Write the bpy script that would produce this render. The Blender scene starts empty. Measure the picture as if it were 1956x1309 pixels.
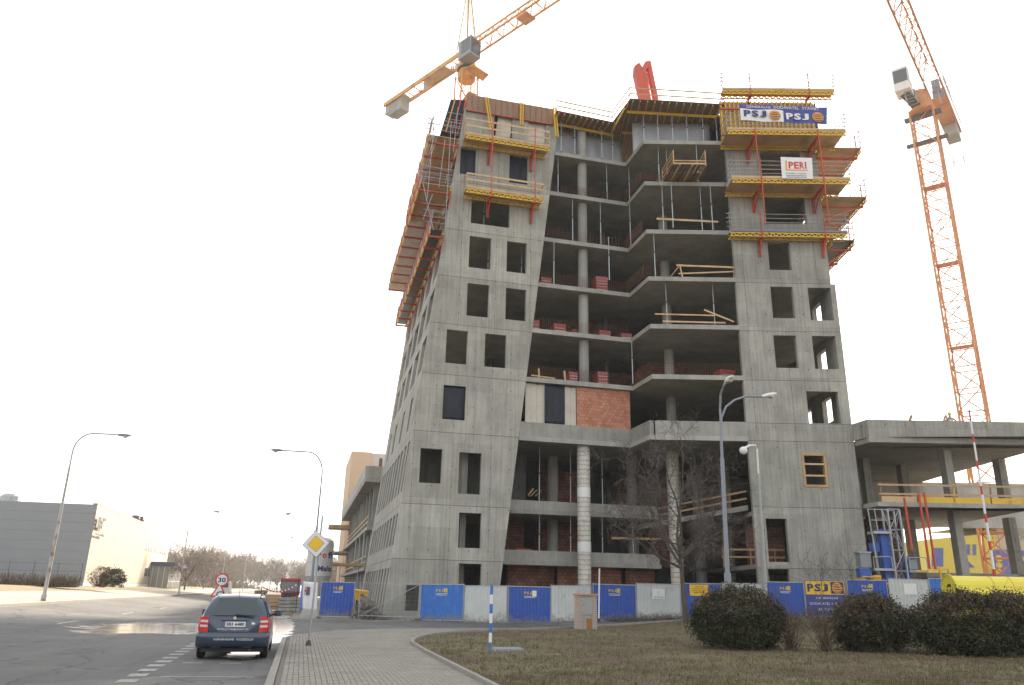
import bpy, bmesh, math, random
from mathutils import Vector, Matrix
random.seed(7)
R = math.radians
scene = bpy.context.scene
col = scene.collection

# ------------------------------------------------------------------ camera
EYE = Vector((0.0, 0.0, 1.67))
PITCH, ROLL, YAW = R(18.0), R(1.15), R(14.309)      # yaw to the right of the street axis (+Y)
FPX, CX, CY = 1467.0, 978.0, 654.5
def _axes():
    cp, sp = math.cos(PITCH), math.sin(PITCH)
    f, u, r = Vector((0, cp, sp)), Vector((0, -sp, cp)), Vector((1, 0, 0))
    c, s = math.cos(ROLL), math.sin(ROLL)
    r2, u2 = c * r + s * u, -s * r + c * u
    m = Matrix.Rotation(-YAW, 3, 'Z')
    return m @ r2, m @ u2, m @ f
AR, AU, AF = _axes()
cam = bpy.data.cameras.new('camera'); cam.sensor_width = 36.0; cam.lens = 27.0; cam.clip_end = 4000.0; cam.clip_start = 0.1
cam_o = bpy.data.objects.new('camera', cam); col.objects.link(cam_o)
cam_o.matrix_world = Matrix(((AR.x, AU.x, -AF.x, EYE.x), (AR.y, AU.y, -AF.y, EYE.y), (AR.z, AU.z, -AF.z, EYE.z), (0, 0, 0, 1)))
scene.camera = cam_o

# ------------------------------------------------------------------ sky, sun, exposure
SUN_AZ, SUN_EL = R(27.0), R(24.0)                   # hazy low sun behind the building, right of the street axis
w = bpy.data.worlds.new('World'); scene.world = w; w.use_nodes = True
nt = w.node_tree; nt.nodes.clear()
sky = nt.nodes.new('ShaderNodeTexSky'); sky.sky_type = 'NISHITA'; sky.sun_disc = False
sky.sun_elevation = SUN_EL; sky.sun_rotation = SUN_AZ; sky.altitude = 250; sky.air_density = 1.0; sky.dust_density = 3.0; sky.ozone_density = 1.0
hs = nt.nodes.new('ShaderNodeHueSaturation'); hs.inputs['Saturation'].default_value = 0.42; hs.inputs['Value'].default_value = 1.0
gm = nt.nodes.new('ShaderNodeGamma'); gm.inputs['Gamma'].default_value = 0.34      # thick haze evens the sky out
bg = nt.nodes.new('ShaderNodeBackground'); bg.inputs['Strength'].default_value = 0.15
out = nt.nodes.new('ShaderNodeOutputWorld')
nt.links.new(sky.outputs[0], hs.inputs['Color']); nt.links.new(hs.outputs[0], gm.inputs[0]); nt.links.new(gm.outputs[0], bg.inputs[0]); nt.links.new(bg.outputs[0], out.inputs[0])
sd = bpy.data.lights.new('sun', 'SUN'); sd.energy = 2.0; sd.angle = R(4.0); sd.color = (1.0, 0.86, 0.68)
so = bpy.data.objects.new('sun', sd); col.objects.link(so)
so.rotation_euler = (-(math.pi / 2 - SUN_EL), 0, -SUN_AZ); so.location = (40, 80, 60)
scene.view_settings.view_transform = 'Standard'; scene.view_settings.look = 'None'
scene.view_settings.gamma = 1.0; scene.view_settings.use_curve_mapping = False
scene.view_settings.exposure = 2.75
scene.cycles.max_bounces = 6; scene.cycles.diffuse_bounces = 4; scene.cycles.transparent_max_bounces = 8
scene.cycles.caustics_reflective = False; scene.cycles.caustics_refractive = False

# ------------------------------------------------------------------ survey helpers: photo point -> point on a plane of the place
def ray(px, py): return AF + AR * ((px - CX) / FPX) + AU * ((CY - py) / FPX)
def onpl(px, py, n, d):
    n = Vector(n); q = ray(px, py); return EYE + q * ((d - n.dot(EYE)) / n.dot(q))
def ony(px, py, Y): return onpl(px, py, (0, 1, 0), Y)
def onx(px, py, X): return onpl(px, py, (1, 0, 0), X)
def onz(px, py, Z=0.0): return onpl(px, py, (0, 0, 1), Z)
def sstep(a, b, x):
    t = min(1, max(0, (x - a) / (b - a))); return t * t * (3 - 2 * t)
def gz(x, y):
    z = 0.0
    if x < -8: z = min(1.4, 0.105 * (-8 - x))
    if x > 10: z = min(0.95, 0.032 * (x - 10)) * sstep(26, 42, y)
    return z
def ong(px, py):
    q = ray(px, py); t = 4.0
    for i in range(4000):
        p = EYE + q * t
        if p.z <= gz(p.x, p.y): return p
        t += 0.1 if t < 120 else 0.5
    return p
RO = Vector((22.7, 48.5, 0)); RU = Vector((math.cos(R(15)), -math.sin(R(15)), 0)); RN = Vector((math.sin(R(15)), math.cos(R(15)), 0))
def rp(u, v, z): return RO + RU * u + RN * v + Vector((0, 0, z))     # frame of the right block: u along its front, v inwards
def onr(px, py, off=0.0): return onpl(px, py, RN, RN.dot(RO) + off)
def ruz(px, py, off=0.0):
    p = onr(px, py, off); return ((p - RO).dot(RU), p.z)

# ------------------------------------------------------------------ mesh helpers
ORG = {}
class MB:
    def __init__(s): s.v = []; s.f = []
    def add(s, vs, fs):
        b = len(s.v); s.v += [Vector(p) for p in vs]; s.f += [tuple(i + b for i in f) for f in fs]; return s
    def poly(s, pts): return s.add(pts, [tuple(range(len(pts)))])
    def hexa(s, a, b):          # a: 4 bottom pts ccw seen from top, b: 4 top pts
        return s.add(list(a) + list(b), [(3, 2, 1, 0), (4, 5, 6, 7), (0, 1, 5, 4), (1, 2, 6, 5), (2, 3, 7, 6), (3, 0, 4, 7)])
    def box(s, x0, x1, y0, y1, z0, z1):
        return s.hexa([(x0, y0, z0), (x1, y0, z0), (x1, y1, z0), (x0, y1, z0)], [(x0, y0, z1), (x1, y0, z1), (x1, y1, z1), (x0, y1, z1)])
    def rbox(s, u0, u1, v0, v1, z0, z1):    # box in the right block frame
        return s.hexa([rp(u0, v0, z0), rp(u1, v0, z0), rp(u1, v1, z0), rp(u0, v1, z0)], [rp(u0, v0, z1), rp(u1, v0, z1), rp(u1, v1, z1), rp(u0, v1, z1)])
    def prism(s, pts, ext):     # planar polygon extruded by vector
        n = len(pts); e = Vector(ext); a = [Vector(p) for p in pts]
        fs = [tuple(range(n - 1, -1, -1)), tuple(range(n, 2 * n))] + [(i, (i + 1) % n, n + (i + 1) % n, n + i) for i in range(n)]
        return s.add(a + [p + e for p in a], fs)
    def bar(s, p, q, w, h=None, up=(0, 0, 1)):      # rectangular bar from p to q
        h = h or w; p = Vector(p); q = Vector(q); d = (q - p).normalized(); up = Vector(up)
        if abs(d.dot(up)) > 0.98: up = Vector((0, 1, 0)) if abs(d.y) < 0.9 else Vector((1, 0, 0))
        x = d.cross(up).normalized() * (w / 2); y = x.cross(d).normalized() * (h / 2)
        return s.hexa([p - x - y, p + x - y, q + x - y, q - x - y], [p - x + y, p + x + y, q + x + y, q - x + y])
    def tube(s, p, q, r, r2=None, n=6, cap=True):
        r2 = r if r2 is None else r2; p = Vector(p); q = Vector(q); d = (q - p).normalized()
        a = d.cross(Vector((0, 0, 1)) if abs(d.z) < 0.95 else Vector((1, 0, 0))).normalized(); b = d.cross(a)
        A = [p + (a * math.cos(t) + b * math.sin(t)) * r for t in [2 * math.pi * i / n for i in range(n)]]
        B = [q + (a * math.cos(t) + b * math.sin(t)) * r2 for t in [2 * math.pi * i / n for i in range(n)]]
        fs = [(i, i + n, (i + 1) % n + n, (i + 1) % n) for i in range(n)]
        if cap: fs += [tuple(range(n)), tuple(range(2 * n - 1, n - 1, -1))]
        return s.add(A + B, fs)
    def path(s, pts, r, n=6):
        pts = [Vector(p) for p in pts]; rs = r if isinstance(r, (list, tuple)) else [r] * len(pts); rings = []
        a = None
        for i, p in enumerate(pts):
            d = (pts[min(i + 1, len(pts) - 1)] - pts[max(i - 1, 0)]).normalized()
            if a is None: a = d.cross(Vector((0, 0, 1)) if abs(d.z) < 0.9 else Vector((1, 0, 0))).normalized()
            else: a = (a - d * a.dot(d)).normalized()
            b = d.cross(a); rings.append([p + (a * math.cos(t) + b * math.sin(t)) * rs[i] for t in [2 * math.pi * k / n for k in range(n)]])
        vs = [q for g in rings for q in g]
        fs = [(i * n + k, (i + 1) * n + k, (i + 1) * n + (k + 1) % n, i * n + (k + 1) % n) for i in range(len(pts) - 1) for k in range(n)]
        fs += [tuple(range(n)), tuple(range(len(vs) - 1, len(vs) - n - 1, -1))]
        return s.add(vs, fs)
    def lathe(s, c, prof, n=20):    # prof: (r, z) list
        c = Vector(c); vs = [c + Vector((r * math.cos(2 * math.pi * k / n), r * math.sin(2 * math.pi * k / n), z)) for r, z in prof for k in range(n)]
        fs = [(i * n + k, i * n + (k + 1) % n, (i + 1) * n + (k + 1) % n, (i + 1) * n + k) for i in range(len(prof) - 1) for k in range(n)]
        fs += [tuple(range(n - 1, -1, -1)), tuple(range(len(vs) - n, len(vs)))]
        return s.add(vs, fs)
    def build(s, name, m, parent=None, smooth=False, kind=None):
        o_ = ORG.get(parent.name, Vector((0, 0, 0))) if parent else Vector((0, 0, 0))
        me = bpy.data.meshes.new(name); me.from_pydata([tuple(p - o_) for p in s.v], [], s.f); me.materials.append(m)
        if smooth: me.polygons.foreach_set('use_smooth', [True] * len(me.polygons))
        ob = bpy.data.objects.new(name, me); col.objects.link(ob)
        if parent: ob.parent = parent
        ORG[ob.name] = o_
        if kind: ob['kind'] = kind
        return ob
def thing(name, label, cat, loc=(0, 0, 0), group=None):
    o = bpy.data.objects.new(name, None); col.objects.link(o); o.location = loc; o.empty_display_size = 0.3
    ORG[o.name] = Vector(loc); tag(o, label, cat, group); return o
def tag(o, label=None, cat=None, group=None, kind=None):
    if label: o['label'] = label
    if cat: o['category'] = cat
    if group: o['group'] = group
    if kind: o['kind'] = kind
    return o
def copy_tree(o, parent=None, label=None, loc=None, rz=None, sc=None):
    c = o.copy(); col.objects.link(c); c.parent = parent
    for ch in list(o.children): copy_tree(ch, c)
    if label: c['label'] = label
    if loc is not None: c.location = loc
    if rz is not None: c.rotation_euler = (0, 0, rz)
    if sc is not None: c.scale = sc
    return c
def text_obj(body, size, origin, ux, uz, m, name, parent, width=None, thick=0.004, bold=0.0, shear=0.0):
    cu = bpy.data.curves.new('t', 'FONT'); cu.body = body; cu.size = 1.0; cu.extrude = 0.0; cu.resolution_u = 2; cu.offset = bold; cu.shear = shear
    ob = bpy.data.objects.new('t', cu); col.objects.link(ob); dg = bpy.context.evaluated_depsgraph_get(); dg.update()
    me = bpy.data.meshes.new_from_object(ob.evaluated_get(dg)); bpy.data.objects.remove(ob); bpy.data.curves.remove(cu)
    xs = [v.co.x for v in me.vertices]; ys = [v.co.y for v in me.vertices]
    if not xs: return None
    x0, x1, y0, y1 = min(xs), max(xs), min(ys), max(ys)
    sx = size / max(1e-6, (y1 - y0)); sy = sx
    if width: sx = width / (x1 - x0)
    ux, uz, origin = Vector(ux).normalized(), Vector(uz).normalized(), Vector(origin); n = ux.cross(uz)
    off = ORG.get(parent.name, Vector((0, 0, 0))) if parent else Vector((0, 0, 0))
    for v in me.vertices: v.co = origin + ux * ((v.co.x - x0) * sx) + uz * ((v.co.y - y0) * sy) + n * thick - off
    me.name = name; me.materials.clear(); me.materials.append(m)
    o2 = bpy.data.objects.new(name, me); col.objects.link(o2); o2.parent = parent; ORG[o2.name] = off
    return o2
def word(body, h, o, ux, uz, m, parent, width, bold=.04, gap=.08):
    # big lettering: each letter a piece of its own
    ws = [.3 if ch == 'I' else 1.0 for ch in body]; w1 = width / (sum(ws) + gap * 1.5 * (len(body) - 1)); ux = Vector(ux).normalized(); x = 0.0
    for ch, k in zip(body, ws): text_obj(ch, h, Vector(o) + ux * x, ux, uz, m, 'letter', parent, width=w1 * k, bold=bold); x += w1 * (k + gap * 1.5)
def grid_wall(mb, xs, zs, holes, front, back):
    """xs/zs: sorted lists (entries of xs may be functions of z); holes: (x0,x1,z0,z1); front/back map (x,z)->point"""
    def ev(x, z): return x(z) if callable(x) else x
    nx, nz = len(xs) - 1, len(zs) - 1
    solid = [[True] * nz for _ in range(nx)]
    for i in range(nx):
        for j in range(nz):
            zc = (zs[j] + zs[j + 1]) / 2; xc = (ev(xs[i], zc) + ev(xs[i + 1], zc)) / 2
            for h in holes:
                if h[0] < xc < h[1] and h[2] < zc < h[3]: solid[i][j] = False
    idx = {}
    def vid(i, j, b):
        k = (i, j, b)
        if k not in idx:
            idx[k] = len(mb.v); x = ev(xs[i], zs[j]); mb.v.append(Vector((back if b else front)(x, zs[j])))
        return idx[k]
    for i in range(nx):
        for j in range(nz):
            if not solid[i][j]: continue
            F = [vid(i, j, 0), vid(i + 1, j, 0), vid(i + 1, j + 1, 0), vid(i, j + 1, 0)]
            B = [vid(i, j, 1), vid(i + 1, j, 1), vid(i + 1, j + 1, 1), vid(i, j + 1, 1)]
            mb.f.append(tuple(F)); mb.f.append(tuple(reversed(B)))
            for di, dj, e in ((-1, 0, (3, 0)), (1, 0, (1, 2)), (0, -1, (0, 1)), (0, 1, (2, 3))):
                a, b = i + di, j + dj
                if 0 <= a < nx and 0 <= b < nz and solid[a][b]: continue
                mb.f.append((F[e[1]], F[e[0]], B[e[0]], B[e[1]]))
    return mb
def cuts(lo, hi, holes, k0, k1):
    s = {lo, hi}
    if callable(lo): s = set()
    for h in holes: s.add(round(h[k0], 4)); s.add(round(h[k1], 4))
    return s

# ------------------------------------------------------------------ materials
def nodes(name):
    m = bpy.data.materials.new(name); m.use_nodes = True; t = m.node_tree; b = t.nodes['Principled BSDF']; return m, t, b
def pm(name, c1, c2=None, scale=6.0, rough=0.7, bump=0.0, metal=0.0, stretch=(1, 1, 1), c3=None, s3=1.0, f3=(0.5, 0.7), spec=None, bscale=None, detail=6):
    m, t, b = nodes(name); L = t.links.new
    b.inputs['Roughness'].default_value = rough; b.inputs['Metallic'].default_value = metal
    if spec is not None: b.inputs['Specular IOR Level'].default_value = spec
    b.inputs['Base Color'].default_value = (*c1, 1)
    if c2 is None and not bump: return m
    tc = t.nodes.new('ShaderNodeTexCoord'); mp = t.nodes.new('ShaderNodeMapping'); mp.inputs['Scale'].default_value = stretch
    L(tc.outputs['Object'], mp.inputs[0])
    n = t.nodes.new('ShaderNodeTexNoise'); n.inputs['Scale'].default_value = scale; n.inputs['Detail'].default_value = detail; n.inputs['Roughness'].default_value = 0.65
    L(mp.outputs[0], n.inputs[0])
    if c2 is not None:
        r_ = t.nodes.new('ShaderNodeValToRGB'); r_.color_ramp.elements[0].position = 0.32; r_.color_ramp.elements[1].position = 0.68
        r_.color_ramp.elements[0].color = (*c1, 1); r_.color_ramp.elements[1].color = (*c2, 1); L(n.outputs[0], r_.inputs[0]); last = r_.outputs[0]
        if c3 is not None:
            n3 = t.nodes.new('ShaderNodeTexNoise'); n3.inputs['Scale'].default_value = s3; n3.inputs['Detail'].default_value = 5; L(tc.outputs['Object'], n3.inputs[0])
            r3 = t.nodes.new('ShaderNodeValToRGB'); r3.color_ramp.elements[0].position = f3[0]; r3.color_ramp.elements[1].position = f3[1]; L(n3.outputs[0], r3.inputs[0])
            mx = t.nodes.new('ShaderNodeMix'); mx.data_type = 'RGBA'; L(r3.outputs[0], mx.inputs[0]); L(last, mx.inputs[6]); mx.inputs[7].default_value = (*c3, 1); last = mx.outputs[2]
        L(last, b.inputs['Base Color'])
    if bump:
        bn = t.nodes.new('ShaderNodeBump'); bn.inputs['Strength'].default_value = bump; bn.inputs['Distance'].default_value = 0.02
        if bscale:
            n4 = t.nodes.new('ShaderNodeTexNoise'); n4.inputs['Scale'].default_value = bscale; n4.inputs['Detail'].default_value = 5; L(tc.outputs['Object'], n4.inputs[0]); L(n4.outputs[0], bn.inputs['Height'])
        else: L(n.outputs[0], bn.inputs['Height'])
        L(bn.outputs[0], b.inputs['Normal'])
    return m
def concrete(name, base, boards=0.5, seed=0.0, stain=0.5, dark=0.72, panels=True, ang=0.0):
    """cast concrete: vertical formwork-board streaks, cloudy patches, rain stains, tie holes"""
    m, t, b = nodes(name); L = t.links.new; N = t.nodes.new
    b.inputs['Roughness'].default_value = 0.85; b.inputs['Specular IOR Level'].default_value = 0.25
    tc = N('ShaderNodeTexCoord'); mr = N('ShaderNodeMapping'); mr.inputs['Rotation'].default_value = (0, 0, ang); mr.inputs['Location'].default_value = (seed, seed * 0.7, seed * 0.3); L(tc.outputs['Object'], mr.inputs[0])
    def noise(scale, st, det=6, ro=0.6):
        mp = N('ShaderNodeMapping'); mp.inputs['Scale'].default_value = st; L(mr.outputs[0], mp.inputs[0])
        n = N('ShaderNodeTexNoise'); n.inputs['Scale'].default_value = scale; n.inputs['Detail'].default_value = det; n.inputs['Roughness'].default_value = ro; L(mp.outputs[0], n.inputs[0]); return n.outputs[0]
    def ramp(i, a, ca, z, cz):
        r_ = N('ShaderNodeValToRGB'); e = r_.color_ramp.elements; e[0].position = a; e[1].position = z; e[0].color = (ca, ca, ca, 1); e[1].color = (cz, cz, cz, 1); L(i, r_.inputs[0]); return r_.outputs[0]
    def mul(a, c):
        mx = N('ShaderNodeMix'); mx.data_type = 'RGBA'; mx.blend_type = 'MULTIPLY'; mx.inputs[0].default_value = 1.0; L(a, mx.inputs[6]); L(c, mx.inputs[7]); return mx.outputs[2]
    cloud = ramp(noise(0.6, (1, 1, 0.7), 9, 0.7), 0.32, dark * .94, 0.66, 1.12)
    board = ramp(noise(7.0, (1, 1, 0.035), 3, 0.5), 0.36, 1 - 0.34 * boards, 0.62, 1.0 + 0.08 * boards)
    drip = ramp(noise(2.2, (1, 1, 0.07), 6, 0.7), 0.30, 1 - 0.35 * stain, 0.5, 1.0)
    grit = ramp(noise(18.0, (1, 1, 1), 4, 0.7), 0.3, 0.90, 0.7, 1.06)
    rgb = N('ShaderNodeRGB'); rgb.outputs[0].default_value = (*base, 1)
    oi = N('ShaderNodeObjectInfo'); pour = ramp(oi.outputs['Random'], 0.0, 0.88, 1.0, 1.08)
    c = mul(mul(mul(mul(mul(rgb.outputs[0], cloud), board), drip), grit), pour)
    rs = ramp(noise(1.1, (1, 1, 0.12), 7, 0.75), 0.66, 0.0, 0.80, 0.55); rm = N('ShaderNodeMix'); rm.data_type = 'RGBA'; L(rs, rm.inputs[0]); L(c, rm.inputs[6]); rm.inputs[7].default_value = (base[0] * .78, base[1] * .66, base[2] * .5, 1); c = rm.outputs[2]
    if panels:
        sp = N('ShaderNodeSeparateXYZ'); L(mr.outputs[0], sp.inputs[0])
        def M(op, a, bb=None):
            q = N('ShaderNodeMath'); q.operation = op
            for k, x in enumerate((a, bb)):
                if x is None: continue
                if isinstance(x, (int, float)): q.inputs[k].default_value = x
                else: L(x, q.inputs[k])
            return q.outputs[0]
        # tie holes on a 1.35 x 1.4 m lattice, formwork panel edges every 2.7 m
        hx = M('PINGPONG', sp.outputs[0], 0.675); hz = M('PINGPONG', sp.outputs[2], 0.7)
        dd = M('SQRT', M('ADD', M('MULTIPLY', hx, hx), M('MULTIPLY', hz, hz)))
        c = mul(c, ramp(dd, 0.03, 0.35, 0.055, 1.0))
        jx = M('PINGPONG', sp.outputs[0], 1.35); c = mul(c, ramp(M('ADD', jx, M('MULTIPLY', noise(1.5, (1, 1, 1)), 0.01)), 0.012, 0.66, 0.03, 1.0))
    if panels:
        # each formwork panel left its own tone
        fx = M('FLOOR', M('DIVIDE', sp.outputs[0], 2.7)); fz = M('FLOOR', M('DIVIDE', sp.outputs[2], 1.9)); cv = N('ShaderNodeCombineXYZ'); L(fx, cv.inputs[0]); L(fz, cv.inputs[2]); wn_ = N('ShaderNodeTexWhiteNoise'); L(cv.outputs[0], wn_.inputs['Vector']); c = mul(c, ramp(wn_.outputs['Value'], 0.0, 0.9, 1.0, 1.06))
        jz = M('PINGPONG', sp.outputs[2], 1.9); c = mul(c, ramp(M('ADD', jz, M('MULTIPLY', noise(2.5, (1, 1, 1)), 0.03)), 0.014, 0.78, 0.035, 1.0))
    L(c, b.inputs['Base Color'])
    bn = N('ShaderNodeBump'); bn.inputs['Strength'].default_value = 0.35; bn.inputs['Distance'].default_value = 0.02; L(board, bn.inputs['Height']); L(bn.outputs[0], b.inputs['Normal'])
    return m
def brickmat(name, c1, c2, mortar, bw=0.25, bh=0.24, rot=0.0):
    m, t, b = nodes(name); L = t.links.new; N = t.nodes.new; b.inputs['Roughness'].default_value = 0.9
    tc = N('ShaderNodeTexCoord'); mp = N('ShaderNodeMapping'); mp.inputs['Rotation'].default_value = (R(90), 0, rot); L(tc.outputs['Object'], mp.inputs[0])
    br = N('ShaderNodeTexBrick'); br.inputs['Color1'].default_value = (*c1, 1); br.inputs['Color2'].default_value = (*c2, 1); br.inputs['Mortar'].default_value = (*mortar, 1)
    br.inputs['Scale'].default_value = 1.0; br.inputs['Brick Width'].default_value = bw; br.inputs['Row Height'].default_value = bh; br.inputs['Mortar Size'].default_value = 0.02; br.inputs['Bias'].default_value = 0.0
    L(mp.outputs[0], br.inputs[0]); nz = N('ShaderNodeTexNoise'); nz.inputs['Scale'].default_value = 1.3; nz.inputs['Detail'].default_value = 6; L(tc.outputs['Object'], nz.inputs[0]); nr = N('ShaderNodeMapRange'); nr.inputs['From Min'].default_value = .3; nr.inputs['From Max'].default_value = .7; nr.inputs['To Min'].default_value = .55; nr.inputs['To Max'].default_value = 1.2; L(nz.outputs[0], nr.inputs['Value']); vm = N('ShaderNodeVectorMath'); vm.operation = 'SCALE'; L(br.outputs[0], vm.inputs[0]); L(nr.outputs[0], vm.inputs['Scale']); L(vm.outputs[0], b.inputs['Base Color'])
    bn = N('ShaderNodeBump'); bn.inputs['Strength'].default_value = 0.6; bn.inputs['Distance'].default_value = 0.02; bn.invert = True; L(br.outputs['Fac'], bn.inputs['Height']); L(bn.outputs[0], b.inputs['Normal'])
    return m
def leafmat(name, c1, c2):
    m, t, b = nodes(name); L = t.links.new; N = t.nodes.new
    g = N('ShaderNodeNewGeometry'); r_ = N('ShaderNodeValToRGB'); r_.color_ramp.elements[0].color = (*c1, 1); r_.color_ramp.elements[1].color = (*c2, 1)
    L(g.outputs['Random Per Island'], r_.inputs[0]); L(r_.outputs[0], b.inputs['Base Color']); b.inputs['Roughness'].default_value = 0.7; b.inputs['Specular IOR Level'].default_value = 0.25
    return m
M = {}
M['conc'] = concrete('concrete_cast', (0.425, 0.408, 0.355), 0.42, 0.0, 0.45, 0.78)
M['conc_side'] = concrete('concrete_side', (0.36, 0.352, 0.315), 0.22, 3.1, 0.3, 0.8, panels=False)
M['conc_r'] = concrete('concrete_right', (0.385, 0.372, 0.328), 0.45, 8.3, 0.45, 0.78, ang=R(15))
M['conc_slab'] = concrete('concrete_slab', (0.36, 0.348, 0.312), 0.3, 5.7, 0.25, 0.78, panels=False)
M['conc_pale'] = concrete('concrete_pale', (0.40, 0.39, 0.36), 0.2, 2.7, 0.4, 0.82, panels=False)
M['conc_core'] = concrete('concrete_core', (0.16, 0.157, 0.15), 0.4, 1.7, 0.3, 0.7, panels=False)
M['conc_col'] = concrete('concrete_column', (0.36, 0.35, 0.32), 0.15, 4.4, 0.4, 0.8, panels=False)
M['tube_sleeve'] = pm('column_sleeve', (0.62, 0.60, 0.54), (0.50, 0.47, 0.40), 1.6, 0.45, c3=(0.33, 0.27, 0.18), s3=3.0, f3=(0.55, 0.8))
M['seam'] = pm('sleeve_seam', (0.10, 0.07, 0.04), (0.2, 0.14, 0.08), 8, 0.8)
M['brick'] = pm('hollow_brick', (0.52, 0.22, 0.13), (0.42, 0.17, 0.10), 3.0, 0.9, 0.3, c3=(0.55, 0.30, 0.2), s3=1.4)
M['brick2'] = pm('hollow_brick_pale', (0.56, 0.26, 0.16), (0.49, 0.21, 0.13), 3.0, 0.9, 0.3)
M['brick3'] = pm('hollow_brick_dark', (0.46, 0.19, 0.11), (0.40, 0.155, 0.095), 3.0, 0.9, 0.3)
M['mortar'] = pm('mortar', (0.36, 0.33, 0.30), (0.26, 0.24, 0.22), 8, 0.95)
M['brickwall'] = brickmat('brick_wall', (0.30, 0.125, 0.075), (0.20, 0.085, 0.055), (0.075, 0.062, 0.055), bw=0.38)
M['brickwall_side'] = brickmat('brick_wall_side', (0.40, 0.155, 0.085), (0.30, 0.11, 0.06), (0.10, 0.08, 0.07), rot=R(90))
M['wood'] = pm('timber', (0.52, 0.34, 0.17), (0.42, 0.26, 0.12), 5, 0.75, 0.15, stretch=(1, 1, 6), c3=(0.33, 0.23, 0.14), s3=1.2)
M['woodpale'] = pm('timber_fresh', (0.62, 0.44, 0.24), (0.52, 0.34, 0.17), 4, 0.75, 0.1, c3=(0.42, 0.29, 0.16), s3=0.9)
M['woodgrey'] = pm('timber_weathered', (0.30, 0.22, 0.14), (0.22, 0.16, 0.10), 5, 0.85, 0.2)
M['ply'] = pm('plywood_brown', (0.55, 0.38, 0.22), (0.47, 0.31, 0.17), 2.0, 0.6, c3=(0.36, 0.24, 0.14), s3=0.8)
M['plydark'] = pm('plywood_film_dark', (0.06, 0.06, 0.065), (0.10, 0.095, 0.09), 2.0, 0.45)
M['yellow'] = pm('girder_yellow', (0.72, 0.46, 0.03), (0.60, 0.36, 0.03), 2.5, 0.55, c3=(0.40, 0.25, 0.05), s3=1.6, f3=(0.58, 0.75))
M['red'] = pm('steel_red', (0.60, 0.075, 0.03), (0.48, 0.06, 0.03), 3.0, 0.45, c3=(0.30, 0.07, 0.04), s3=1.2)
M['steel'] = pm('galvanised_steel', (0.42, 0.44, 0.45), (0.30, 0.31, 0.32), 4, 0.5, metal=0.35)
M['prop'] = pm('prop_steel_pale', (0.42, 0.50, 0.50), (0.32, 0.38, 0.38), 4, 0.5, metal=0.2)
M['darksteel'] = pm('steel_dark', (0.05, 0.05, 0.055), (0.08, 0.075, 0.07), 4, 0.5, metal=0.3)
M['rust'] = pm('rebar_rust', (0.20, 0.085, 0.045), (0.13, 0.06, 0.035), 6, 0.9)
M['tarpdark'] = pm('tarp_dark_blue', (0.010, 0.013, 0.022), (0.018, 0.022, 0.032), 1.5, 0.5, 0.5, spec=0.3)
M['tarpgrey'] = pm('tarp_grey', (0.40, 0.405, 0.43), (0.32, 0.325, 0.35), 0.9, 0.6, 0.5)
M['tarpcream'] = pm('tarp_cream', (0.55, 0.50, 0.42), (0.45, 0.40, 0.33), 1.0, 0.7, 0.4)
M['banner_blue'] = pm('banner_blue', (0.045, 0.06, 0.25), (0.06, 0.075, 0.28), 1.2, 0.6)
M['banner_white'] = pm('banner_white', (0.78, 0.77, 0.76), (0.68, 0.67, 0.67), 1.2, 0.6)
M['white'] = pm('white_paint', (0.76, 0.76, 0.74), (0.68, 0.68, 0.66), 2.0, 0.45)
M['ink_blue'] = pm('ink_blue', (0.03, 0.035, 0.13), rough=0.6)
M['ink_red'] = pm('ink_red', (0.55, 0.04, 0.03), rough=0.6)
M['ink_orange'] = pm('ink_orange', (0.75, 0.34, 0.03), rough=0.6)
M['ink_grey'] = pm('ink_grey', (0.2, 0.2, 0.22), rough=0.6)
M['ball'] = pm('ball_print', (0.62, 0.33, 0.08), (0.42, 0.15, 0.05), 2.2, 0.6, stretch=(0.3, 0.3, 4))
M['fblue'] = pm('fence_blue', (0.02, 0.075, 0.36), (0.03, 0.095, 0.42), 1.3, 0.4, c3=(0.04, 0.09, 0.30), s3=2.5)
M['fblue2'] = pm('fence_blue_faded', (0.03, 0.14, 0.48), (0.04, 0.17, 0.52), 1.3, 0.45, c3=(0.06, 0.2, 0.5), s3=2.5)
M['fwhite'] = pm('fence_white', (0.56, 0.58, 0.56), (0.47, 0.49, 0.47), 1.1, 0.5, c3=(0.36, 0.36, 0.33), s3=1.5, f3=(0.55, 0.8))
def muddy(m, top=0.55):
    # mud thrown up against the foot of the panels
    t = m.node_tree; b = t.nodes['Principled BSDF']; L = t.links.new; N = t.nodes.new; src = b.inputs['Base Color'].links[0].from_socket
    tc = N('ShaderNodeTexCoord'); sp = N('ShaderNodeSeparateXYZ'); L(tc.outputs['Object'], sp.inputs[0]); n = N('ShaderNodeTexNoise'); n.inputs['Scale'].default_value = 5.0; n.inputs['Detail'].default_value = 8; L(tc.outputs['Object'], n.inputs[0])
    a = N('ShaderNodeMath'); a.operation = 'MULTIPLY_ADD'; L(n.outputs[0], a.inputs[0]); a.inputs[1].default_value = -1.3; L(sp.outputs[2], a.inputs[2]); r_ = N('ShaderNodeMapRange'); r_.inputs['From Min'].default_value = -.62; r_.inputs['From Max'].default_value = top - .75; r_.inputs['To Min'].default_value = .8; r_.inputs['To Max'].default_value = 0.0; L(a.outputs[0], r_.inputs['Value'])
    mx = N('ShaderNodeMix'); mx.data_type = 'RGBA'; L(r_.outputs[0], mx.inputs[0]); L(src, mx.inputs[6]); mx.inputs[7].default_value = (.20, .175, .14, 1); L(mx.outputs[2], b.inputs['Base Color'])
for k_ in ('fblue', 'fblue2', 'fwhite'): muddy(M[k_])
M['gold'] = pm('print_gold', (0.62, 0.45, 0.10), (0.5, 0.36, 0.1), 5, 0.6)
M['signyellow'] = pm('sign_yellow', (0.80, 0.50, 0.02), rough=0.4)
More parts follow.
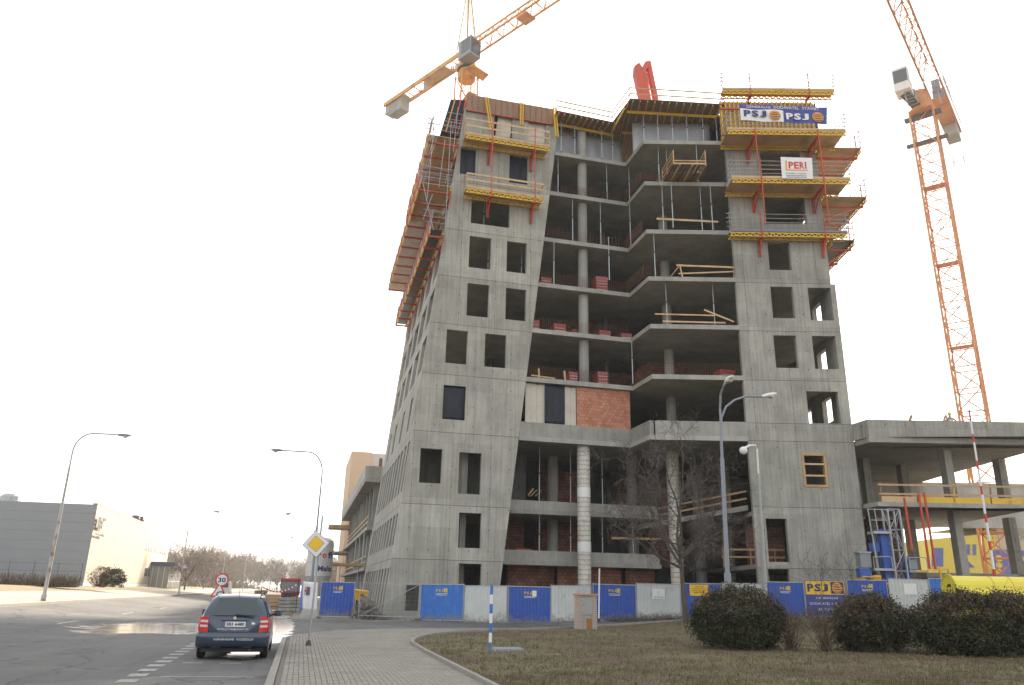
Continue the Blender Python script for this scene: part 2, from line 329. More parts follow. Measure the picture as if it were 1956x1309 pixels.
M['crane'] = pm('crane_yellow', (0.66, 0.33, 0.06), (0.55, 0.26, 0.05), 1.5, 0.5, c3=(0.36, 0.16, 0.05), s3=0.8)
M['crane2'] = pm('crane_orange', (0.58, 0.26, 0.08), (0.48, 0.20, 0.06), 1.5, 0.5, c3=(0.5, 0.10, 0.06), s3=0.8)
M['glass'] = pm('glass_dark', (0.04, 0.05, 0.06), rough=0.08, spec=0.8)
M['rubber'] = pm('rubber', (0.012, 0.012, 0.013), (0.02, 0.02, 0.02), 12, 0.8)
M['black'] = pm('black_plastic', (0.015, 0.015, 0.016), rough=0.6)
M['void'] = pm('interior_dark', (0.03, 0.03, 0.032), rough=0.9)
# ================================================================== SETTING: ground, road, pavement, grass
def asphalt(name):
    m, t, b = nodes(name); L = t.links.new; N = t.nodes.new
    tc = N('ShaderNodeTexCoord')
    def noise(scale, st=(1, 1, 1), det=6, ro=0.6):
        mp = N('ShaderNodeMapping'); mp.inputs['Scale'].default_value = st; L(tc.outputs['Object'], mp.inputs[0])
        n = N('ShaderNodeTexNoise'); n.inputs['Scale'].default_value = scale; n.inputs['Detail'].default_value = det; n.inputs['Roughness'].default_value = ro; L(mp.outputs[0], n.inputs[0]); return n.outputs[0]
    def ramp(i, a, ca, z, cz):
        r_ = N('ShaderNodeValToRGB'); e = r_.color_ramp.elements; e[0].position = a; e[1].position = z; e[0].color = (*ca, 1); e[1].color = (*cz, 1); L(i, r_.inputs[0]); return r_.outputs[0]
    def mth(op, a, bb=None):
        q = N('ShaderNodeMath'); q.operation = op
        for k, x in enumerate((a, bb)):
            if x is None: continue
            if isinstance(x, (int, float)): q.inputs[k].default_value = x
            else: L(x, q.inputs[k])
        return q.outputs[0]
    def mul(a, c):
        mx = N('ShaderNodeMix'); mx.data_type = 'RGBA'; mx.blend_type = 'MULTIPLY'; mx.inputs[0].default_value = 1.0; L(a, mx.inputs[6]); L(c, mx.inputs[7]); return mx.outputs[2]
    base = ramp(noise(0.25, (1, 0.35, 1), 6), 0.35, (0.104, 0.103, 0.101), 0.68, (0.142, 0.139, 0.133))
    base = mul(base, ramp(noise(55.0, det=3), 0.3, (0.80,) * 3, 0.7, (1.15,) * 3))
    base = mul(base, ramp(noise(0.9, (2.2, 0.12, 1), 5), 0.36, (0.80,) * 3, 0.5, (1.0,) * 3))     # wheel tracks and seams along the street
    dust = ramp(noise(0.6, (1, 1, 1), 7), 0.52, (0,) * 3, 0.75, (1,) * 3)
    mx = N('ShaderNodeMix'); mx.data_type = 'RGBA'; L(dust, mx.inputs[0]); L(base, mx.inputs[6]); mx.inputs[7].default_value = (0.17, 0.155, 0.13, 1); base = mx.outputs[2]
    # cracks and repair patches
    vo = N('ShaderNodeTexVoronoi'); vo.feature = 'DISTANCE_TO_EDGE'; vo.inputs['Scale'].default_value = 0.28; wp_ = N('ShaderNodeMapping'); L(tc.outputs['Object'], wp_.inputs[0]); wn0 = N('ShaderNodeTexNoise'); wn0.inputs['Scale'].default_value = 0.8; L(tc.outputs['Object'], wn0.inputs[0]); vm = N('ShaderNodeVectorMath'); vm.operation = 'MULTIPLY_ADD'; L(wn0.outputs['Color'], vm.inputs[0]); vm.inputs[1].default_value = (1.6, 1.6, 0); L(wp_.outputs[0], vm.inputs[2]); L(vm.outputs[0], vo.inputs['Vector'])
    base = mul(base, ramp(vo.outputs['Distance'], 0.004, (0.55,) * 3, 0.012, (1.0,) * 3))
    v2 = N('ShaderNodeTexVoronoi'); v2.inputs['Scale'].default_value = 0.16; v2.distance = 'CHEBYCHEV'; L(tc.outputs['Object'], v2.inputs['Vector']); sx_ = N('ShaderNodeSeparateColor'); L(v2.outputs['Color'], sx_.inputs[0]); base = mul(base, ramp(sx_.outputs[0], 0.2, (0.86,) * 3, 0.8, (1.06,) * 3))
    # melt water: zones (centre x, y, half sizes) broken up by noise
    sp = N('ShaderNodeSeparateXYZ'); L(tc.outputs['Object'], sp.inputs[0]); tot = None
    for (x, y, sx, sy, g) in WET:
        dx = mth('DIVIDE', mth('SUBTRACT', sp.outputs[0], x), sx); dy = mth('DIVIDE', mth('SUBTRACT', sp.outputs[1], y), sy)
        r2 = mth('ADD', mth('MULTIPLY', dx, dx), mth('MULTIPLY', dy, dy))
        g_ = mth('MULTIPLY', mth('SUBTRACT', 1.0, mth('MINIMUM', r2, 1.0)), g); tot = g_ if tot is None else mth('MAXIMUM', tot, g_)
    wn = noise(0.75, (0.45, 1.0, 1), 9, 0.72)
    wet = mth('SUBTRACT', mth('ADD', mth('MULTIPLY', wn, 1.0), mth('MULTIPLY', tot, 0.44)), 0.68)
    wm = ramp(wet, 0.015, (0,) * 3, 0.09, (1,) * 3); damp = ramp(wet, -0.03, (0,) * 3, 0.05, (1,) * 3)
    dk = N('ShaderNodeMix'); dk.data_type = 'RGBA'; L(damp, dk.inputs[0]); L(base, dk.inputs[6]); dk.inputs[7].default_value = (0.05, 0.048, 0.045, 1)
    L(dk.outputs[2], b.inputs['Base Color'])
    rr = N('ShaderNodeMix'); rr.data_type = 'FLOAT'; L(wm, rr.inputs[0]); rr.inputs[2].default_value = 0.82; rr.inputs[3].default_value = 0.09; L(rr.outputs[0], b.inputs['Roughness'])
    b.inputs['Specular IOR Level'].default_value = 0.4
    bn = N('ShaderNodeBump'); bn.inputs['Distance'].default_value = 0.01; L(noise(60.0, det=3), bn.inputs['Height'])
    st = N('ShaderNodeMix'); st.data_type = 'FLOAT'; L(wm, st.inputs[0]); st.inputs[2].default_value = 0.5; st.inputs[3].default_value = 0.0; L(st.outputs[0], bn.inputs['Strength']); L(bn.outputs[0], b.inputs['Normal'])
    return m
WET = [(-5.4, 36, 4.0, 6.5, 1.0), (-0.9, 37, 1.0, 15.0, 1.2), (0.6, 30.6, 3.0, 1.6, 1.1), (-1.3, 23, 0.7, 3.0, 1.0), (-1.2, 60, 2.0, 16.0, 0.9)]
M['asphalt'] = asphalt('asphalt')
M['dirt'] = pm('site_dirt', (0.17, 0.145, 0.11), (0.24, 0.21, 0.165), 1.2, 0.95, 0.5, c3=(0.30, 0.28, 0.25), s3=0.4)
M['verge'] = pm('dry_verge', (0.20, 0.16, 0.085), (0.27, 0.21, 0.12), 1.4, 0.95, 0.5, c3=(0.15, 0.15, 0.07), s3=0.3)
M['lawn'] = pm('winter_lawn', (0.105, 0.09, 0.045), (0.15, 0.13, 0.07), 2.2, 0.95, 0.6, c3=(0.10, 0.062, 0.042), s3=0.28, f3=(0.46, 0.62))
M['pavejoint'] = pm('paving_sand', (0.14, 0.125, 0.105), (0.19, 0.17, 0.145), 9, 0.95)
M['paver'] = pm('concrete_paver', (0.285, 0.262, 0.225), (0.225, 0.205, 0.175), 1.3, 0.9, 0.2, c3=(0.20, 0.185, 0.16), s3=0.5)
M['pavewalk'] = pm('far_pavement', (0.40, 0.36, 0.30), (0.33, 0.30, 0.25), 1.3, 0.9, 0.2, c3=(0.26, 0.24, 0.2), s3=0.4)
M['kerb'] = pm('kerb_stone', (0.30, 0.28, 0.245), (0.23, 0.215, 0.19), 4, 0.9, 0.3)
M['roadpaint'] = pm('road_paint_worn', (0.38, 0.37, 0.345), (0.19, 0.185, 0.175), 7, 0.8)

def frange(a, b, s):
    n = max(1, int(round((b - a) / s))); return [a + (b - a) * i / n for i in range(n + 1)]
def sheet(name, xs, ys, m, dz=0.0, kind='structure', parent=None):
    """xs: list or function of y giving (x0, x1, n)"""
    vs, fs = [], []
    rows = [(xs(y) if callable(xs) else xs) for y in ys]; n = len(rows[0])
    for y, r_ in zip(ys, rows): vs += [(x, y, gz(x, y) + dz) for x in r_]
    for j in range(len(ys) - 1):
        for i in range(n - 1): fs.append((j * n + i, j * n + i + 1, (j + 1) * n + i + 1, (j + 1) * n + i))
    mb = MB(); mb.add(vs, fs); o = mb.build(name, m, parent, smooth=True); 
    if not parent: o['kind'] = kind
    return o
gx = [-900, -500, -250, -120, -60, -40] + frange(-30, -6, 1.5) + frange(-4, 10, 2) + frange(12, 60, 3) + [90, 160, 300, 600, 900]
gy = [-60, -30] + frange(-10, 60, 2) + [70, 80, 100, 130, 170, 230, 320, 450, 700, 1100, 1600]
sheet('ground', gx, gy, M['dirt'], -0.05)
KERB_X, LEFT_K = -0.45, -13.2
road = sheet('road', frange(LEFT_K, KERB_X, 0.75), frange(-20, 70, 2) + frange(74, 440, 12), M['asphalt'], 0.0)
def interp(tab, y):
    if y <= tab[0][0]: return tab[0][1]
    for (a, b), (c, d) in zip(tab, tab[1:]):
        if y <= c: return b + (d - b) * (y - a) / (c - a)
    return tab[-1][1]
XL = [(-30, 3.35), (22, 3.42), (25, 3.50), (26.4, 3.66), (28.2, 4.15), (29.8, 4.75), (31.2, 5.6), (32.6, 6.8), (33.8, 8.3), (34.7, 9.9), (35.6, 12.4), (37.8, 16.4), (40, 20.7), (44, 27.5)]
PL = [(-30, KERB_X + 0.16), (28.2, KERB_X + 0.16), (29.4, -0.05), (31, 0.55), (33.0, 1.6), (34.4, 2.9), (35.2, 5.0), (36.0, 9.0), (36.9, 12.6), (38.9, 16.4), (41.1, 20.7), (44.9, 27.5)]
side = sheet('side_street', frange(KERB_X + 0.004, 60, 1.2), frange(26.5, 47, 1.0), M['asphalt'], 0.003)
def grass_row(y): return [interp(XL, y) + (60 - interp(XL, y)) * (i / 40.0) ** 1.5 for i in range(41)]
lawn_y = frange(-20, 22, 2) + frange(22.5, 44, 0.5)
lawn = sheet('lawn', grass_row, lawn_y, M['lawn'], 0.10)
def pave_row(y):
    a, b = interp(PL, y), interp(XL, y) - 0.02; return [a + (b - a) * i / 10.0 for i in range(11)]
pave = sheet('pavement', pave_row, frange(-20, 26, 2) + frange(26.4, 44, 0.4), M['pavejoint'], 0.085)
# individual pavers (10 x 20 cm, running bond), nearest ones as objects, the rest of the laid field joined
pme = MB().box(-0.0475, 0.0475, -0.0975, 0.0975, -0.03, 0.0)
# small arris so that each block has its own edge
pav = MB(); pav.hexa([(-0.048, -0.098, -0.03), (0.048, -0.098, -0.03), (0.048, 0.098, -0.03), (-0.048, 0.098, -0.03)], [(-0.044, -0.094, 0.0), (0.044, -0.094, 0.0), (0.044, 0.094, 0.0), (-0.044, 0.094, 0.0)])
blocks = []
rng = random.Random(3)
nx = 0; x = KERB_X + 0.21
while x < 13:
    y = 13.6 + (0.1 if nx % 2 else 0.0)
    while y < 38:
        if interp(PL, y) + 0.06 < x < interp(XL, y) - 0.07: blocks.append((x, y))
        y += 0.2
    x += 0.1; nx += 1
blocks.sort(key=lambda p: abs(p[1] - 15.4) + 0.12 * abs(p[0] - 1.3))
proto = None
rest = MB()
for i, (x, y) in enumerate(blocks):
    z = 0.085 + gz(x, y) + rng.uniform(0.012, 0.018)
    if i < 300:
        if proto is None:
            proto = pav.build('paver', M['paver'], pave); ob = proto
        else:
            ob = proto.copy(); col.objects.link(ob); ob.parent = pave
        ob.location = (x, y, z); ob.rotation_euler = (rng.uniform(-.01, .01), rng.uniform(-.012, .012), rng.uniform(-.01, .01))
    else:
        b = len(rest.v); tz = rng.uniform(-0.0015, 0.0015)
        rest.v += [Vector((p.x + x, p.y + y, p.z + z + tz * (1 if p.x > 0 else -1))) for p in pav.v]; rest.f += [tuple(k + b for k in f) for f in pav.f if f != (3, 2, 1, 0)]
rest.build('paver_field', M['paver'], pave, kind='stuff')
# kerb stones
kerb_st = sheet('kerb', [KERB_X - 0.02, KERB_X + 0.15], frange(-20, 28, 2), M['pavejoint'], 0.02)
y = 12.0; k = 0
while y < 27.9:
    MB().hexa([(KERB_X - 0.01, y + .006, -0.02), (KERB_X + .15, y + .006, -0.02), (KERB_X + .15, y + .994, -0.02), (KERB_X - 0.01, y + .994, -0.02)], [(KERB_X + 0.01, y + .006, 0.115), (KERB_X + .15, y + .006, 0.118), (KERB_X + .15, y + .994, 0.118), (KERB_X + 0.01, y + .994, 0.115)]).build('kerb_stone', M['kerb'], kerb_st); y += 1.0
def edge_stones(tab, y0, y1, step, w, h, side_, parent, name='kerb_stone'):
    pts = []; y = y0
    while y <= y1: pts.append(Vector((interp(tab, y), y, 0))); y += 0.1
    acc = [pts[0]]; last = pts[0]
    for p in pts:
        if (p - last).length >= step: acc.append(p); last = p
    for a, b in zip(acc, acc[1:]):
        d = (b - a).normalized(); n = Vector((d.y, -d.x, 0)) * w * side_; g = d * 0.006
        q = [a + g, b - g, b - g + n, a + g + n]; 
        if side_ < 0: q = [q[3], q[2], q[1], q[0]]
        q = [q[0], q[3], q[2], q[1]]
        lo = [Vector((p.x, p.y, gz(p.x, p.y) - 0.02)) for p in q]; hi = [Vector((p.x, p.y, gz(p.x, p.y) + h)) for p in q]
        MB().hexa(lo, hi).build(name, M['kerb'], parent)
edge_stones(XL, 12.0, 43, 1.0, 0.09, 0.175, -1, kerb_st)
edge_stones(PL, 28.2, 44, 1.0, 0.12, 0.10, -1, kerb_st)
# left side: kerb, pavement, verge
left_w = sheet('left_pavement', frange(-17.6, LEFT_K - 0.15, 0.8), frange(-20, 440, 5), M['pavewalk'], 0.11)
verge = sheet('verge', frange(-60, -17.6, 3), frange(-20, 440, 5), M['verge'], 0.10)
lk = sheet('left_kerb', [LEFT_K - 0.152, LEFT_K], frange(-20, 440, 5), M['kerb'], 0.05)
y = 30.0
while y < 110:
    z = gz(LEFT_K, y); MB().box(LEFT_K - 0.15, LEFT_K + 0.002, y + 0.008, y + 1.992, z - 0.02, z + 0.14).build('kerb_stone', M['kerb'], lk); y += 2.0
MB().box(LEFT_K - 0.15, LEFT_K + 0.002, 110, 440, gz(LEFT_K, 200) - 0.02, gz(LEFT_K, 200) + 0.14).build('kerb_run', M['kerb'], lk)
# painted markings
def mark(pts): 
    MB().poly([(x, y, gz(x, y) + 0.005) for x, y in pts]).build('road_marking', M['roadpaint'], road)
yy = 15.2
while yy < 30:
    mark([(-3.06, yy), (-2.72, yy), (-2.72, yy + 0.5), (-3.06, yy + 0.5)]); yy += 1.0
mark([(-2.45, 17.1), (-0.72, 16.9), (-0.72, 17.01), (-2.45, 17.21)])
mark([(-2.45, 20.0), (-2.0, 19.95), (-2.0, 20.1), (-2.45, 20.15)]); mark([(-1.62, 19.9), (-1.15, 19.85), (-1.15, 20.0), (-1.62, 20.05)])
for yy in (36, 48, 60): mark([(-9.3, yy), (-9.16, yy), (-9.16, yy + 3), (-9.3, yy + 3)])

# grass blades: short, dry, trodden
def blades():
    import numpy as np
    g = np.random.default_rng(5); n = 150000
    y = 12.5 + (g.random(n) ** 1.5) * 27.0; x = np.empty(n)
    xl = np.array([interp(XL, v) for v in y]) + 0.1
    far = 6 + (y) * 1.02
    x = xl + g.random(n) * np.maximum(1.0, far - xl)
    keep = (np.sin(x * 1.7 + y * 0.9) + np.sin(x * 0.63 - y * 1.3) + g.random(n) * 2.2) > -0.4
    x, y = x[keep], y[keep]; n = len(x)
    z = np.array([gz(a, b) for a, b in zip(x, y)]) + 0.098
    h = (0.018 + 0.04 * g.random(n)) * (1 + 0.7 * np.clip(np.sin(x * 2.3 + 1.7 * np.sin(y * .9)) * np.sin(y * 2.9 + x), -.5, 1)); a = g.random(n) * 6.283; w_ = 0.004 + 0.006 * g.random(n); lx, ly = (g.random(n) - .5) * 0.06, (g.random(n) - .5) * 0.06
    v = np.empty((n, 3, 3), 'f'); v[:, 0, 0] = x - np.cos(a) * w_; v[:, 0, 1] = y - np.sin(a) * w_; v[:, 0, 2] = z
    v[:, 1, 0] = x + np.cos(a) * w_; v[:, 1, 1] = y + np.sin(a) * w_; v[:, 1, 2] = z
    v[:, 2, 0] = x + lx; v[:, 2, 1] = y + ly; v[:, 2, 2] = z + h
    me = bpy.data.meshes.new('grass'); me.vertices.add(n * 3); me.vertices.foreach_set('co', v.ravel()); me.loops.add(n * 3); me.loops.foreach_set('vertex_index', np.arange(n * 3, dtype='i'))
    me.polygons.add(n); me.polygons.foreach_set('loop_start', np.arange(0, n * 3, 3, dtype='i')); me.update(); me.validate()
    me.materials.append(M['blade']); o = bpy.data.objects.new('grass', me); col.objects.link(o)
    tag(o, 'short trodden dry grass covering the lawn', 'grass', kind='stuff')
M['blade'] = leafmat('dry_grass', (0.10, 0.085, 0.035), (0.19, 0.165, 0.085))
M['blade'].node_tree.nodes['Principled BSDF'].inputs['Roughness'].default_value = 0.9
blades()
def tufts():
    import numpy as np
    g = np.random.default_rng(15); n = 2600; y = 13.5 + 25 * g.random(n) ** 1.3; xl_ = np.array([interp(XL, v) for v in y]) + .15; x = xl_ + g.random(n) * (y * 1.0 + 6 - xl_); k = 9
    x = np.repeat(x, k) + g.normal(0, .035, n * k); y = np.repeat(y, k) + g.normal(0, .035, n * k); z = np.array([gz(a, b) for a, b in zip(x, y)]) + .1; h = .05 + .09 * g.random(n * k); a = g.random(n * k) * 6.28; w_ = .006
    v = np.empty((n * k, 3, 3), 'f'); v[:, 0] = np.stack([x - np.cos(a) * w_, y - np.sin(a) * w_, z], 1); v[:, 1] = np.stack([x + np.cos(a) * w_, y + np.sin(a) * w_, z], 1); v[:, 2] = np.stack([x + g.normal(0, .04, n * k), y + g.normal(0, .04, n * k), z + h], 1); n = n * k
    me = bpy.data.meshes.new('grass_tufts'); me.vertices.add(n * 3); me.vertices.foreach_set('co', v.ravel()); me.loops.add(n * 3); me.loops.foreach_set('vertex_index', np.arange(n * 3, dtype='i')); me.polygons.add(n); me.polygons.foreach_set('loop_start', np.arange(0, n * 3, 3, dtype='i')); me.update(); me.validate(); me.materials.append(M['tuft']); o = bpy.data.objects.new('grass_tufts', me); col.objects.link(o); tag(o, 'taller dry grass tufts dotted over the lawn', 'grass', kind='stuff')
M['tuft'] = leafmat('tuft_grass', (0.07, 0.07, 0.025), (0.22, 0.185, 0.10)); tufts()
# fallen leaves and litter on the lawn
rng = random.Random(11); lv = MB()
for i in range(3800):
    y = rng.uniform(14.5, 27); x = rng.uniform(3.8, 26) if rng.random() < 0.45 else rng.gauss(17, 4.0)
    if rng.random() < 0.55: y = rng.gauss(20.5, 1.3)
    if x < interp(XL, y) + 0.2 or x > 30: continue
    s_ = rng.uniform(0.018, 0.04); a = rng.uniform(0, 6.28); c, d = math.cos(a) * s_, math.sin(a) * s_; z = gz(x, y) + 0.12 + rng.uniform(0, .02); t = rng.uniform(-.02, .02)
    lv.add([(x - c, y - d, z + t), (x + d * .6, y - c * .6, z), (x + c, y + d, z - t * .5), (x - d * .6, y + c * .6, z + .008)], [(0, 1, 2, 3)])
M['deadleaf'] = leafmat('dead_leaf', (0.13, 0.055, 0.03), (0.30, 0.21, 0.13))
tag(lv.build('fallen_leaves', M['deadleaf']), 'brown fallen leaves scattered over the lawn', 'leaves', kind='stuff')
# ================================================================== TOWER UNDER CONSTRUCTION
ZJ = [0.0, 3.6, 7.15, 12.1, 16.25, 20.05, 23.8, 27.62, 31.72, 35.42, 38.4]
def xl(z): return 5.14 + 0.1 * z
def xr(z): return 12.55 + 0.112 * z
tower = thing('concrete_tower', 'grey unfinished concrete high-rise with leaning left corner and open floors', 'building', (20, 52, 0))
def wz(px, py, Y=52.0):
    p = ony(px, py, Y); return p.x, p.z
def hole(px0, py0, px1, py1, Y=52.0):
    a = ony((px0 + px1) / 2, py0, Y).z; b = ony((px0 + px1) / 2, py1, Y).z; m_ = (py0 + py1) / 2
    return (ony(px0, m_, Y).x, ony(px1, m_, Y).x, b, a)
FW = [hole(775, 1118, 801, 1167), hole(876, 865, 919, 944), hole(876, 980, 919, 1047), hole(876, 1077, 919, 1130), hole(802, 857, 844, 923),
      hole(846, 737, 889, 802), hole(852, 631, 893, 695), hole(926, 639, 967, 702), hole(892, 543, 934, 605), hole(966, 552, 1005, 612),
      hole(896, 453, 938, 513), hole(968, 463, 1006, 521), hole(900, 382, 974, 431), hole(879, 283, 909, 334), hole(973, 297, 1008, 351),
      hole(944, 215, 979, 262), hole(1009, 230, 1043, 272)]
for a, b in zip(ZJ, ZJ[1:]):
    a2, b2 = a + (0.012 if a else -0.3), b - 0.012
    hs = []
    for h in FW:
        zc = (h[2] + h[3]) / 2
        if a < zc < b: hs.append((h[0], h[1], max(h[2], a2 + 0.05), min(h[3], b2 - 0.05)))
    zs = sorted({a2, b2} | {h[2] for h in hs} | {h[3] for h in hs})
    xi = sorted({h[0] for h in hs} | {h[1] for h in hs})
    mb = MB(); grid_wall(mb, [xl] + xi + [xr], zs, hs, lambda x, z: (x, 52.0, z), lambda x, z: (x, 52.35, z))
    mb.build('wall_section', M['conc'], tower)
# left facade along the street, leaning inwards with the corner
def lf(y, z): return (xl(z) + 0.05, y, z)
def lb(y, z): return (xl(z) + 0.42, y, z)
bays = [(52.9 + 4.15 * i, 54.3 + 4.15 * i) for i in range(5)]
for k, (a, b) in enumerate(zip(ZJ, ZJ[1:])):
    a2, b2 = a + (0.012 if a else -0.3), b - 0.012; hs = []
    if k < 3:
        for y in [52.6 + 2.05 * i for i in range(10)]: hs.append((y, y + 1.25, a + (0.9 if k else 0.2), b - 0.55))
    elif k == 3:
        for y0, y1 in [(52.55, 53.3), (55.6, 56.9), (60.4, 61.8), (65.8, 67.2), (70.2, 71.5)]: hs.append((y0, y1, a + 0.7, b - 0.9))
    elif k < 9:
        for y0, y1 in bays: hs.append((y0 - .3, y1 + 1.15, a + 0.45, b - 0.62))
    zs = sorted({a2, b2} | {h[2] for h in hs} | {h[3] for h in hs}); ys = sorted({52.36, 74.0} | {h[0] for h in hs} | {h[1] for h in hs})
    mb = MB(); grid_wall(mb, ys, zs, hs, lf, lb); mb.f = [tuple(reversed(f)) for f in mb.f]
    mb.build('facade_section', M['conc_side'], tower)
# right block front
RZ = [0.0, 3.5, 7.45, 11.95, 13.2, 16.3, 20.0, 23.75, 27.6, 31.3, 35.0, 38.3]
def rh(px0, py0, px1, py1):
    m_ = (py0 + py1) / 2; c = (px0 + px1) / 2
    return (ruz(px0, m_)[0], ruz(px1, m_)[0], ruz(c, py1)[1], ruz(c, py0)[1])
UL, UR = 6.45, 13.75
RH = [rh(1466, 991, 1506, 1079), rh(1468, 1086, 1508, 1112), rh(1535, 868, 1578, 929), rh(1543, 748, 1604, 811), rh(1480, 641, 1523, 703), rh(1554, 642, 1599, 705), rh(1474, 548, 1517, 608), rh(1546, 550, 1590, 612),
      rh(1468, 463, 1510, 516), rh(1460, 377, 1539, 428), rh(1453, 290, 1530, 338)]
for k, (a, b) in enumerate(zip(RZ, RZ[1:])):
    a2, b2 = a + (0.012 if a else -0.3), b - 0.012; hs = []
    if k in (3,): pass
    for h in RH:
        zc = (h[2] + h[3]) / 2
        if a < zc < b: hs.append((h[0], h[1], max(h[2], a2 + 0.04), min(h[3], b2 - 0.04)))
    ur = UR if b < 25 else UR - 0.3
    zs = sorted({a2, b2} | {h[2] for h in hs} | {h[3] for h in hs}); us = sorted({UL, ur} | {h[0] for h in hs} | {h[1] for h in hs})
    mb = MB(); grid_wall(mb, us, zs, hs, lambda u, z: rp(u, 0, z), lambda u, z: rp(u, 0.4, z)); mb.build('wall_section', M['conc_r'], tower)
    # right side wall of the block, with window openings that show the sky behind
    hs2 = []
    if 4 <= k <= 9:
        for v in (2.2, 6.2, 10.6, 15.0): hs2.append((v, v + 1.7, a + 0.75, b - 0.55))
    zs = sorted({a2, b2} | {h[2] for h in hs2} | {h[3] for h in hs2}); vs = sorted({0.402, 24.0} | {h[0] for h in hs2} | {h[1] for h in hs2})
    mb = MB(); grid_wall(mb, vs, zs, hs2, lambda v, z: rp(ur - 0.002, v, z), lambda v, z: rp(ur - 0.35, v, z)); mb.build('side_wall_section', M['conc_r'], tower)
# floor slabs
def slab_poly(z, g=0.0):
    L_ = xl(z) + 0.43
    return [Vector((L_, 52.36, z)), Vector((xr(z) - 0.002, 52.36, z)), Vector((xr(z) - 0.002, 52.0 + g, z)), Vector((22.7, 52.0 + g, z)), Vector((22.7, 48.5 + g, z)), rp(UL - .003, g, z), rp(UL - .003, 0.41, z), rp(UR - 0.66, 0.41, z), rp(UR - 0.66, 23.6, z), Vector((L_, 74.0, z))]
for z in (16.27, 20.06, 23.8, 27.65, 31.75, 35.44):
    MB().prism(slab_poly(z), (0, 0, 0.34)).build('floor_slab', M['conc_slab'], tower)
z = 11.94
MB().prism(slab_poly(z, 0.06), (0, 0, 0.32)).build('floor_slab', M['conc_slab'], tower)
# deep edge beam of the transfer floor
bm_ = MB(); bm_.box(xr(12.2) + 0.0, 22.69, 51.9, 52.25, 11.90, 12.22); bm_.build('beam_ledge', M['conc_pale'], tower)
MB().box(xr(12.6), 22.62, 51.98, 52.3, 12.225, 13.26).build('edge_beam', M['conc_slab'], tower)
MB().box(22.40, 22.72, 48.6, 51.97, 12.225, 13.26).build('edge_beam', M['conc_slab'], tower)
MB().box(22.36, 22.75, 48.5, 51.89, 11.90, 12.22).build('beam_ledge', M['conc_pale'], tower)
MB().rbox(0.09, UL - .003, 0.0, 0.32, 12.225, 13.26).build('edge_beam', M['conc_slab'], tower)
MB().rbox(0.07, UL - .003, -0.05, 0.32, 11.90, 12.22).build('beam_ledge', M['conc_pale'], tower)
# set-back lower floors
for z, h in ((3.5, 1.0), (7.02, 0.95)):
    yb = 53.9
    MB().prism([(xl(z) + .43, 52.36, z), (xr(z) + .3, 52.36, z), (xr(z) + .3, yb, z), (25.4, yb, z), (26.2, 58, z), (25.4, 74, z), (xl(z) + .43, 74, z)], (0, 0, 0.3)).build('floor_slab', M['conc_slab'], tower)
    MB().box(xr(z) + 0.32, 25.3, yb + 0.06, yb + 0.36, z + 0.302, z + h).build('edge_beam', M['conc_slab'], tower)
    MB().prism([rp(UL + .4, 0.42, z), rp(UR - .66, 0.42, z), rp(UR - .66, 24, z), rp(UL + .4, 24, z)], (0, 0, 0.3)).build('floor_slab', M['conc_slab'], tower)
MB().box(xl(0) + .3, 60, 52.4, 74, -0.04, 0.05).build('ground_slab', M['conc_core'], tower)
# ramp flight between the lower floors
MB().hexa([(24.2, 55.2, 6.35), rp(UL + .3, 2.2, 7.45), rp(UL + .3, 4.2, 7.45), (24.2, 57.2, 6.35)], [(24.2, 55.2, 6.7), rp(UL + .3, 2.2, 7.8), rp(UL + .3, 4.2, 7.8), (24.2, 57.2, 6.7)]).build('ramp', M['conc_slab'], tower)
# columns: sleeved giant columns below, bare concrete ones above
def sleeve(x, y, r, z0, z1, band=()):
    c = MB(); prof = []
    c.lathe((x, y, 0), [(r, z0), (r, z1)], 28); o = c.build('column', M['tube_sleeve'], tower, smooth=False)
    s = MB(); z = z0 + 0.2
    while z < z1 - .1:
        s.lathe((x, y, 0), [(r - 0.01, z), (r + 0.006, z + 0.004), (r + 0.006, z + 0.03), (r - 0.01, z + 0.034)], 28); z += 0.33
    s.build('sleeve_seam', M['seam'], o)
    for b0, b1 in band: MB().lathe((x, y, 0), [(r + .004, b0), (r + .012, b0 + .01), (r + .012, b1 - .01), (r + .004, b1)], 28).build('paper_wrap', M['white'], o)
sleeve(19.0, 52.75, 0.47, 0.05, 11.94, ((4.45, 5.1), (8.2, 8.9)))
sleeve(26.15, 52.95, 0.47, 0.05, 11.94)
p = ony(1388, 1000, 57.5); sleeve(p.x, 57.5, 0.47, 0.05, 11.94)
p = ony(1340, 1000, 64.5); sleeve(p.x, 64.5, 0.45, 0.05, 11.94)
for (z0, z1) in ((12.26, 16.27), (16.61, 20.06), (20.4, 23.8), (24.14, 27.65), (27.99, 31.75), (32.09, 35.44), (35.78, 38.7)):
    for x, y in ((19.15, 52.85), (26.3, 53.0)):
        if z0 > 35 and x > 20: continue
        MB().lathe((x, y, 0), [(0.38, z0), (0.38, z1)], 24).build('column', M['conc_col'], tower)
    for x, y in ((13.5, 60), (20.5, 60.5), (28.5, 60), (34, 52)):
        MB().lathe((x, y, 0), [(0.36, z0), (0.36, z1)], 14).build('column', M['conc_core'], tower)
for z0, z1 in ((0.05, 3.5), (3.8, 7.02), (7.32, 11.94)):
    for px in (1056, 1206, 1330):
        p = ony(px, 915, 58.0); MB().lathe((p.x, 58.0, 0), [(0.42, z0), (0.42, z1)], 16).build('column', M['conc_col'], tower)
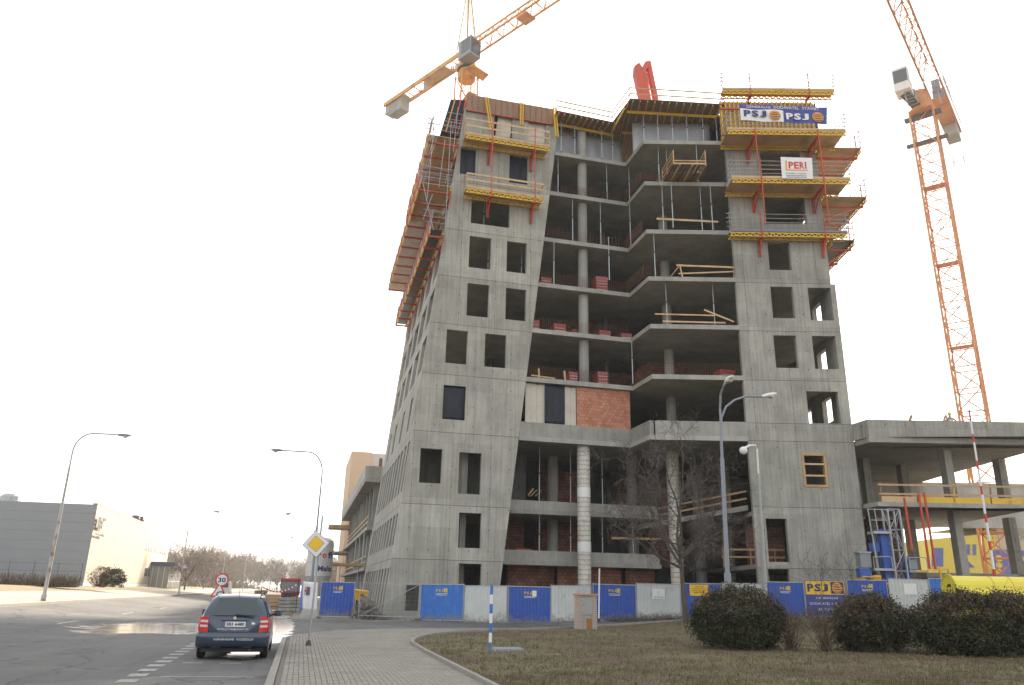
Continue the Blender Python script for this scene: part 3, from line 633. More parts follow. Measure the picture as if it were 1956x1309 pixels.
# core and inner walls
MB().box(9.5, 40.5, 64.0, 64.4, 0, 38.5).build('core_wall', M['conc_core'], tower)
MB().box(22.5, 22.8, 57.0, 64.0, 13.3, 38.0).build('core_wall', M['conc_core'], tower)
for i, (px0, py0, px1, py1, Y) in enumerate([(1030, 895, 1106, 953, 59.5), (1182, 900, 1196, 960, 59.5), (1238, 890, 1284, 965, 59.5), (1025, 985, 1106, 1050, 59.5), (965, 1015, 1000, 1050, 59.5), (1240, 1005, 1282, 1060, 59.5), (1400, 1000, 1440, 1075, 60.5), (1215, 650, 1300, 735, 57.5), (1380, 650, 1420, 735, 57.5)]):
    a = ony(px0, (py0 + py1) / 2, Y); b = ony(px1, (py0 + py1) / 2, Y); lo = ony(px0, py1, Y).z; hi = ony(px0, py0, Y).z
    lv_ = [0.05, 3.8, 7.32, 12.26, 16.61, 20.4]; base = max([q for q in lv_ if q <= lo + 1.2]); top = {0.05: 3.5, 3.8: 7.02, 7.32: 11.0, 12.26: 16.27, 16.61: 20.06, 20.4: 23.8}[base]
    MB().box(a.x, b.x, Y, Y + 0.3, base, top).build('brick_partition', M['brickwall'], tower)
MB().box(14.2, 17.7, 55.6, 55.9, 0.05, 3.5).build('brick_partition', M['brickwall'], tower)
MB().box(17.75, 22.6, 54.9, 55.2, 0.05, 3.5).build('brick_partition', M['brickwall'], tower)
MB().box(23.1, 25.4, 55.2, 55.5, 0.05, 3.5).build('brick_partition', M['brickwall'], tower)
MB().box(8.95, 9.35, 52.7, 52.9, 0.05, 3.5).build('brick_partition', M['brickwall'], tower)
MB().rbox(6.9, 9.5, 3.5, 3.8, 3.85, 6.4).build('brick_partition', M['brickwall'], tower)
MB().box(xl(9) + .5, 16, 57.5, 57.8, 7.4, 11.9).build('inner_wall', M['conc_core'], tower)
MB().box(10.2, 10.6, 53.5, 57.5, 0.1, 11.9).build('inner_wall', M['conc_slab'], tower)
# hollow-brick infill panel on the transfer floor, each brick laid
infill = MB().box(18.35, 22.60, 52.335, 52.46, 13.27, 16.26).build('brick_infill', M['mortar'], tower)
bz = 13.28; row = 0; rng = random.Random(2); b0 = {}
while bz < 16.2:
    bx = 18.36 - (0.15 if row % 2 else 0)
    while bx < 22.55:
        x0, x1 = max(bx, 18.36) + .011, min(bx + 0.30, 22.585) - .011
        if x1 - x0 > 0.05:
            MB().box(x0, x1, 52.30 - rng.uniform(0, .015), 52.334, bz + .01, min(bz + 0.235, 16.24)).build('brick', M[rng.choice(['brick', 'brick', 'brick2', 'brick2', 'brick3'])], infill)
        bx += 0.30
    bz += 0.245; row += 1
# boarded bay with dark sheet
bd = MB()
for i in range(9):
    x0 = xr(14.5) + 0.25 + i * 0.43
    if x0 < 18.2: MB().hexa([(x0 + .005, 52.30, 13.27), (min(x0 + .425, 18.3), 52.30, 13.27), (min(x0 + .425, 18.3), 52.34, 13.27), (x0 + .005, 52.34, 13.27)], [(x0 + .005, 52.32, 16.1 + rng.uniform(0, .14)), (min(x0 + .425, 18.3), 52.32, 16.1 + rng.uniform(0, .14)), (min(x0 + .425, 18.3), 52.36, 16.15), (x0 + .005, 52.36, 16.15)]).build('boarding_panel', M['tarpcream'], tower)
def cloth(name, m, o, ux, uz, w_, h, amp, nu=24, nv=10, parent=None, seed=1, sag=0.0, n=None, wav=5.0):
    g = random.Random(seed); ph = [g.uniform(0, 6) for _ in range(6)]; ux, uz, o = Vector(ux), Vector(uz), Vector(o); n = Vector(n) if n else ux.cross(uz)
    vs = []; fs = []
    for j in range(nv + 1):
        for i in range(nu + 1):
            a, b = i / nu, j / nv
            d = amp * (math.sin(a * wav * 2 + ph[0] + b * 1.3) + 0.6 * math.sin(a * wav * 4.7 + ph[1] - b) + 0.4 * math.sin(b * 7 + ph[2] + a * 3)) * (0.35 + 0.65 * math.sin(math.pi * min(1, b + .15)))
            vs.append(o + ux * (a * w_) + uz * (b * h - sag * math.sin(math.pi * a) * b) + n * d)
    for j in range(nv):
        for i in range(nu): k = j * (nu + 1) + i; fs.append((k, k + 1, k + nu + 2, k + nu + 1))
    b_ = MB(); b_.add(vs, fs); ob = b_.build(name, m, parent, smooth=True)
    md = ob.modifiers.new('thick', 'SOLIDIFY'); md.thickness = 0.006; return ob
a = ony(1042, 775, 52.0).x; b = ony(1081, 775, 52.0).x
cloth('dark_sheet', M['tarpdark'], (a, 52.24, 13.27), (1, 0, 0), (0, 0, 1), b - a, 2.95, 0.035, parent=tower, seed=4)
h = FW[5]; cloth('window_sheet', M['tarpdark'], (h[0] - .0, 52.16, h[2]), (1, 0, 0), (0, 0, 1), h[1] - h[0], h[3] - h[2], 0.05, parent=tower, seed=5, wav=3)
h = FW[15]; cloth('window_sheet', M['tarpcream'], (h[0] + .15, 52.2, h[2]), (1, 0, 0), (0.1, 0, 1), h[1] - h[0] - .3, h[3] - h[2], 0.05, parent=tower, seed=6, wav=2)
h = FW[16]; cloth('window_sheet', M['tarpcream'], (h[0] - .0, 52.2, h[2]), (1, 0, 0), (0, 0, 1), h[1] - h[0], h[3] - h[2] - .1, 0.03, parent=tower, seed=7, wav=2)
for i in (13, 14):
    h = FW[i]; cloth('window_sheet', M['tarpdark'], (h[0], 52.28, h[2]), (1, 0, 0), (0, 0, 1), h[1] - h[0], h[3] - h[2], 0.05, parent=tower, seed=8 + i, wav=3)
# timber window frame in the right block
h = RH[2]; wf = MB().rbox(h[0] - .06, h[0] + .1, -0.05, .3, h[2] - .05, h[3] + .08).rbox(h[1] - .1, h[1] + .06, -0.05, .3, h[2] - .05, h[3] + .08)
wf.rbox(h[0] + .1, h[1] - .1, -0.05, .3, h[3] - .1, h[3] + .08).rbox(h[0] + .1, h[1] - .1, -0.05, .3, h[2] - .05, h[2] + .1)
fr = wf.build('window_frame', M['wood'], tower)
for t in (0.30, 0.66):
    zz = h[2] + (h[3] - h[2]) * t; MB().rbox(h[0] + .1, h[1] - .1, -0.03, .02, zz, zz + .12).build('crossbar', M['woodpale'], fr)
h = RH[0]; wf = MB().rbox(h[0] + .0, h[1] - .0, 0.1, .2, 3.55, 3.9); wf.build('sill_beam', M['conc_slab'], tower)
# ================================================================== WORK PLATFORMS, FORMWORK, BANNERS ON THE TOWER
def lattice(mb, p, q, h=0.34, w=0.08, step=0.46):
    p, q = Vector(p), Vector(q); L_ = (q - p).length; up = Vector((0, 0, 1))
    mb.bar(p + up * (h / 2 - .035), q + up * (h / 2 - .035), w, .07); mb.bar(p - up * (h / 2 - .035), q - up * (h / 2 - .035), w, .07)
    n = max(2, int(L_ / step))
    for i in range(n):
        a, m_, b = p.lerp(q, i / n), p.lerp(q, (i + .5) / n), p.lerp(q, (i + 1) / n)
        mb.bar(a - up * (h / 2 - .06), m_ + up * (h / 2 - .06), w * .7, .07); mb.bar(m_ + up * (h / 2 - .06), b - up * (h / 2 - .06), w * .7, .07)
    mb.bar(p + Vector((0, 0, 0)), q, .02, h - .1) if False else None
def platform(name, label, P, s0, s1, depth, z, brackets, rails='plank', railh=(0.55, 1.05), deckmat='ply', hang=0.0, rise=0.0, ends=(True, True), inner=0.12, girders=True, toe='woodpale', brk=1.7, diag=True, group='work platforms on the tower'):
    c = P((s0 + s1) / 2, depth / 2, z); t = thing(name, label, 'work platform', c, group)
    n = max(2, int(depth / 0.2)); dk = MB()
    for i in range(n):      # deck boards
        d0, d1 = inner + (depth - inner) * i / n + .006, inner + (depth - inner) * (i + 1) / n - .006
        dk.hexa([P(s0, d1, z - .05), P(s1, d1, z - .05), P(s1, d0, z - .05), P(s0, d0, z - .05)], [P(s0, d1, z), P(s1, d1, z), P(s1, d0, z), P(s0, d0, z)])
    dk.build('deck', M[deckmat], t)
    if girders:
        for d in (depth - .06, inner + .08):
            g = MB(); lattice(g, P(s0, d, z - .225), P(s1, d, z - .225)); g.build('girder', M['yellow'], t)
    MB().bar(P(s0, depth, z + .09), P(s1, depth, z + .09), .03, .18).build('toe_board', M[toe], t)
    if rails == 'plank':
        for h in railh: MB().bar(P(s0, depth, z + h), P(s1, depth, z + h), .03, .15).build('guard_rail', M['woodpale'], t)
        for e, s in zip(ends, (s0, s1)):
            if e: MB().bar(P(s, .15, z + railh[1]), P(s, depth, z + railh[1]), .03, .13).bar(P(s, depth - .04, z), P(s, depth - .04, z + railh[1]), .08, .05).build('end_rail', M['wood'], t)
    elif rails == 'tube':
        for h in (0.4, 0.75, 1.1, 1.45): MB().tube(P(s0 - .25, depth - .02, z + h), P(s1 + .25, depth - .02, z + h), .028).build('guard_rail', M['steel'], t)
        for e, s in zip(ends, (s0, s1)):
            if e:
                for h in (0.5, 0.95, 1.4): MB().tube(P(s, .1, z + h), P(s, depth + .35, z + h), .028).build('end_rail', M['steel'], t)
                MB().tube(P(s, depth - .05, z - .2), P(s, depth - .05, z + 1.6), .026).build('rail_post', M['steel'], t)
    for s in brackets:
        b = MB(); w_ = .07
        for o in (-.06, .06):
            b.bar(P(s + o, .04, z - .46), P(s + o, depth + .02, z - .46), .05, .11)
            b.bar(P(s + o, .08, z - brk), P(s + o, .08, z - .2), .05, .09)
        if diag: b.bar(P(s, .1, z - brk + .1), P(s, depth - .2, z - .38), .08, .08)
        b.build('bracket', M['red'], t)
        up = railh[1] + .2 if rails == 'plank' else 1.65
        MB().bar(P(s, depth + .045, z - .45 - hang), P(s, depth + .045, z + up + rise), .06, .06).build('rail_post', M['red'], t)
    return t
def zw(px, py, Y=51.9): return ony(px, py, Y).z
def FP(s, d, z): return Vector((s, 51.98 - d, z))
def span(z, a, b):
    p, q = onz(*a, z), onz(*b, z); return p, q
# front left: two platforms
dA = 1.35; zA = (ony(890, 255, 51.98 - dA).z + ony(1050, 281, 51.98 - dA).z) / 2; p, q = span(zA, (890, 255), (1050, 281))
ax0, ax1 = p.x, q.x
platform('work_platform', 'upper plank-railed work platform below the dark top formwork, left part of the tower', FP, ax0, ax1, dA, zA, (onz(938, 270, zA).x, onz(1019, 282, zA).x), hang=2.6, railh=(0.75, 1.35))
dB = 1.25; zB = (ony(890, 360, 51.98 - dB).z + ony(1040, 377, 51.98 - dB).z) / 2; p, q = span(zB, (890, 360), (1040, 377))
platform('work_platform', 'lower plank-railed work platform just above the wide dark window, left part of the tower', FP, p.x, q.x, dB, zB, (onz(936, 370, zB).x, onz(1020, 380, zB).x), railh=(0.7, 1.2))
# dark wall formwork at the very top left, tilted struts
fwk = thing('wall_formwork', 'dark brown panel formwork with thin red ribs crowning the left part', 'formwork', (12, 51.9, 38.4))
x0, x1 = ony(890, 215, 51.9).x, ony(1056, 245, 51.9).x
MB().box(x0, x1, 51.88, 51.985, 38.15, 39.65).build('panel', M['woodgrey'], fwk)
n = 15
for i in range(n + 1):
    x = x0 + (x1 - x0) * i / n; MB().box(x - .02, x + .02, 51.82, 51.878, 38.2, 39.62).build('rib', M['red'], fwk)
MB().box(x0, x1, 51.81, 51.878, 38.1, 38.17).build('rail', M['red'], fwk)
MB().box(xl(38.5) - .1, x1, 52.4, 74, 38.42, 38.6).build('deck_form', M['plydark'], fwk)
for k, (pa, pb) in enumerate((((929, 186), (939, 250)), ((997, 196), (996, 240)), ((1059, 206), (1064, 262)))):
    a, b = ony(*pa, 51.5), ony(*pb, 51.5); s = thing('formwork_girder', ['leaning', 'middle upright', 'right-hand upright'][k] + ' pair of yellow timber girders in front of the dark top formwork', 'girder', b, 'girders against the top formwork')
    for o in (-.09, .09): MB().bar(b + Vector((o, 0, 0)), a + Vector((o, 0, 0)), .08, .2).build('girder', M['yellow'], s)
# left facade platforms
def LP(s, d, z): return Vector((xl(z) + .03 - d, s, z))
def lplat(label, pa, pb, yfront, s1, **k):
    z = ony((pa[0] + pb[0]) / 2, (pa[1] + pb[1]) / 2, yfront).z; a = ony(*pa, yfront).x; d = xl(z) - a
    br = []; s = yfront + .4
    while s < s1: br.append(s); s += 2.1
    return z, platform('work_platform', label, LP, yfront, s1, d, z, br, rails='tube', diag=False, **k)
z1, _ = lplat('topmost scaffold platform on the street side beside the dark formwork', (820, 257), (881, 266), 51.2, 66, deckmat='ply', toe='yellow', girders=True)
z2, _ = lplat('long middle scaffold platform with red brackets on the street side', (801, 349), (864, 355), 51.2, 73.5, deckmat='ply', girders=True)
z3, _ = lplat('lowest narrow dark-bottomed scaffold platform on the street side', (820, 436), (852, 440), 51.4, 73.5, deckmat='plydark', girders=True)
# dark wall form standing at the left corner top
cf = thing('corner_formwork', 'tall dark tilted wall form at the top street corner', 'formwork', (9, 53, 36))
cpts = [ony(843, 250, 53.0), ony(876, 262, 53.0), ony(893, 192, 53.0), ony(861, 190, 53.0)]
MB().prism(cpts, (0.0, 12.0, 0.0)).build('panel', M['tarpdark'], cf)
for f in (0.25, 0.6, 0.9):
    a = cpts[0].lerp(cpts[1], f) + Vector((0, -.08, 0)); b = cpts[3].lerp(cpts[2], f) + Vector((0, -.08, 0)); MB().bar(a, b, .09, .09).build('soldier', M['red' if f > .5 else 'ink_orange'], cf)
# stair of tubes left of the corner
sc_ = thing('tube_scaffold', 'open grey tube scaffold at the street corner of the top floors', 'scaffold', ony(830, 440, 51.0))
for pa, pb in (((829, 240), (816, 380)), ((862, 232), (850, 440)), ((850, 268), (838, 360)), ((875, 205), (866, 290)), ((808, 350), (828, 440)), ((826, 372), (808, 420)), ((824, 205), (808, 300)), ((831, 200), (826, 262)), ((843, 200), (838, 255))):
    MB().tube(ony(*pa, 50.9), ony(*pb, 50.9), .024).build('standard', M['steel'], sc_)
for pa, pb in (((800, 312), (866, 330)), ((800, 326), (866, 342)), ((797, 338), (862, 352)), ((807, 208), (890, 220)), ((808, 220), (886, 232)), ((806, 233), (884, 243)), ((804, 243), (860, 252)), ((808, 400), (864, 406)), ((806, 412), (862, 418)), ((806, 388), (866, 394))):
    MB().tube(ony(*pa, 50.85), ony(*pb, 50.85), .018).build('ledger', M['steel'], sc_)
# ---- right block: four front platforms, three side platforms
def RP(s, d, z): return rp(s, -d + -.03, z)
def rplat(label, mid_back, ol, orr, brs, **k):
    z = onr(*mid_back, -.1).z + .3; p, q = onz(*ol, z), onz(*orr, z); d = -((p - RO).dot(RN) + (q - RO).dot(RN)) / 2
    u0, u1 = (p - RO).dot(RU), (q - RO).dot(RU)
    return z, u0, u1, d, platform('work_platform', label, RP, u0, u1, d, z, [(onz(b, ol[1] + (orr[1] - ol[1]) * (b - ol[0]) / (orr[0] - ol[0]), z) - RO).dot(RU) for b in brs], **k)
zz2, ru0, ru1, rd, _ = rplat('yellow-edged work platform right below the long printed banner', (1490, 287), (1392, 243), (1612, 255), (1443, 1560), rails='tube', hang=2.9, rise=-1.6)
zz3, _a, _b, rd3, _ = rplat('yellow-edged work platform below the small white sign', (1497, 377), (1400, 337), (1622, 346), (1455, 1572), rails='tube', hang=3.3)
zz4, *_ = rplat('lowest grey-topped yellow-edged work platform of the right block', (1500, 459), (1396, 440), (1617, 447), (1455, 1575), rails='tube', toe='ink_grey', deckmat='plydark')
zz1 = 39.9; p, q = onz(1378, 176, zz1), onz(1587, 184, zz1)
u0, u1 = (p - RO).dot(RU), (q - RO).dot(RU); d1 = -(p - RO).dot(RN)
platform('work_platform', 'highest yellow-edged work platform above the long printed banner', RP, u0, u1, max(.9, d1), zz1, [(onz(1430, 178, zz1) - RO).dot(RU), (onz(1540, 182, zz1) - RO).dot(RU)], rails='tube', brk=.8)
def SP(s, d, z): return rp(UR - .2 + d, s, z)
for k, (pa, pb, nm) in enumerate((((1600, 280), (1645, 284), 'upper'), ((1609, 374), (1656, 377), 'middle'), ((1613, 457), (1633, 460), 'lowest'))):
    a, b = onr(*pa, -.3), onr(*pb, -.3); z = (a.z + b.z) / 2; d = (b - RO).dot(RU) - (UR - .2)
    platform('work_platform', nm + ' brown-bottomed platform jutting out on the far right side of the tower', SP, -.3, 9.5, d, z, (0.6, 3.2, 6.0, 8.6), rails='tube', deckmat='ply' if k < 2 else 'plydark')
# wall formwork panel with vertical yellow girders behind the banner
rf = thing('wall_formwork', 'yellow-ribbed wall formwork behind the long printed banner', 'formwork', rp(10, -.3, 36))
MB().rbox(UL - .3, UR - .1, -.12, -.06, 35.3, 39.3).build('panel', M['ply'], rf)
u = UL - .25
while u < UR - .15:
    MB().rbox(u, u + .09, -.36, -.125, 35.35, 39.25).build('girder', M['yellow'], rf); u += .34
for zz in (36.0, 38.4): MB().rbox(UL - .3, UR - .1, -.48, -.37, zz, zz + .12).build('waler', M['red'], rf)
MB().rbox(UR - .05, UR + .02, -.3, 11, 35.3, 39.2).build('side_panel', M['plydark'], rf)
MB().prism([rp(UL - .3, .5, 38.35), rp(UR - .3, .5, 38.35), rp(UR - .3, 23, 38.35), rp(UL - 1.5, 23, 38.35)], (0, 0, .15)).build('deck_form', M['woodgrey'], rf)
# printed banners
def quadpt(c, a, b): # c: 4 corner points bl br tr tl
    return (c[0] * (1 - a) + c[1] * a) * (1 - b) + (c[3] * (1 - a) + c[2] * a) * b
BO_ = -(rd + .16); bc = [onr(1414, 231, BO_), onr(1580, 238, BO_), onr(1580, 205, BO_), onr(1411, 199, BO_)]
ban = thing('printed_banner', 'long blue and white contractor banner with two ball logos', 'banner', bc[0])
def bsheet(name, a0, a1, b0, b1, m, off, parent, wave=0.05):
    mb = MB(); n_ = 24; vs = []; nrm = -RN
    for j in range(7):
        for i in range(n_ + 1):
            a, b = a0 + (a1 - a0) * i / n_, b0 + (b1 - b0) * j / 6
            vs.append(quadpt(bc, a, b) + nrm * (off + wave * math.sin(a * 17 + b * 2)))
    fs = [(j * (n_ + 1) + i, j * (n_ + 1) + i + 1, (j + 1) * (n_ + 1) + i + 1, (j + 1) * (n_ + 1) + i) for j in range(6) for i in range(n_)]
    mb.add(vs, fs); return mb.build(name, m, parent, smooth=True)
bsheet('cloth', 0, 1, 0, 1, M['banner_blue'], 0.0, ban); bsheet('white_field', 0.005, 0.5, 0.02, 0.72, M['banner_white'], 0.02, ban)
def bt(body, a, b, h, m, w_, bold=0.02):
    ux = (bc[1] - bc[0]).normalized(); uz = (bc[3] - bc[0]).normalized(); hh = (bc[3] - bc[0]).length * h; ww = (bc[1] - bc[0]).length * w_
    if len(body) < 5: word(body, hh, quadpt(bc, a, b) - RN * .09, ux, uz, m, ban, ww, bold); return
    text_obj(body, hh, quadpt(bc, a, b) - RN * .09, ux, uz, m, 'lettering', ban, width=ww, bold=bold)
for w_, a_, l_ in (('GENERÁLNÍ', .08, .28), ('DODAVATEL', .39, .29), ('STAVBY', .71, .2)): bt(w_, a_, .76, .17, M['banner_white'], l_, 0.0)
bt('PSJ', .045, .24, .38, M['ink_blue'], .26, .04); bt('PSJ', .53, .16, .38, M['banner_white'], .26, .04)
def disc(c, r, ux, uz, n_, m, name, parent, k=24):
    MB().poly([c + n_ + ux * (r * math.cos(2 * math.pi * i / k)) + uz * (r * math.sin(2 * math.pi * i / k)) for i in range(k)]).build(name, m, parent)
def ball_logo(c, r, ux, uz, n_, parent, b=None):
    ux, uz = Vector(ux).normalized(), Vector(uz).normalized(); disc(c, r, ux, uz, n_, M['ink_orange'], 'ball_logo', parent)
    for t, w_ in ((-.62, .14), (-.18, .16), (.3, .16), (.68, .1)):
        x = math.sqrt(max(0, 1 - t * t)) * r * .96; mb = MB(); top = []; bot = []
        for i in range(9):
            s = -1 + i / 4; cv = -.16 * (1 - s * s) * r
            top.append(c + n_ * 1.35 + ux * (x * s) + uz * (t * r + cv + w_ * r * .5 * (1 - .6 * s * s))); bot.append(c + n_ * 1.35 + ux * (x * s) + uz * (t * r + cv - w_ * r * .5 * (1 - .6 * s * s)))
        mb.poly(bot + top[::-1]).build('ball_stripe', M['ink_blue'], parent)
hb = (bc[3] - bc[0]).length
for a, b in ((.40, .36), (.89, .36)): ball_logo(quadpt(bc, a, b), hb * .29, bc[1] - bc[0], bc[3] - bc[0], -RN * .1, ban)
# small white sign
SO_ = -(rd3 + .12); sc4 = [onr(1494, 341, SO_), onr(1553, 342, SO_), onr(1551, 302, SO_), onr(1491, 300, SO_)]
sg = thing('printed_sign', 'small white formwork supplier sign with red lettering and orange corner', 'sign', sc4[0])
MB().prism(sc4, RN * .03).build('board', M['banner_white'], sg)
sux, suz = (sc4[1] - sc4[0]).normalized(), (sc4[3] - sc4[0]).normalized(); sw, sh = (sc4[1] - sc4[0]).length, (sc4[3] - sc4[0]).length; sn = -RN * .012
word('PERI', sh * .32, sc4[0] + sux * (.24 * sw) + suz * (.46 * sh) + sn, sux, suz, M['ink_red'], sg, sw * .58, .03)
MB().poly([sc4[0] + sux * (.14 * sw) + suz * (.36 * sh) + sn, sc4[0] + sux * (.86 * sw) + suz * (.36 * sh) + sn, sc4[0] + sux * (.86 * sw) + suz * (.42 * sh) + sn, sc4[0] + sux * (.14 * sw) + suz * (.42 * sh) + sn]).poly([sc4[0] + sux * (.14 * sw) + suz * (.42 * sh) + sn, sc4[0] + sux * (.19 * sw) + suz * (.42 * sh) + sn, sc4[0] + sux * (.19 * sw) + suz * (.84 * sh) + sn, sc4[0] + sux * (.14 * sw) + suz * (.84 * sh) + sn]).build('corner_mark', M['ink_orange'], sg)
text_obj('bednění a lešení', sh * .1, sc4[0] + sux * (.14 * sw) + suz * (.2 * sh) + sn, sux, suz, M['ink_grey'], 'lettering', sg, width=sw * .66)
for t in (.12, .05): MB().poly([sc4[0] + sux * (.14 * sw) + suz * (t * sh) + sn, sc4[0] + sux * (.8 * sw) + suz * (t * sh) + sn, sc4[0] + sux * (.8 * sw) + suz * ((t + .03) * sh) + sn, sc4[0] + sux * (.14 * sw) + suz * ((t + .03) * sh) + sn]).build('small_print', M['ink_grey'], sg)

# ---- top slab formwork on props, grey curtain behind
tf = thing('slab_formwork', 'yellow-beamed slab formwork table roofing the open middle bay', 'formwork', (22, 51, 38.7))
ZT = 38.75
a0 = onz(1064, 212, ZT + .1); a1 = onz(1170, 234, ZT + .1); a2 = onz(1204, 189, ZT + .1); a3 = onz(1384, 200, ZT + .1)
front = [a0, a1, a2, a3]
back = [Vector((a0.x, 62, ZT + .1)), Vector((a1.x, 62, ZT + .1)), Vector((a1.x + .2, 62, ZT + .1)), Vector((a3.x, 62, ZT + .1))]
MB().prism([a0, a1, a2, a3, rp(UL - .05, .6, ZT + .1), rp(UL - .05, 14, ZT + .1), Vector((a0.x, 62, ZT + .1))], (0, 0, .06)).build('plywood', M['woodgrey'], tf)
def secbeams(p, q, n_, L_, dirv):
    for i in range(n_):
        s = p.lerp(q, (i + .4) / n_) + Vector((0, 0, -.1)); s = s + dirv * .06; MB().bar(s, s + dirv * L_, .08, .18).build('secondary_beam', M['wood'], tf)
secbeams(a0, a1, 10, 8, Vector((0, 1, 0))); secbeams(a2, a3, 13, 8.5, RN.copy()); secbeams(a1 + Vector((.1, 0, 0)), a2, 5, 6.5, Vector((0.25, 1, 0)).normalized())
for off in (1.3, 4.2):
    g = MB(); lattice(g, a0 + Vector((-.1, off, -.32)), a1 + Vector((0.6, off, -.32)), .22, .09, .33); g.build('main_beam', M['yellow'], tf)
    g = MB(); lattice(g, a2 + RN * off + Vector((-.1, 0, -.32)), a3 + RN * off + Vector((-.3, 0, -.32)), .22, .09, .33); g.build('main_beam', M['yellow'], tf)
MB().bar(a1 + Vector((.3, .9, -.32)), a2 + Vector((-.1, .9, -.32)), .1, .2).build('main_beam', M['yellow'], tf)
for p, q in ((a0, a1), (a2, a3)):
    m_ = p.lerp(q, .5)
for pts, hs in (([a0, a1], (.55, 1.05)), ([a1, a2], (.5, 1.05)), ([a2, a3], (.55, 1.1))):
    for h in hs: MB().bar(pts[0] + Vector((0, .1, h)), pts[1] + Vector((0, .1, h)), .04, .11).build('guard_rail', M['wood'], tf)
for p in (a0, a1, a2, a2.lerp(a3, .45), a3): MB().bar(p + Vector((0, .1, .05)), p + Vector((0, .1, 1.15)), .04, .04).build('rail_post', M['red'], tf)
cl = cloth('tarpaulin', M['tarpgrey'], (16.7, 53.35, 35.8), (1, 0, 0), (0, 0, 1), 6.2, 2.95, 0.12, parent=tf, seed=21, wav=6)
cl = cloth('tarpaulin', M['tarpgrey'], (22.75, 50.6, 35.8), RU, (0, 0, 1), 6.4, 2.95, 0.14, parent=tf, seed=22, wav=5)
cl = cloth('tarpaulin', M['tarpdark'], (29.1, 48.2, 35.8), RN, (0, 0, 1), 6.0, 2.8, 0.1, parent=tf, seed=23, wav=2)
# red concrete placing hopper rising over the roof
hp = thing('red_placing_frame', 'red twin-armed steel frame sticking up above the roof', 'steel frame', ony(1236, 200, 58))
for pts, w_ in (([(1226, 200), (1212, 140), (1213, 125), (1221, 119), (1227, 128), (1240, 200)], .5), ([(1240, 200), (1226, 132), (1233, 117), (1243, 116), (1250, 150), (1260, 198), (1252, 198), (1243, 150), (1238, 128), (1234, 134), (1246, 200)], .5)):
    MB().prism([ony(x, y, 58) for x, y in pts], (0, w_, 0)).build('arm', M['red'], hp)
MB().tube(ony(1236, 140, 58.2), ony(1250, 198, 58.2), .1).build('strut', M['red'], hp)

# ---- steel props
def make_prop():
    t = thing('steel_prop', '', 'prop', (0, 0, 0), 'steel props between the open floors')
    MB().tube((0, 0, .01), (0, 0, .58), .042, n=8).build('outer_tube', M['prop'], t); MB().tube((0, 0, .58), (0, 0, .99), .03, n=8).build('inner_tube', M['steel'], t)
    MB().tube((0, 0, .56), (0, 0, .60), .07, n=8).build('collar', M['darksteel'], t); MB().box(-.07, .07, -.07, .07, 0, .012).build('base_plate', M['steel'], t); MB().box(-.07, .07, -.07, .07, .988, 1.0).build('head_plate', M['steel'], t)
    return t
prop0 = make_prop(); pfirst = [True]
def prop(px, py, floor, top, label, Y=None, z=None):
    p = onz(px, py, floor)
    if pfirst[0]: o = prop0; pfirst[0] = False
    else: o = copy_tree(prop0)
    o.location = p; o.scale = (1, 1, top - floor); o['label'] = label
F_ = {4: 16.61, 5: 20.4, 6: 24.14, 7: 27.99, 8: 32.09, 9: 35.78}; T_ = {3: 16.27, 4: 20.06, 5: 23.8, 6: 27.65, 7: 31.75, 8: 35.44, 9: 38.45}
ordn = ['first', 'second', 'third', 'fourth', 'fifth', 'sixth', 'seventh', 'eighth', 'ninth', 'tenth', 'eleventh', 'twelfth']
rows_ = {9: ('top tarpaulined floor', [(1072, 290), (1098, 295), (1150, 303), (1171, 308), (1211, 296), (1231, 276), (1258, 274), (1286, 275), (1314, 276), (1345, 278), (1371, 280)]),
         8: ('second floor below the roof formwork', [(1066, 372), (1160, 386), (1203, 388), (1260, 354), (1276, 357), (1334, 350)]),
         7: ('third floor below the roof formwork', [(1094, 463), (1148, 470), (1205, 470), (1268, 441), (1286, 435), (1342, 443), (1362, 440)]),
         6: ('fourth floor below the roof formwork', [(1058, 543), (1164, 535), (1252, 530)]),
         5: ('fifth floor below the roof formwork', [(1275, 625), (1366, 627)]),
         4: ('lowest railed floor', [(1209, 733)])}
for k, (nm, lst) in rows_.items():
    for i, (x, y) in enumerate(lst): prop(x, y, F_[k], T_[k], f'{ordn[i]} steel prop from the left on the {nm}' if len(lst) > 1 else f'single steel prop on the {nm}')
for (x, y), fl, tp, nm in (((1030, 948), 7.34, 11.94, 'upper'), ((1090, 950), 7.34, 11.94, 'upper'), ((1151, 955), 7.34, 11.94, 'upper'), ((1030, 1046), 3.82, 7.02, 'lower'), ((1090, 1048), 3.82, 7.02, 'lower'), ((1151, 1052), 3.82, 7.02, 'lower'), ((1210, 1056), 3.82, 7.02, 'lower')):
    p = ony(x, y, 54.4); o = copy_tree(prop0); o.location = (p.x, 54.4, fl); o.scale = (1, 1, tp - fl)
    o['label'] = {1030: 'left', 1090: 'second', 1151: 'third', 1210: 'right'}[x] + f' thin prop of the {nm} recessed floor behind the white sleeved column'

for (x, y), fl, tp, nm in (((932, 512), 23.95, 27.62, 'first upright window'), ((996, 520), 23.95, 27.62, 'second upright window'), ((924, 430), 27.8, 31.72, 'wide dark window')):
    p = ony(x, y, 53.6); o = copy_tree(prop0); o.location = (p.x, 53.6, fl); o.scale = (1, 1, tp - fl); o['label'] = 'pale prop seen inside the ' + nm + ' below the lower left platform'
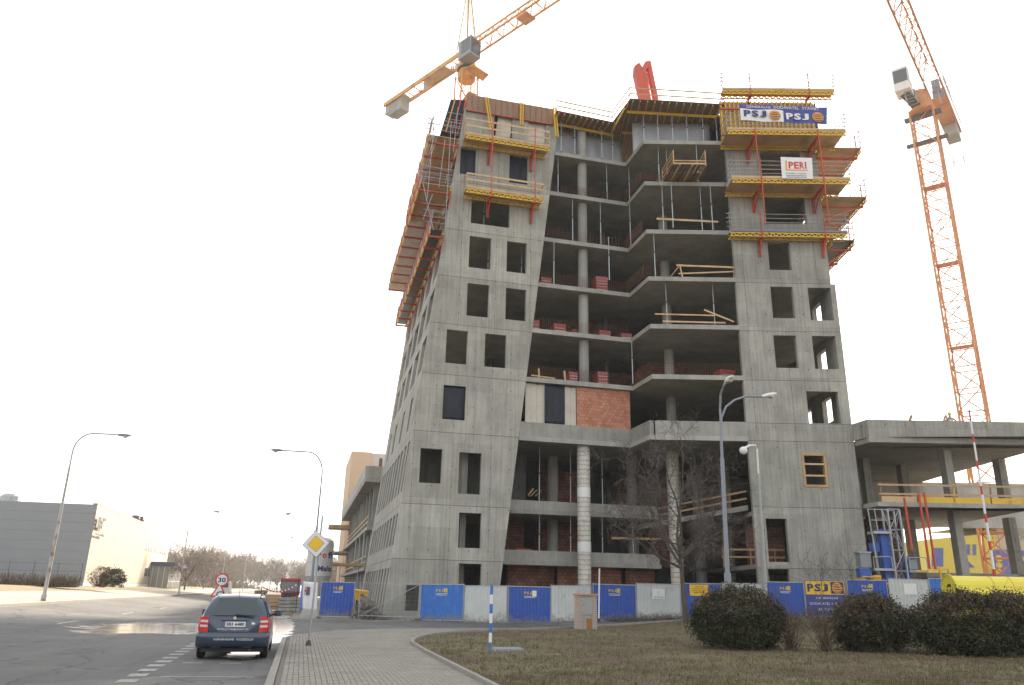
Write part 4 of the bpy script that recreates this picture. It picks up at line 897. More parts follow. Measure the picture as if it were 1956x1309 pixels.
# ---- rebar mesh guard along slab edges
def rmesh(pts, z, h, label, m='rust', step=.17):
    t = thing('rebar_mesh', label, 'rebar mesh', pts[0] + Vector((0, 0, z)), 'rebar mesh guards along slab edges'); mb = MB(); r_ = .011
    for a, b in zip(pts, pts[1:]):
        L_ = (b - a).length; n_ = int(L_ / step)
        for i in range(n_ + 1):
            p = a.lerp(b, i / n_); mb.tube(p + Vector((0, 0, z)), p + Vector((random.uniform(-.03, .03), 0, z + h * random.uniform(.93, 1.04))), r_, n=3, cap=False)
        for j in range(1, int(h / step) + 1): mb.tube(a + Vector((0, 0, z + j * step)), b + Vector((0, 0, z + j * step)), r_, n=3, cap=False)
    mb.build('mesh', M[m], t)
def V(x, y): return Vector((x, y, 0))
rmesh([V(xr(17) + .2, 52.2), V(22.5, 52.2)], F_[4], 1.0, 'rusty rebar mesh along the floor above the brick infill')
rmesh([V(22.6, 52.2), V(22.6, 48.7), rp(6.3, .2, 0)], F_[4], .95, 'orange rebar mesh on the projecting floor edge with brick walls behind')
rmesh([V(xr(21) + .2, 52.2), V(22.5, 52.2)], F_[5], 1.0, 'rebar mesh in front of the row of red brick pallets')
rmesh([V(xr(25) + .2, 52.2), V(22.5, 52.2), V(22.5, 48.8), rp(1.2, .25, 0)], F_[6], 1.0, 'rebar mesh around the floor with the tall red pallet')
rmesh([V(18.6, 52.3), V(22.5, 52.3), V(22.5, 48.8), rp(2.4, .25, 0)], F_[8], .95, 'rebar mesh below the hanging timber crate')
# upstanding starter bars
sb = thing('starter_bars', 'row of upright starter bars along the third floor below the roof formwork', 'rebar', (16, 52.3, F_[7])); mb = MB()
for i in range(46):
    x = xr(28) + .15 + i * (22.4 - xr(28)) / 46; mb.tube((x, 52.3, F_[7]), (x + random.uniform(-.06, .06), 52.3 + random.uniform(-.05, .05), F_[7] + random.uniform(.7, 1.15)), .014, n=3)
for i in range(20): y = 52.2 - i * .17; mb.tube((22.55, y, F_[7]), (22.55, y, F_[7] + random.uniform(.8, 1.1)), .014, n=3)
mb.build('bars', M['rust'], sb)
sb = thing('starter_bars', 'loose starter bars at the left of the second floor below the roof formwork', 'rebar', (17, 52.3, F_[8])); mb = MB()
for i in range(16): x = xr(32) + .2 + i * .16; mb.tube((x, 52.3, F_[8]), (x + random.uniform(-.08, .08), 52.25, F_[8] + random.uniform(.4, .8)), .014, n=3)
mb.build('bars', M['rust'], sb)

# ---- brick pallets
M['wrap'] = pm('pallet_wrap_red', (0.36, 0.06, 0.05), (0.28, 0.045, 0.04), 2.0, 0.35, c3=(0.55, 0.45, 0.42), s3=2.2, f3=(0.6, 0.72))
M['wrapw'] = pm('pallet_wrap_print', (0.55, 0.47, 0.44), (0.45, 0.2, 0.17), 9.0, 0.4)
def pallet(px, py, z, w_, h, label, Y, d=1.0):
    p = ony(px, py, Y); x = p.x; t = thing('brick_pallet', label, 'brick pallet', (x, Y, z), 'wrapped brick pallets on the open floors')
    for dx in (-w_ / 2 + .06, 0, w_ / 2 - .06): MB().box(x + dx - .05, x + dx + .05, Y, Y + d, z, z + .12).build('pallet_runner', M['woodgrey'], t)
    rows = max(2, int(h / .25)); 
    for r_ in range(rows):
        zz = z + .125 + r_ * (h - .13) / rows; MB().box(x - w_ / 2 + .01 * (r_ % 2), x + w_ / 2 - .012 * (r_ % 2), Y + .02, Y + d, zz, zz + (h - .13) / rows - .008).build('brick_layer', M['wrap'], t)
    for r_ in range(0, max(1, rows - 1), 1): zz = z + .125 + (r_ + .35) * (h - .13) / rows; MB().box(x - w_ * .4, x + w_ * .4, Y + .008, Y + .016, zz, zz + .07).build('printed_band', M['wrapw'], t)
pallet(1044, 527, F_[6], .85, .75, 'low brick pallet at the left end of the floor with the tall red pallet', 52.6)
pallet(1150, 535, F_[6], 1.0, 1.35, 'tall red wrapped brick pallet just right of the round column', 52.5)
pallet(1024, 622, F_[5], .5, .9, 'narrow pinkish pallet at the left end of the pallet row', 52.6)
pallet(1070, 625, F_[5], .95, .8, 'wide red pallet second from left in the pallet row', 52.6)
pallet(1101, 628, F_[5], .5, .75, 'half-hidden pallet left of the column in the pallet row', 53.3)
pallet(1156, 632, F_[5], .95, .65, 'low red pallet right of the column in the pallet row', 52.6)
pallet(1197, 638, F_[5], .9, .6, 'red pallet at the right end of the pallet row', 52.6)
pallet(1096, 720, F_[4], .7, 1.0, 'dusty pallet left of the column on the lowest railed floor', 53.0)
pallet(1152, 722, F_[4], .85, 1.1, 'pinkish brick pallet right of the column on the lowest railed floor', 52.6)
pallet(1390, 708, F_[4], 1.2, .85, 'wide brown brick stack at the right end of the lowest railed floor', 48.4)
pallet(1001, 1043, 3.84, 1.1, .8, 'white-topped red pallet on the lower recessed floor', 54.6)
pallet(1496, 700, 16.35, .9, .6, 'red pack visible inside a window of the right block', 47.4)

# ---- timber guard rails and loose planks on the projecting floors
def planks(label, items, group='timber guard rails on the projecting floors', off=-.0, mat='woodpale'):
    t = thing('timber_guard', label, 'guard rail', onr(*items[0][0], off), group)
    for a, b, w_, h in items: MB().bar(onr(*a, off), onr(*b, off), w_, h).build('plank', M[mat], t)
planks('single orange-ended plank rail on the third floor below the roof formwork', [((1254, 418), (1372, 424), .04, .16)], off=.3)
planks('timber railing with slanted brace beside the right block', [((1292, 507), (1402, 511), .04, .14), ((1296, 523), (1402, 519), .04, .1), ((1298, 505), (1304, 531), .1, .05), ((1296, 510), (1280, 530), .08, .05), ((1404, 511), (1404, 532), .25, .05)], off=.3)
planks('two parallel plank rails with one fallen plank', [((1251, 600), (1366, 603), .04, .1), ((1266, 614), (1386, 617), .04, .12), ((1345, 592), (1402, 615), .04, .12)], off=.3)
gt = thing('timber_guard', 'short yellow timber railing at the left of the lowest railed floor', 'guard rail', ony(1030, 730, 52.1), 'timber guard rails on the projecting floors')
for a, b, w_, h in (((1010, 722), (1086, 731), .04, .14), ((1015, 717), (1060, 723), .04, .1), ((1029, 704), (1030, 729), .14, .05), ((1078, 709), (1080, 733), .16, .05)): MB().bar(ony(*a, 52.1), ony(*b, 52.1), w_, h).build('plank', M['wood'], gt)
# hanging / stacked timber crate (outrigger table) on the floor below the roof
cr = thing('timber_crate', 'tilted open timber crate of slats jutting from an upper floor', 'crate', onr(1320, 350, -.3))
C0 = dict(fl=(1277, 356), fr=(1342, 358), bl=(1297, 320), br=(1361, 323))
zf = F_[8] + .1
def cp_(k, dz=0.0): return {'fl': rp(1.5, .5, zf), 'fr': rp(4.0, .5, zf), 'bl': rp(1.9, -1.9, zf + .25), 'br': rp(4.3, -1.9, zf + .25)}[k] + Vector((0, 0, dz))
for i in range(6):
    f = i / 5; a = cp_('fl').lerp(cp_('fr'), f); b = cp_('bl').lerp(cp_('br'), f); MB().bar(a, b, .12, .1).build('bearer', M['wood' if i % 2 else 'rust'], cr)
MB().hexa([cp_('fl', .06), cp_('fr', .06), cp_('fr', .06).lerp(cp_('br', .06), .55), cp_('fl', .06).lerp(cp_('bl', .06), .55)], [cp_('fl', .09), cp_('fr', .09), cp_('fr', .09).lerp(cp_('br', .09), .55), cp_('fl', .09).lerp(cp_('bl', .09), .55)]).build('board', M['woodgrey'], cr)
MB().bar(cp_('bl', .1), cp_('br', .1), .1, .12).build('end_beam', M['woodpale'], cr); MB().bar(cp_('bl', .35), cp_('br', .35), .05, .1).build('end_rail', M['wood'], cr)
for s in ('l', 'r'):
    for h in (.4, .8, 1.15): MB().bar(cp_('f' + s, h), cp_('b' + s, h), .05, .1).build('side_rail', M['wood'], cr)
    for f in (0, .5, 1): a = cp_('f' + s).lerp(cp_('b' + s), f); MB().bar(a, a + Vector((0, 0, 1.25)), .08, .06).build('post', M['rust' if f == .5 else 'wood'], cr)
# lower floor clutter
for lab, pts in (('leaning timber boards beside an inner column of the upper recessed floor', [((1008, 947), (1018, 934), .3, .08), ((1022, 948), (1034, 938), .1, .05), ((1012, 949), (1026, 936), .2, .05)]), ('long plank rail across the lower recessed floor', [((1168, 1028), (1262, 1030), .04, .16)])):
    t = thing('timber_planks', lab, 'planks', ony(*pts[0][0], 54.6))
    for a, b, w_, h in pts: MB().bar(ony(*a, 54.6), ony(*b, 54.6), w_, h).build('plank', M['wood'], t)
rg = thing('timber_guard', 'slanted wooden railing along the ramp left of the right block', 'guard rail', rp(6, 2.2, 7.5), 'timber guard rails on the projecting floors')
ra, rb = Vector((24.4, 55.1, 6.7)), rp(UL + .25, 2.15, 7.8)
for h in (.45, .95): MB().bar(ra + Vector((0, 0, h)), rb + Vector((0, 0, h)), .04, .13).build('plank', M['wood'], rg)
for f in (.3, .6, .85): a = ra.lerp(rb, f); MB().bar(a, a + Vector((0, 0, 1.1)), .06, .06).build('post', M['wood'], rg)
rg = thing('timber_guard', 'brown wooden railing on the first floor left of the right block', 'guard rail', rp(5, 3, 3.8), 'timber guard rails on the projecting floors')
for h in (.5, 1.0): MB().bar(rp(4.9, 3.0, 3.8 + h), rp(9.2, 2.6, 3.8 + h), .04, .12).build('plank', M['wood'], rg)
for u in (5.0, 6.9, 8.6): MB().bar(rp(u, 2.9, 3.6), rp(u, 2.9, 4.95), .08, .06).build('post', M['wood'], rg)
# ================================================================== OTHER BUILDINGS
# right wing: two cantilevered decks on square columns
wing = thing('concrete_wing', 'low unfinished concrete wing with deep parapet right of the tower', 'building', rp(25, 4, 0))
WE = [rp(13.9, .02, 0), rp(14.15, -1.5, 0), rp(60, -1.5, 0)]
def wpoly(z, back): return [Vector((p.x, p.y, z)) for p in [rp(13.82, .6, 0), rp(14.2, -1.45, 0), rp(48, -1.45, 0)] + back]
upb = [Vector((56, 36, 0)), Vector((48.3, 43.0, 0)), Vector((51.2, 52.5, 0)), Vector((53.5, 60, 0)), rp(13.85, 16, 0)]
MB().prism(wpoly(11.72, [Vector((54.5, 36.2, 0)), Vector((48.6, 43.0, 0)), Vector((51.2, 52.5, 0)), Vector((53.5, 60, 0)), rp(13.85, 16, 0)]), (0, 0, .34)).build('roof_slab', M['conc_slab'], wing)
MB().rbox(14.15, 48, -1.5, -1.2, 12.065, 13.25).build('parapet', M['conc_r'], wing)
MB().rbox(14.1, 48, -1.56, -1.2, 11.70, 12.06).build('parapet_ledge', M['conc_pale'], wing)
MB().hexa([rp(13.78, 0.1, 12.065), rp(14.148, -1.5, 12.065), rp(14.45, -1.4, 12.065), rp(14.08, .2, 12.065)], [rp(13.78, 0.1, 13.25), rp(14.148, -1.5, 13.25), rp(14.45, -1.4, 13.25), rp(14.08, .2, 13.25)]).build('parapet_return', M['conc_r'], wing)
MB().prism(wpoly(7.48, [Vector((52, 36.8, 0)), Vector((46.2, 41.5, 0)), Vector((49.4, 50.5, 0)), Vector((51, 57, 0)), rp(13.85, 14, 0)]), (0, 0, .28)).build('floor_slab', M['conc_pale'], wing)
MB().prism([Vector((p.x, p.y, 3.25)) for p in [rp(19.5, 4, 0), rp(40, 4, 0), rp(40, 12, 0), rp(19.5, 12, 0)]], (0, 0, .3)).build('floor_slab', M['conc_slab'], wing)
for (u, v) in ((20.3, .8), (16.6, 5.2), (20.5, 7.5), (26.2, 4.4), (30.5, .8)):
    for z0, z1 in ((0, 7.48), (7.76, 11.72)): MB().rbox(u - .25, u + .25, v - .4, v + .4, z0 + .05, z1).build('column', M['conc_r'], wing)
MB().rbox(13.9, 19.0, 5.5, 5.8, .5, 7.3).build('brick_partition', M['brickwall'], wing)
MB().rbox(19.5, 23, 4.5, 4.8, .3, 3.2).build('brick_partition', M['brickwall'], wing)
MB().rbox(13.9, 40, 16.5, 16.8, 7.8, 11.7).build('back_wall', M['conc_pale'], wing)
rl = thing('deck_railing', 'timber railing with yellow toe boards on the wing deck', 'railing', rp(22, -1.4, 7.76))
for h in (.55, 1.15): MB().bar(rp(14.4, -1.3, 7.76 + h), rp(40, -1.3, 7.76 + h), .035, .13).build('guard_rail', M['wood'], rl)
for i in range(9):
    u = 14.5 + i * 2.4; MB().bar(rp(u, -1.25, 7.5), rp(u + .15, -1.25, 9.05), .08, .06).build('post', M['yellow' if i == 2 else 'woodgrey'], rl)
    MB().rbox(u + .05, u + 2.35, -1.33, -1.30, 7.77, 8.15).build('toe_board', M['woodpale' if i < 1 else 'yellow'], rl)
# roof clutter and worker on the wing
for (px, lab) in ((1734, 'left dark plank bundle sticking up over the wing parapet'), (1800, 'right dark plank bundle beside the worker on the wing roof')):
    a = onr(px - 8, 803, -.2); b = onr(px + 7, 796, -.2); t = thing('plank_bundle', lab, 'planks', a)
    for o in (0, .1): MB().bar(a + Vector((0, 0, -1.0 + o)), b + Vector((0, 0, o)), .25, .06).build('plank', M['woodgrey'], t)
# left wing along the street
lw = thing('concrete_wing', 'open concrete street wing with balconies behind the leaning facade', 'building', (5, 80, 0))
X0, X1, Y0, Y1 = 4.95, 20.0, 75.0, 122.0
MB().box(X0 + .0, X1, Y0, Y1, 11.45, 11.75).build('roof_slab', M['conc_slab'], lw)
MB().box(X0 - .04, X0 + .28, Y0, Y1, 11.752, 12.95).build('parapet', M['conc_pale'], lw); MB().box(X0 + .285, X1, Y0 - .04, Y0 + .28, 11.752, 12.95).build('parapet', M['conc_side'], lw)
for z in (3.3, 7.0): 
    MB().box(X0 + .5, X1, Y0 + .2, Y1 - .4, z, z + .3).build('floor_slab', M['conc_slab'], lw)
    for h in (.5, 1.0): MB().bar((X0 + .6, Y0 + .4, z + .3 + h), (X0 + .6, Y1 - 1, z + .3 + h), .04, .1).build('guard_rail', M['woodpale'], lw)
for y in [76.5 + 4.6 * i for i in range(10)]:
    for z0, z1 in ((0, 3.3), (3.6, 7.0), (7.3, 11.45)): MB().box(X0 + 1.0, X0 + 1.5, y, y + .5, z0, z1).build('column', M['conc_col'], lw)
MB().box(X0 + 6, X0 + 6.3, Y0 + 1, Y1, 0, 11.4).build('back_wall', M['conc_core'], lw)
MB().box(X0 - 1.7, X0 + 2.5, Y1 - 7, Y1, 6.4, 6.7).build('balcony', M['conc_slab'], lw); MB().box(X0 - 1.9, X0 + 2, Y1 - 5, Y1 - 1, 10.0, 10.5).build('balcony_formwork', M['wood'], lw)
for h in (.5, 1.0): MB().bar((X0 - 1.6, Y1 - 7, 6.7 + h), (X0 - 1.6, Y1, 6.7 + h), .05, .12).build('guard_rail', M['wood'], lw)
for y in (Y1 - 6.8, Y1 - .3): MB().bar((X0 - 1.6, y, 6.7), (X0 - 1.6, y, 9.9), .08, .08).build('balcony_prop', M['steel'], lw)
for y in (78, 84, 90): MB().tube((X0 + .5, y, 3.6), (X0 + .5, y, 7.0), .05).build('prop', M['prop'], lw)
sf = thing('street_shelter', 'yellow timber formwork canopy on props by the street wing', 'canopy', (3.0, 71, 0))
a = ony(622, 1076, 70); b = ony(692, 1082, 70)
MB().box(a.x + .4, b.x, 68.5, 71.0, a.z - .2, a.z).build('roof', M['wood'], sf)
for x in (a.x + 1.2, b.x - .4): MB().tube((x, 69, 0), (x, 69, a.z - .25), .05).build('prop', M['prop'], sf)
# beige panel block far behind
M['beige'] = pm('render_beige', (0.55, 0.40, 0.27), (0.52, 0.37, 0.25), 0.5, 0.9); M['pinkw'] = pm('render_pink', (0.55, 0.46, 0.42), (0.52, 0.43, 0.4), 0.5, 0.9)
bb = thing('apartment_block', 'plain beige high block rising behind the street wing', 'building', (10, 145, 0))
a = ony(672, 862, 140); b = ony(711, 862, 140)
MB().box(a.x, b.x, 140, 160, 0, a.z).build('wall', M['beige'], bb); MB().box(b.x, b.x + 14, 140.3, 160, 0, a.z - .1).build('wall', M['pinkw'], bb)
w0 = ony(727, 886, 140.2); MB().box(w0.x - .3, w0.x + .3, 140.22, 140.3, w0.z - 1, w0.z + 1).build('window', M['glass'], bb)
# warehouse across the street
M['whgrey'] = pm('cladding_grey', (0.24, 0.26, 0.285), (0.22, 0.24, 0.265), 0.4, 0.55); M['whcream'] = pm('cladding_cream', (0.44, 0.385, 0.30), (0.41, 0.36, 0.28), 0.4, 0.6)
wh = thing('warehouse', 'long grey and cream clad warehouse across the street', 'building', (-30, 95, 1.3))
WX, WY, WZ = -21.45, 90.0, 9.6; gz0 = 1.3; WL = onx(319, 1070, WX).y
MB().box(WX - 70, WX - .02, WY, WL - .1, gz0 - .3, WZ - .06).build('core', M['whgrey'], wh)
for i in range(9): MB().box(WX - 70, WX - .004, WY - .05, WY - .002, gz0 - .2 + i * .94, gz0 - .2 + i * .94 + .92).build('grey_panel', M['whgrey'], wh)
n = 10; 
for i in range(n):
    y0, y1 = WY - .05 + (WL - WY) * i / n, WY - .05 + (WL - WY) * (i + 1) / n; MB().box(WX - .018, WX + .04, y0 + .03, y1 - .03, gz0 + .5, WZ - .03).build('cream_panel', M['whcream'], wh)
MB().box(WX - .018, WX + .03, WY, WL, gz0 - .3, gz0 + .46).build('plinth', M['white'], wh)
MB().box(WX - .4, WX + .07, WY - .09, WL, WZ - .03, WZ + .1).build('roof_trim', M['red' if 0 else 'pinkw'], wh)
Lw = WL - WY
for f in (.60, .64, .68, .74, .80, .84, .88, .92): y = WY + Lw * f; MB().box(WX + .041, WX + .06, y, y + Lw * .025, gz0 + 4.9, gz0 + 6.0).build('window', M['glass'], wh)
y = WY + Lw * .64; MB().box(WX + .041, WX + .06, y, y + Lw * .12, gz0 + 1.5, gz0 + 2.6).build('window', M['glass'], wh)
M['lobby'] = pm('lobby_glass', (0.22, 0.24, 0.23), (0.30, 0.31, 0.29), 0.6, 0.15)
# entrance canopy and glazed lobby
ey = WY + Lw * .72
MB().box(WX + .05, WX + 3.2, ey, ey + 15, gz0 + 3.0, gz0 + 3.6).build('canopy', M['white'], wh); MB().box(WX + 3.21, WX + 3.25, ey, ey + 15, gz0 + 3.0, gz0 + 3.58).build('canopy_fascia', M['ink_blue'], wh); MB().box(WX + .05, WX + 3.22, ey - .05, ey - .01, gz0 + 3.0, gz0 + 3.58).build('canopy_fascia', M['ink_blue'], wh)
MB().box(WX + .05, WX + 2.6, ey + .3, ey + 13, gz0, gz0 + 2.98).build('lobby_glass', M['lobby'], wh)
for i in range(9): MB().box(WX + 2.59, WX + 2.66, ey + .3 + i * 1.55, ey + .42 + i * 1.55, gz0, gz0 + 2.98).build('mullion', M['white'], wh)
for xx in (.3, 1.1, 1.9): MB().box(WX + xx, WX + xx + .08, ey + .24, ey + .31, gz0, gz0 + 2.98).build('mullion', M['white'], wh)
for zz in (.9, 1.9): MB().box(WX + 2.592, WX + 2.65, ey + .3, ey + 13, gz0 + zz, gz0 + zz + .07).build('transom', M['white'], wh)
p = onx(193, 1003, WX + .1)
def wt(body, px0, px1, pyt, pyb, m, bold=.05, **k):
    a = onx(px0, pyb, WX + .22); b = onx(px1, pyb, WX + .22); t = onx(px0, pyt, WX + .22)
    text_obj(body, abs(t.z - a.z), a, (0, 1, 0), (0, 0, 1), m, 'sign_lettering', wh, width=abs(b.y - a.y), bold=bold, thick=.1)
wt('ELIT', 183, 199, 985, 1008, M['darksteel'], .08); wt('autodíly', 178, 198, 1016, 1023, M['darksteel'], .08, shear=.2)
rv = 0
for px, py in ((8, 945),): p = ony(px, py, 96); MB().lathe((p.x, 98, 0), [(1.0, WZ), (1.0, p.z), (.6, p.z + .3)], 14).build('roof_vent', M['steel'], wh)
for px, py in ((259, 992), (267, 994)): p = onx(px, py, WX - 1.5); MB().tube((p.x, p.y, WZ), p, .1).build('roof_vent', M['steel'], wh); MB().lathe(p, [(.5, -.3), (.6, 0), (.5, .5)], 10).build('roof_vent', M['darksteel'], wh)
# yellow and blue hall behind the right wing
M['hallyellow'] = pm('hall_yellow', (0.70, 0.58, 0.10), (0.62, 0.50, 0.09), 0.5, 0.7); M['hallcream'] = pm('hall_cream', (0.52, 0.46, 0.33), (0.50, 0.43, 0.30), 0.5, 0.7); M['hallblue'] = pm('hall_blue', (0.10, 0.13, 0.36), (0.14, 0.18, 0.42), 0.6, 0.7); M['hallroof'] = pm('hall_roof', (0.33, 0.34, 0.33), (0.28, 0.29, 0.28), 0.6, 0.6)
def HP(px, py, off=38.0): return onr(px, py, off)
hall = thing('painted_hall', 'yellow and blue painted hall with grey roof seen under the wing', 'building', HP(1880, 1100))
def hq(name, pts, m, off=38.0, d=.3, par=None):
    MB().prism([HP(x, y, off) for x, y in pts], RN * d).build(name, M[m], par or hall)
hq('wall', [(1780, 1112), (1903, 1112), (1903, 1018), (1780, 1030)], 'hallyellow', 38.0, 8)
hq('wall', [(1903.2, 1112), (2060, 1112), (2060, 1008), (1903.2, 1008)], 'hallcream', 38.05, 8)
hq('roof', [(1840, 1008), (2070, 1008), (2070, 985), (1925, 984), (1900, 996)], 'hallroof', 37.4, 9)
for i in range(12): x = 1915 + i * 12; hq('roof_rib', [(x + 8, 1007), (x + 9, 1007), (x, 986), (x - 1, 986)], 'steel', 37.25, .1)
hq('blue_field', [(1780, 1082), (1802, 1082), (1802, 1047), (1780, 1047)], 'hallblue', 37.9, .06)
for x in (1847, 1859): hq('painted_window', [(x, 1060), (x + 6, 1060), (x + 6, 1040), (x, 1040)], 'hallblue', 37.9, .06)
hq('blue_field', [(1841, 1084), (1862, 1084), (1841, 1064)], 'hallblue', 37.9, .06)
hq('blue_field', [(1897, 1112), (2060, 1112), (2060, 1064), (1935, 1050), (1897, 1050)], 'hallblue', 37.8, .06)
for x, y in ((1838, 1041), (1838, 1048)): c = HP(x, y, 37.9); disc(c, .28, RU, Vector((0, 0, 1)), -RN * .02, M['ink_orange'], 'painted_dot', hall, 12)
for x in (1908, 1950):
    for y in (1067, 1080, 1093, 1106): c = HP(x, y, 37.7); disc(c, .36, RU, Vector((0, 0, 1)), -RN * .02, M['hallyellow'], 'painted_dot', hall, 12)
a, b = HP(1922, 1020, 37.9), HP(1975, 1020, 37.9); text_obj('A STAVEBNÍ', .42, a, RU, (0, 0, 1), M['ink_grey'], 'painted_lettering', hall, width=(b - a).length)
a, b = HP(1930, 1031, 37.9), HP(1990, 1031, 37.9); text_obj('V PCHERÁCH', .75, a, RU, (0, 0, 1), M['ink_grey'], 'painted_lettering', hall, width=(b - a).length)

# ================================================================== TOWER CRANES
def lattice_box(P, secs, w, chord, brace, up_diag=True):
    """P(i, sx, sy) -> point; returns chord MB, brace MB"""
    c, b = MB(), MB(); S = [(-1, -1), (1, -1), (1, 1), (-1, 1)]
    for i in range(secs):
        for k in range(4):
            s0, s1 = S[k], S[(k + 1) % 4]
            c.bar(P(i, *s0), P(i + 1, *s0), chord, chord)
            b.tube(P(i + 1, *s0), P(i + 1, *s1), brace, n=4, cap=False)
            if (i + k) % 2: b.tube(P(i, *s0), P(i + 1, *s1), brace, n=4, cap=False)
            else: b.tube(P(i, *s1), P(i + 1, *s0), brace, n=4, cap=False)
    return c, b
def mast(t, base, w_, z1, n_, rot, m, platforms=True):
    # lattice mast: four chords, diagonal bracing, landings and a ladder
    cr_, sr_ = math.cos(rot), math.sin(rot)
    def P(i, sx, sy):
        x, y = sx * w_ / 2, sy * w_ / 2; return Vector((base[0] + x * cr_ - y * sr_, base[1] + x * sr_ + y * cr_, base[2] + (z1 - base[2]) * i / n_))
    c, b = lattice_box(P, n_, w_, .19, .06); b.build('mast_bracing', m, t)
    for sx, sy in ((-1, -1), (1, -1), (1, 1), (-1, 1)): MB().bar(P(0, sx, sy), P(n_, sx, sy), .16, .16).build('mast_chord', m, t)
    if platforms:
        for i in range(3, n_, 4):
            z = base[2] + (z1 - base[2]) * i / n_
            MB().prism([P(i, -.1, -.95) + Vector((0, 0, .08)), P(i, .95, -.95) + Vector((0, 0, .08)), P(i, .95, .95) + Vector((0, 0, .08)), P(i, -.1, .95) + Vector((0, 0, .08))], (0, 0, .05)).build('landing', m, t)
        l_ = MB(); l_.tube(P(0, .5, -.2), P(n_, .5, -.2), .03, n=4).tube(P(0, .5, .2), P(n_, .5, .2), .03, n=4)
        k = 0
        while k < n_ * 3: l_.tube(P(k / 3, .5, -.2), P(k / 3, .5, .2), .02, n=3, cap=False); k += .5
        l_.build('ladder', m, t)
    return P
def jib(t, o, d, L_, w_, h, n_, m, tri=True, name='jib'):
    o, d = Vector(o), Vector(d).normalized(); s = Vector((d.y, -d.x, 0)); c, b = MB(), MB()
    B = lambda i, k: o + d * (L_ * i / n_) + s * (w_ / 2 * k)
    T = lambda i: o + d * (L_ * (i + .5) / n_) + Vector((0, 0, h))
    for k in (-1, 1): c.bar(B(0, k), B(n_, k), .19, .19)
    c.bar(T(-.5), T(n_ - 1), .17, .17)
    for i in range(n_ + 1):
        b.tube(B(i, -1), B(i, 1), .055, n=4, cap=False)
        if i < n_:
            for k in (-1, 1): b.tube(B(i, k), T(i), .06, n=4, cap=False); b.tube(B(i + 1, k), T(i), .06, n=4, cap=False)
            b.tube(B(i, -1 if i % 2 else 1), B(i + 1, 1 if i % 2 else -1), .05, n=4, cap=False)
    for k in (-1, 1): MB().bar(B(0, k), B(n_, k), .19, .19).build(name + '_chord', m, t)
    MB().bar(T(-.5), T(n_ - 1), .17, .17).build(name + '_chord', m, t); b.build(name + '_bracing', m, t)
# crane above the tower
c1 = thing('tower_crane', 'yellow tower crane behind the tower, counter-jib with concrete ballast', 'tower crane', (13.4, 77.5, 0))
CB = (13.45, 77.5, 0.0); ZJ1 = 64.0
mast(c1, CB, 2.1, 61.0, 20, R(12), M['crane'])
JD = Vector((.514, -.858, 0)); JS = Vector((JD.y, -JD.x, 0)); CO = Vector((CB[0], CB[1], ZJ1))
MB().lathe((CB[0], CB[1], 0), [(1.05, 60.3), (1.12, 60.9), (1.0, 61.4), (1.08, 62.3), (.9, 63.4)], 16).build('climbing_cover', M['crane'], c1)
MB().lathe((CB[0], CB[1], 0), [(1.0, 61.5), (1.2, 61.55), (1.2, 61.75), (1.0, 61.8)], 20).build('slew_ring', M['darksteel'], c1)
pl = MB(); pl.prism([CO + JD * 1.2 + JS * -1.6 + Vector((0, 0, -3.6)), CO + JD * 2.6 + JS * -1.2 + Vector((0, 0, -3.6)), CO + JD * 2.6 + JS * 1.3 + Vector((0, 0, -3.6)), CO + JD * 1.2 + JS * 1.6 + Vector((0, 0, -3.6))], (0, 0, .1)); pl.build('service_platform', M['crane'], c1)
jib(c1, CO + JD * 1.0, JD, 48, 1.5, 1.7, 22, M['crane'])
# counter-jib: two deep beams with bracing, decking, winch boxes, ballast
CJ = 15.8
for k in (-1, 1): MB().bar(CO + JS * (.85 * k) - JD * 0.5 + Vector((0, 0, -.1)), CO + JS * (.85 * k) - JD * CJ + Vector((0, 0, -.1)), .18, .55).build('counter_jib_beam', M['crane'], c1)
cb = MB()
for i in range(10):
    a = CO - JD * (.8 + i * 1.5); cb.bar(a + JS * .85, a - JS * .85, .1, .1); cb.bar(a + JS * (.85 if i % 2 else -.85), a - JD * 1.5 - JS * (.85 if i % 2 else -.85), .07, .07)
cb.build('counter_jib_bracing', M['crane'], c1)
MB().prism([CO - JD * 3.5 + JS * .7 + Vector((0, 0, -.2)), CO - JD * 7.8 + JS * .7 + Vector((0, 0, -.2)), CO - JD * 7.8 - JS * .7 + Vector((0, 0, -.2)), CO - JD * 3.5 - JS * .7 + Vector((0, 0, -.2))], (0, 0, .08)).build('walkway', M['ply'], c1)
for i, (d0, d1, h) in enumerate(((12.2, 13.4, 2.4), (13.45, 14.7, 2.4), (14.75, 15.6, 1.9))):
    q = [CO - JD * d0 + JS * .7, CO - JD * d1 + JS * .7, CO - JD * d1 - JS * .7, CO - JD * d0 - JS * .7]; MB().prism([p + Vector((0, 0, -h + .3)) for p in q], (0, 0, h)).build('ballast_block', M['conc_pale'], c1)
for d0, d1, h0, h1 in ((6.2, 9.6, .3, 1.5), (13.8, 15.8, .3, 2.2)):
    sd_ = -1 if JS.x > 0 else 1
    q = CO + JS * (-.95); a, b = q - JD * d0, q - JD * d1
    MB().prism([a + Vector((0, 0, h0)), b + Vector((0, 0, h0)), b + Vector((0, 0, h1)), a + Vector((0, 0, h1))], JS * .06).build('sign_board', M['whgrey'], c1)
for k in (-1, 1):
    for h in (.6, 1.1): MB().tube(CO + JS * (1.0 * k) - JD * 1.0 + Vector((0, 0, h)), CO + JS * (1.0 * k) - JD * CJ + Vector((0, 0, h)), .03, n=4).build('handrail', M['steel'], c1)
text_obj('LIEBHERR', .75, CO - JD * 8.6 - JS * 1.02 * (1) + Vector((0, 0, .25)), JD, (0, 0, 1), M['ink_blue'], 'lettering', c1, width=6.0, bold=.03)
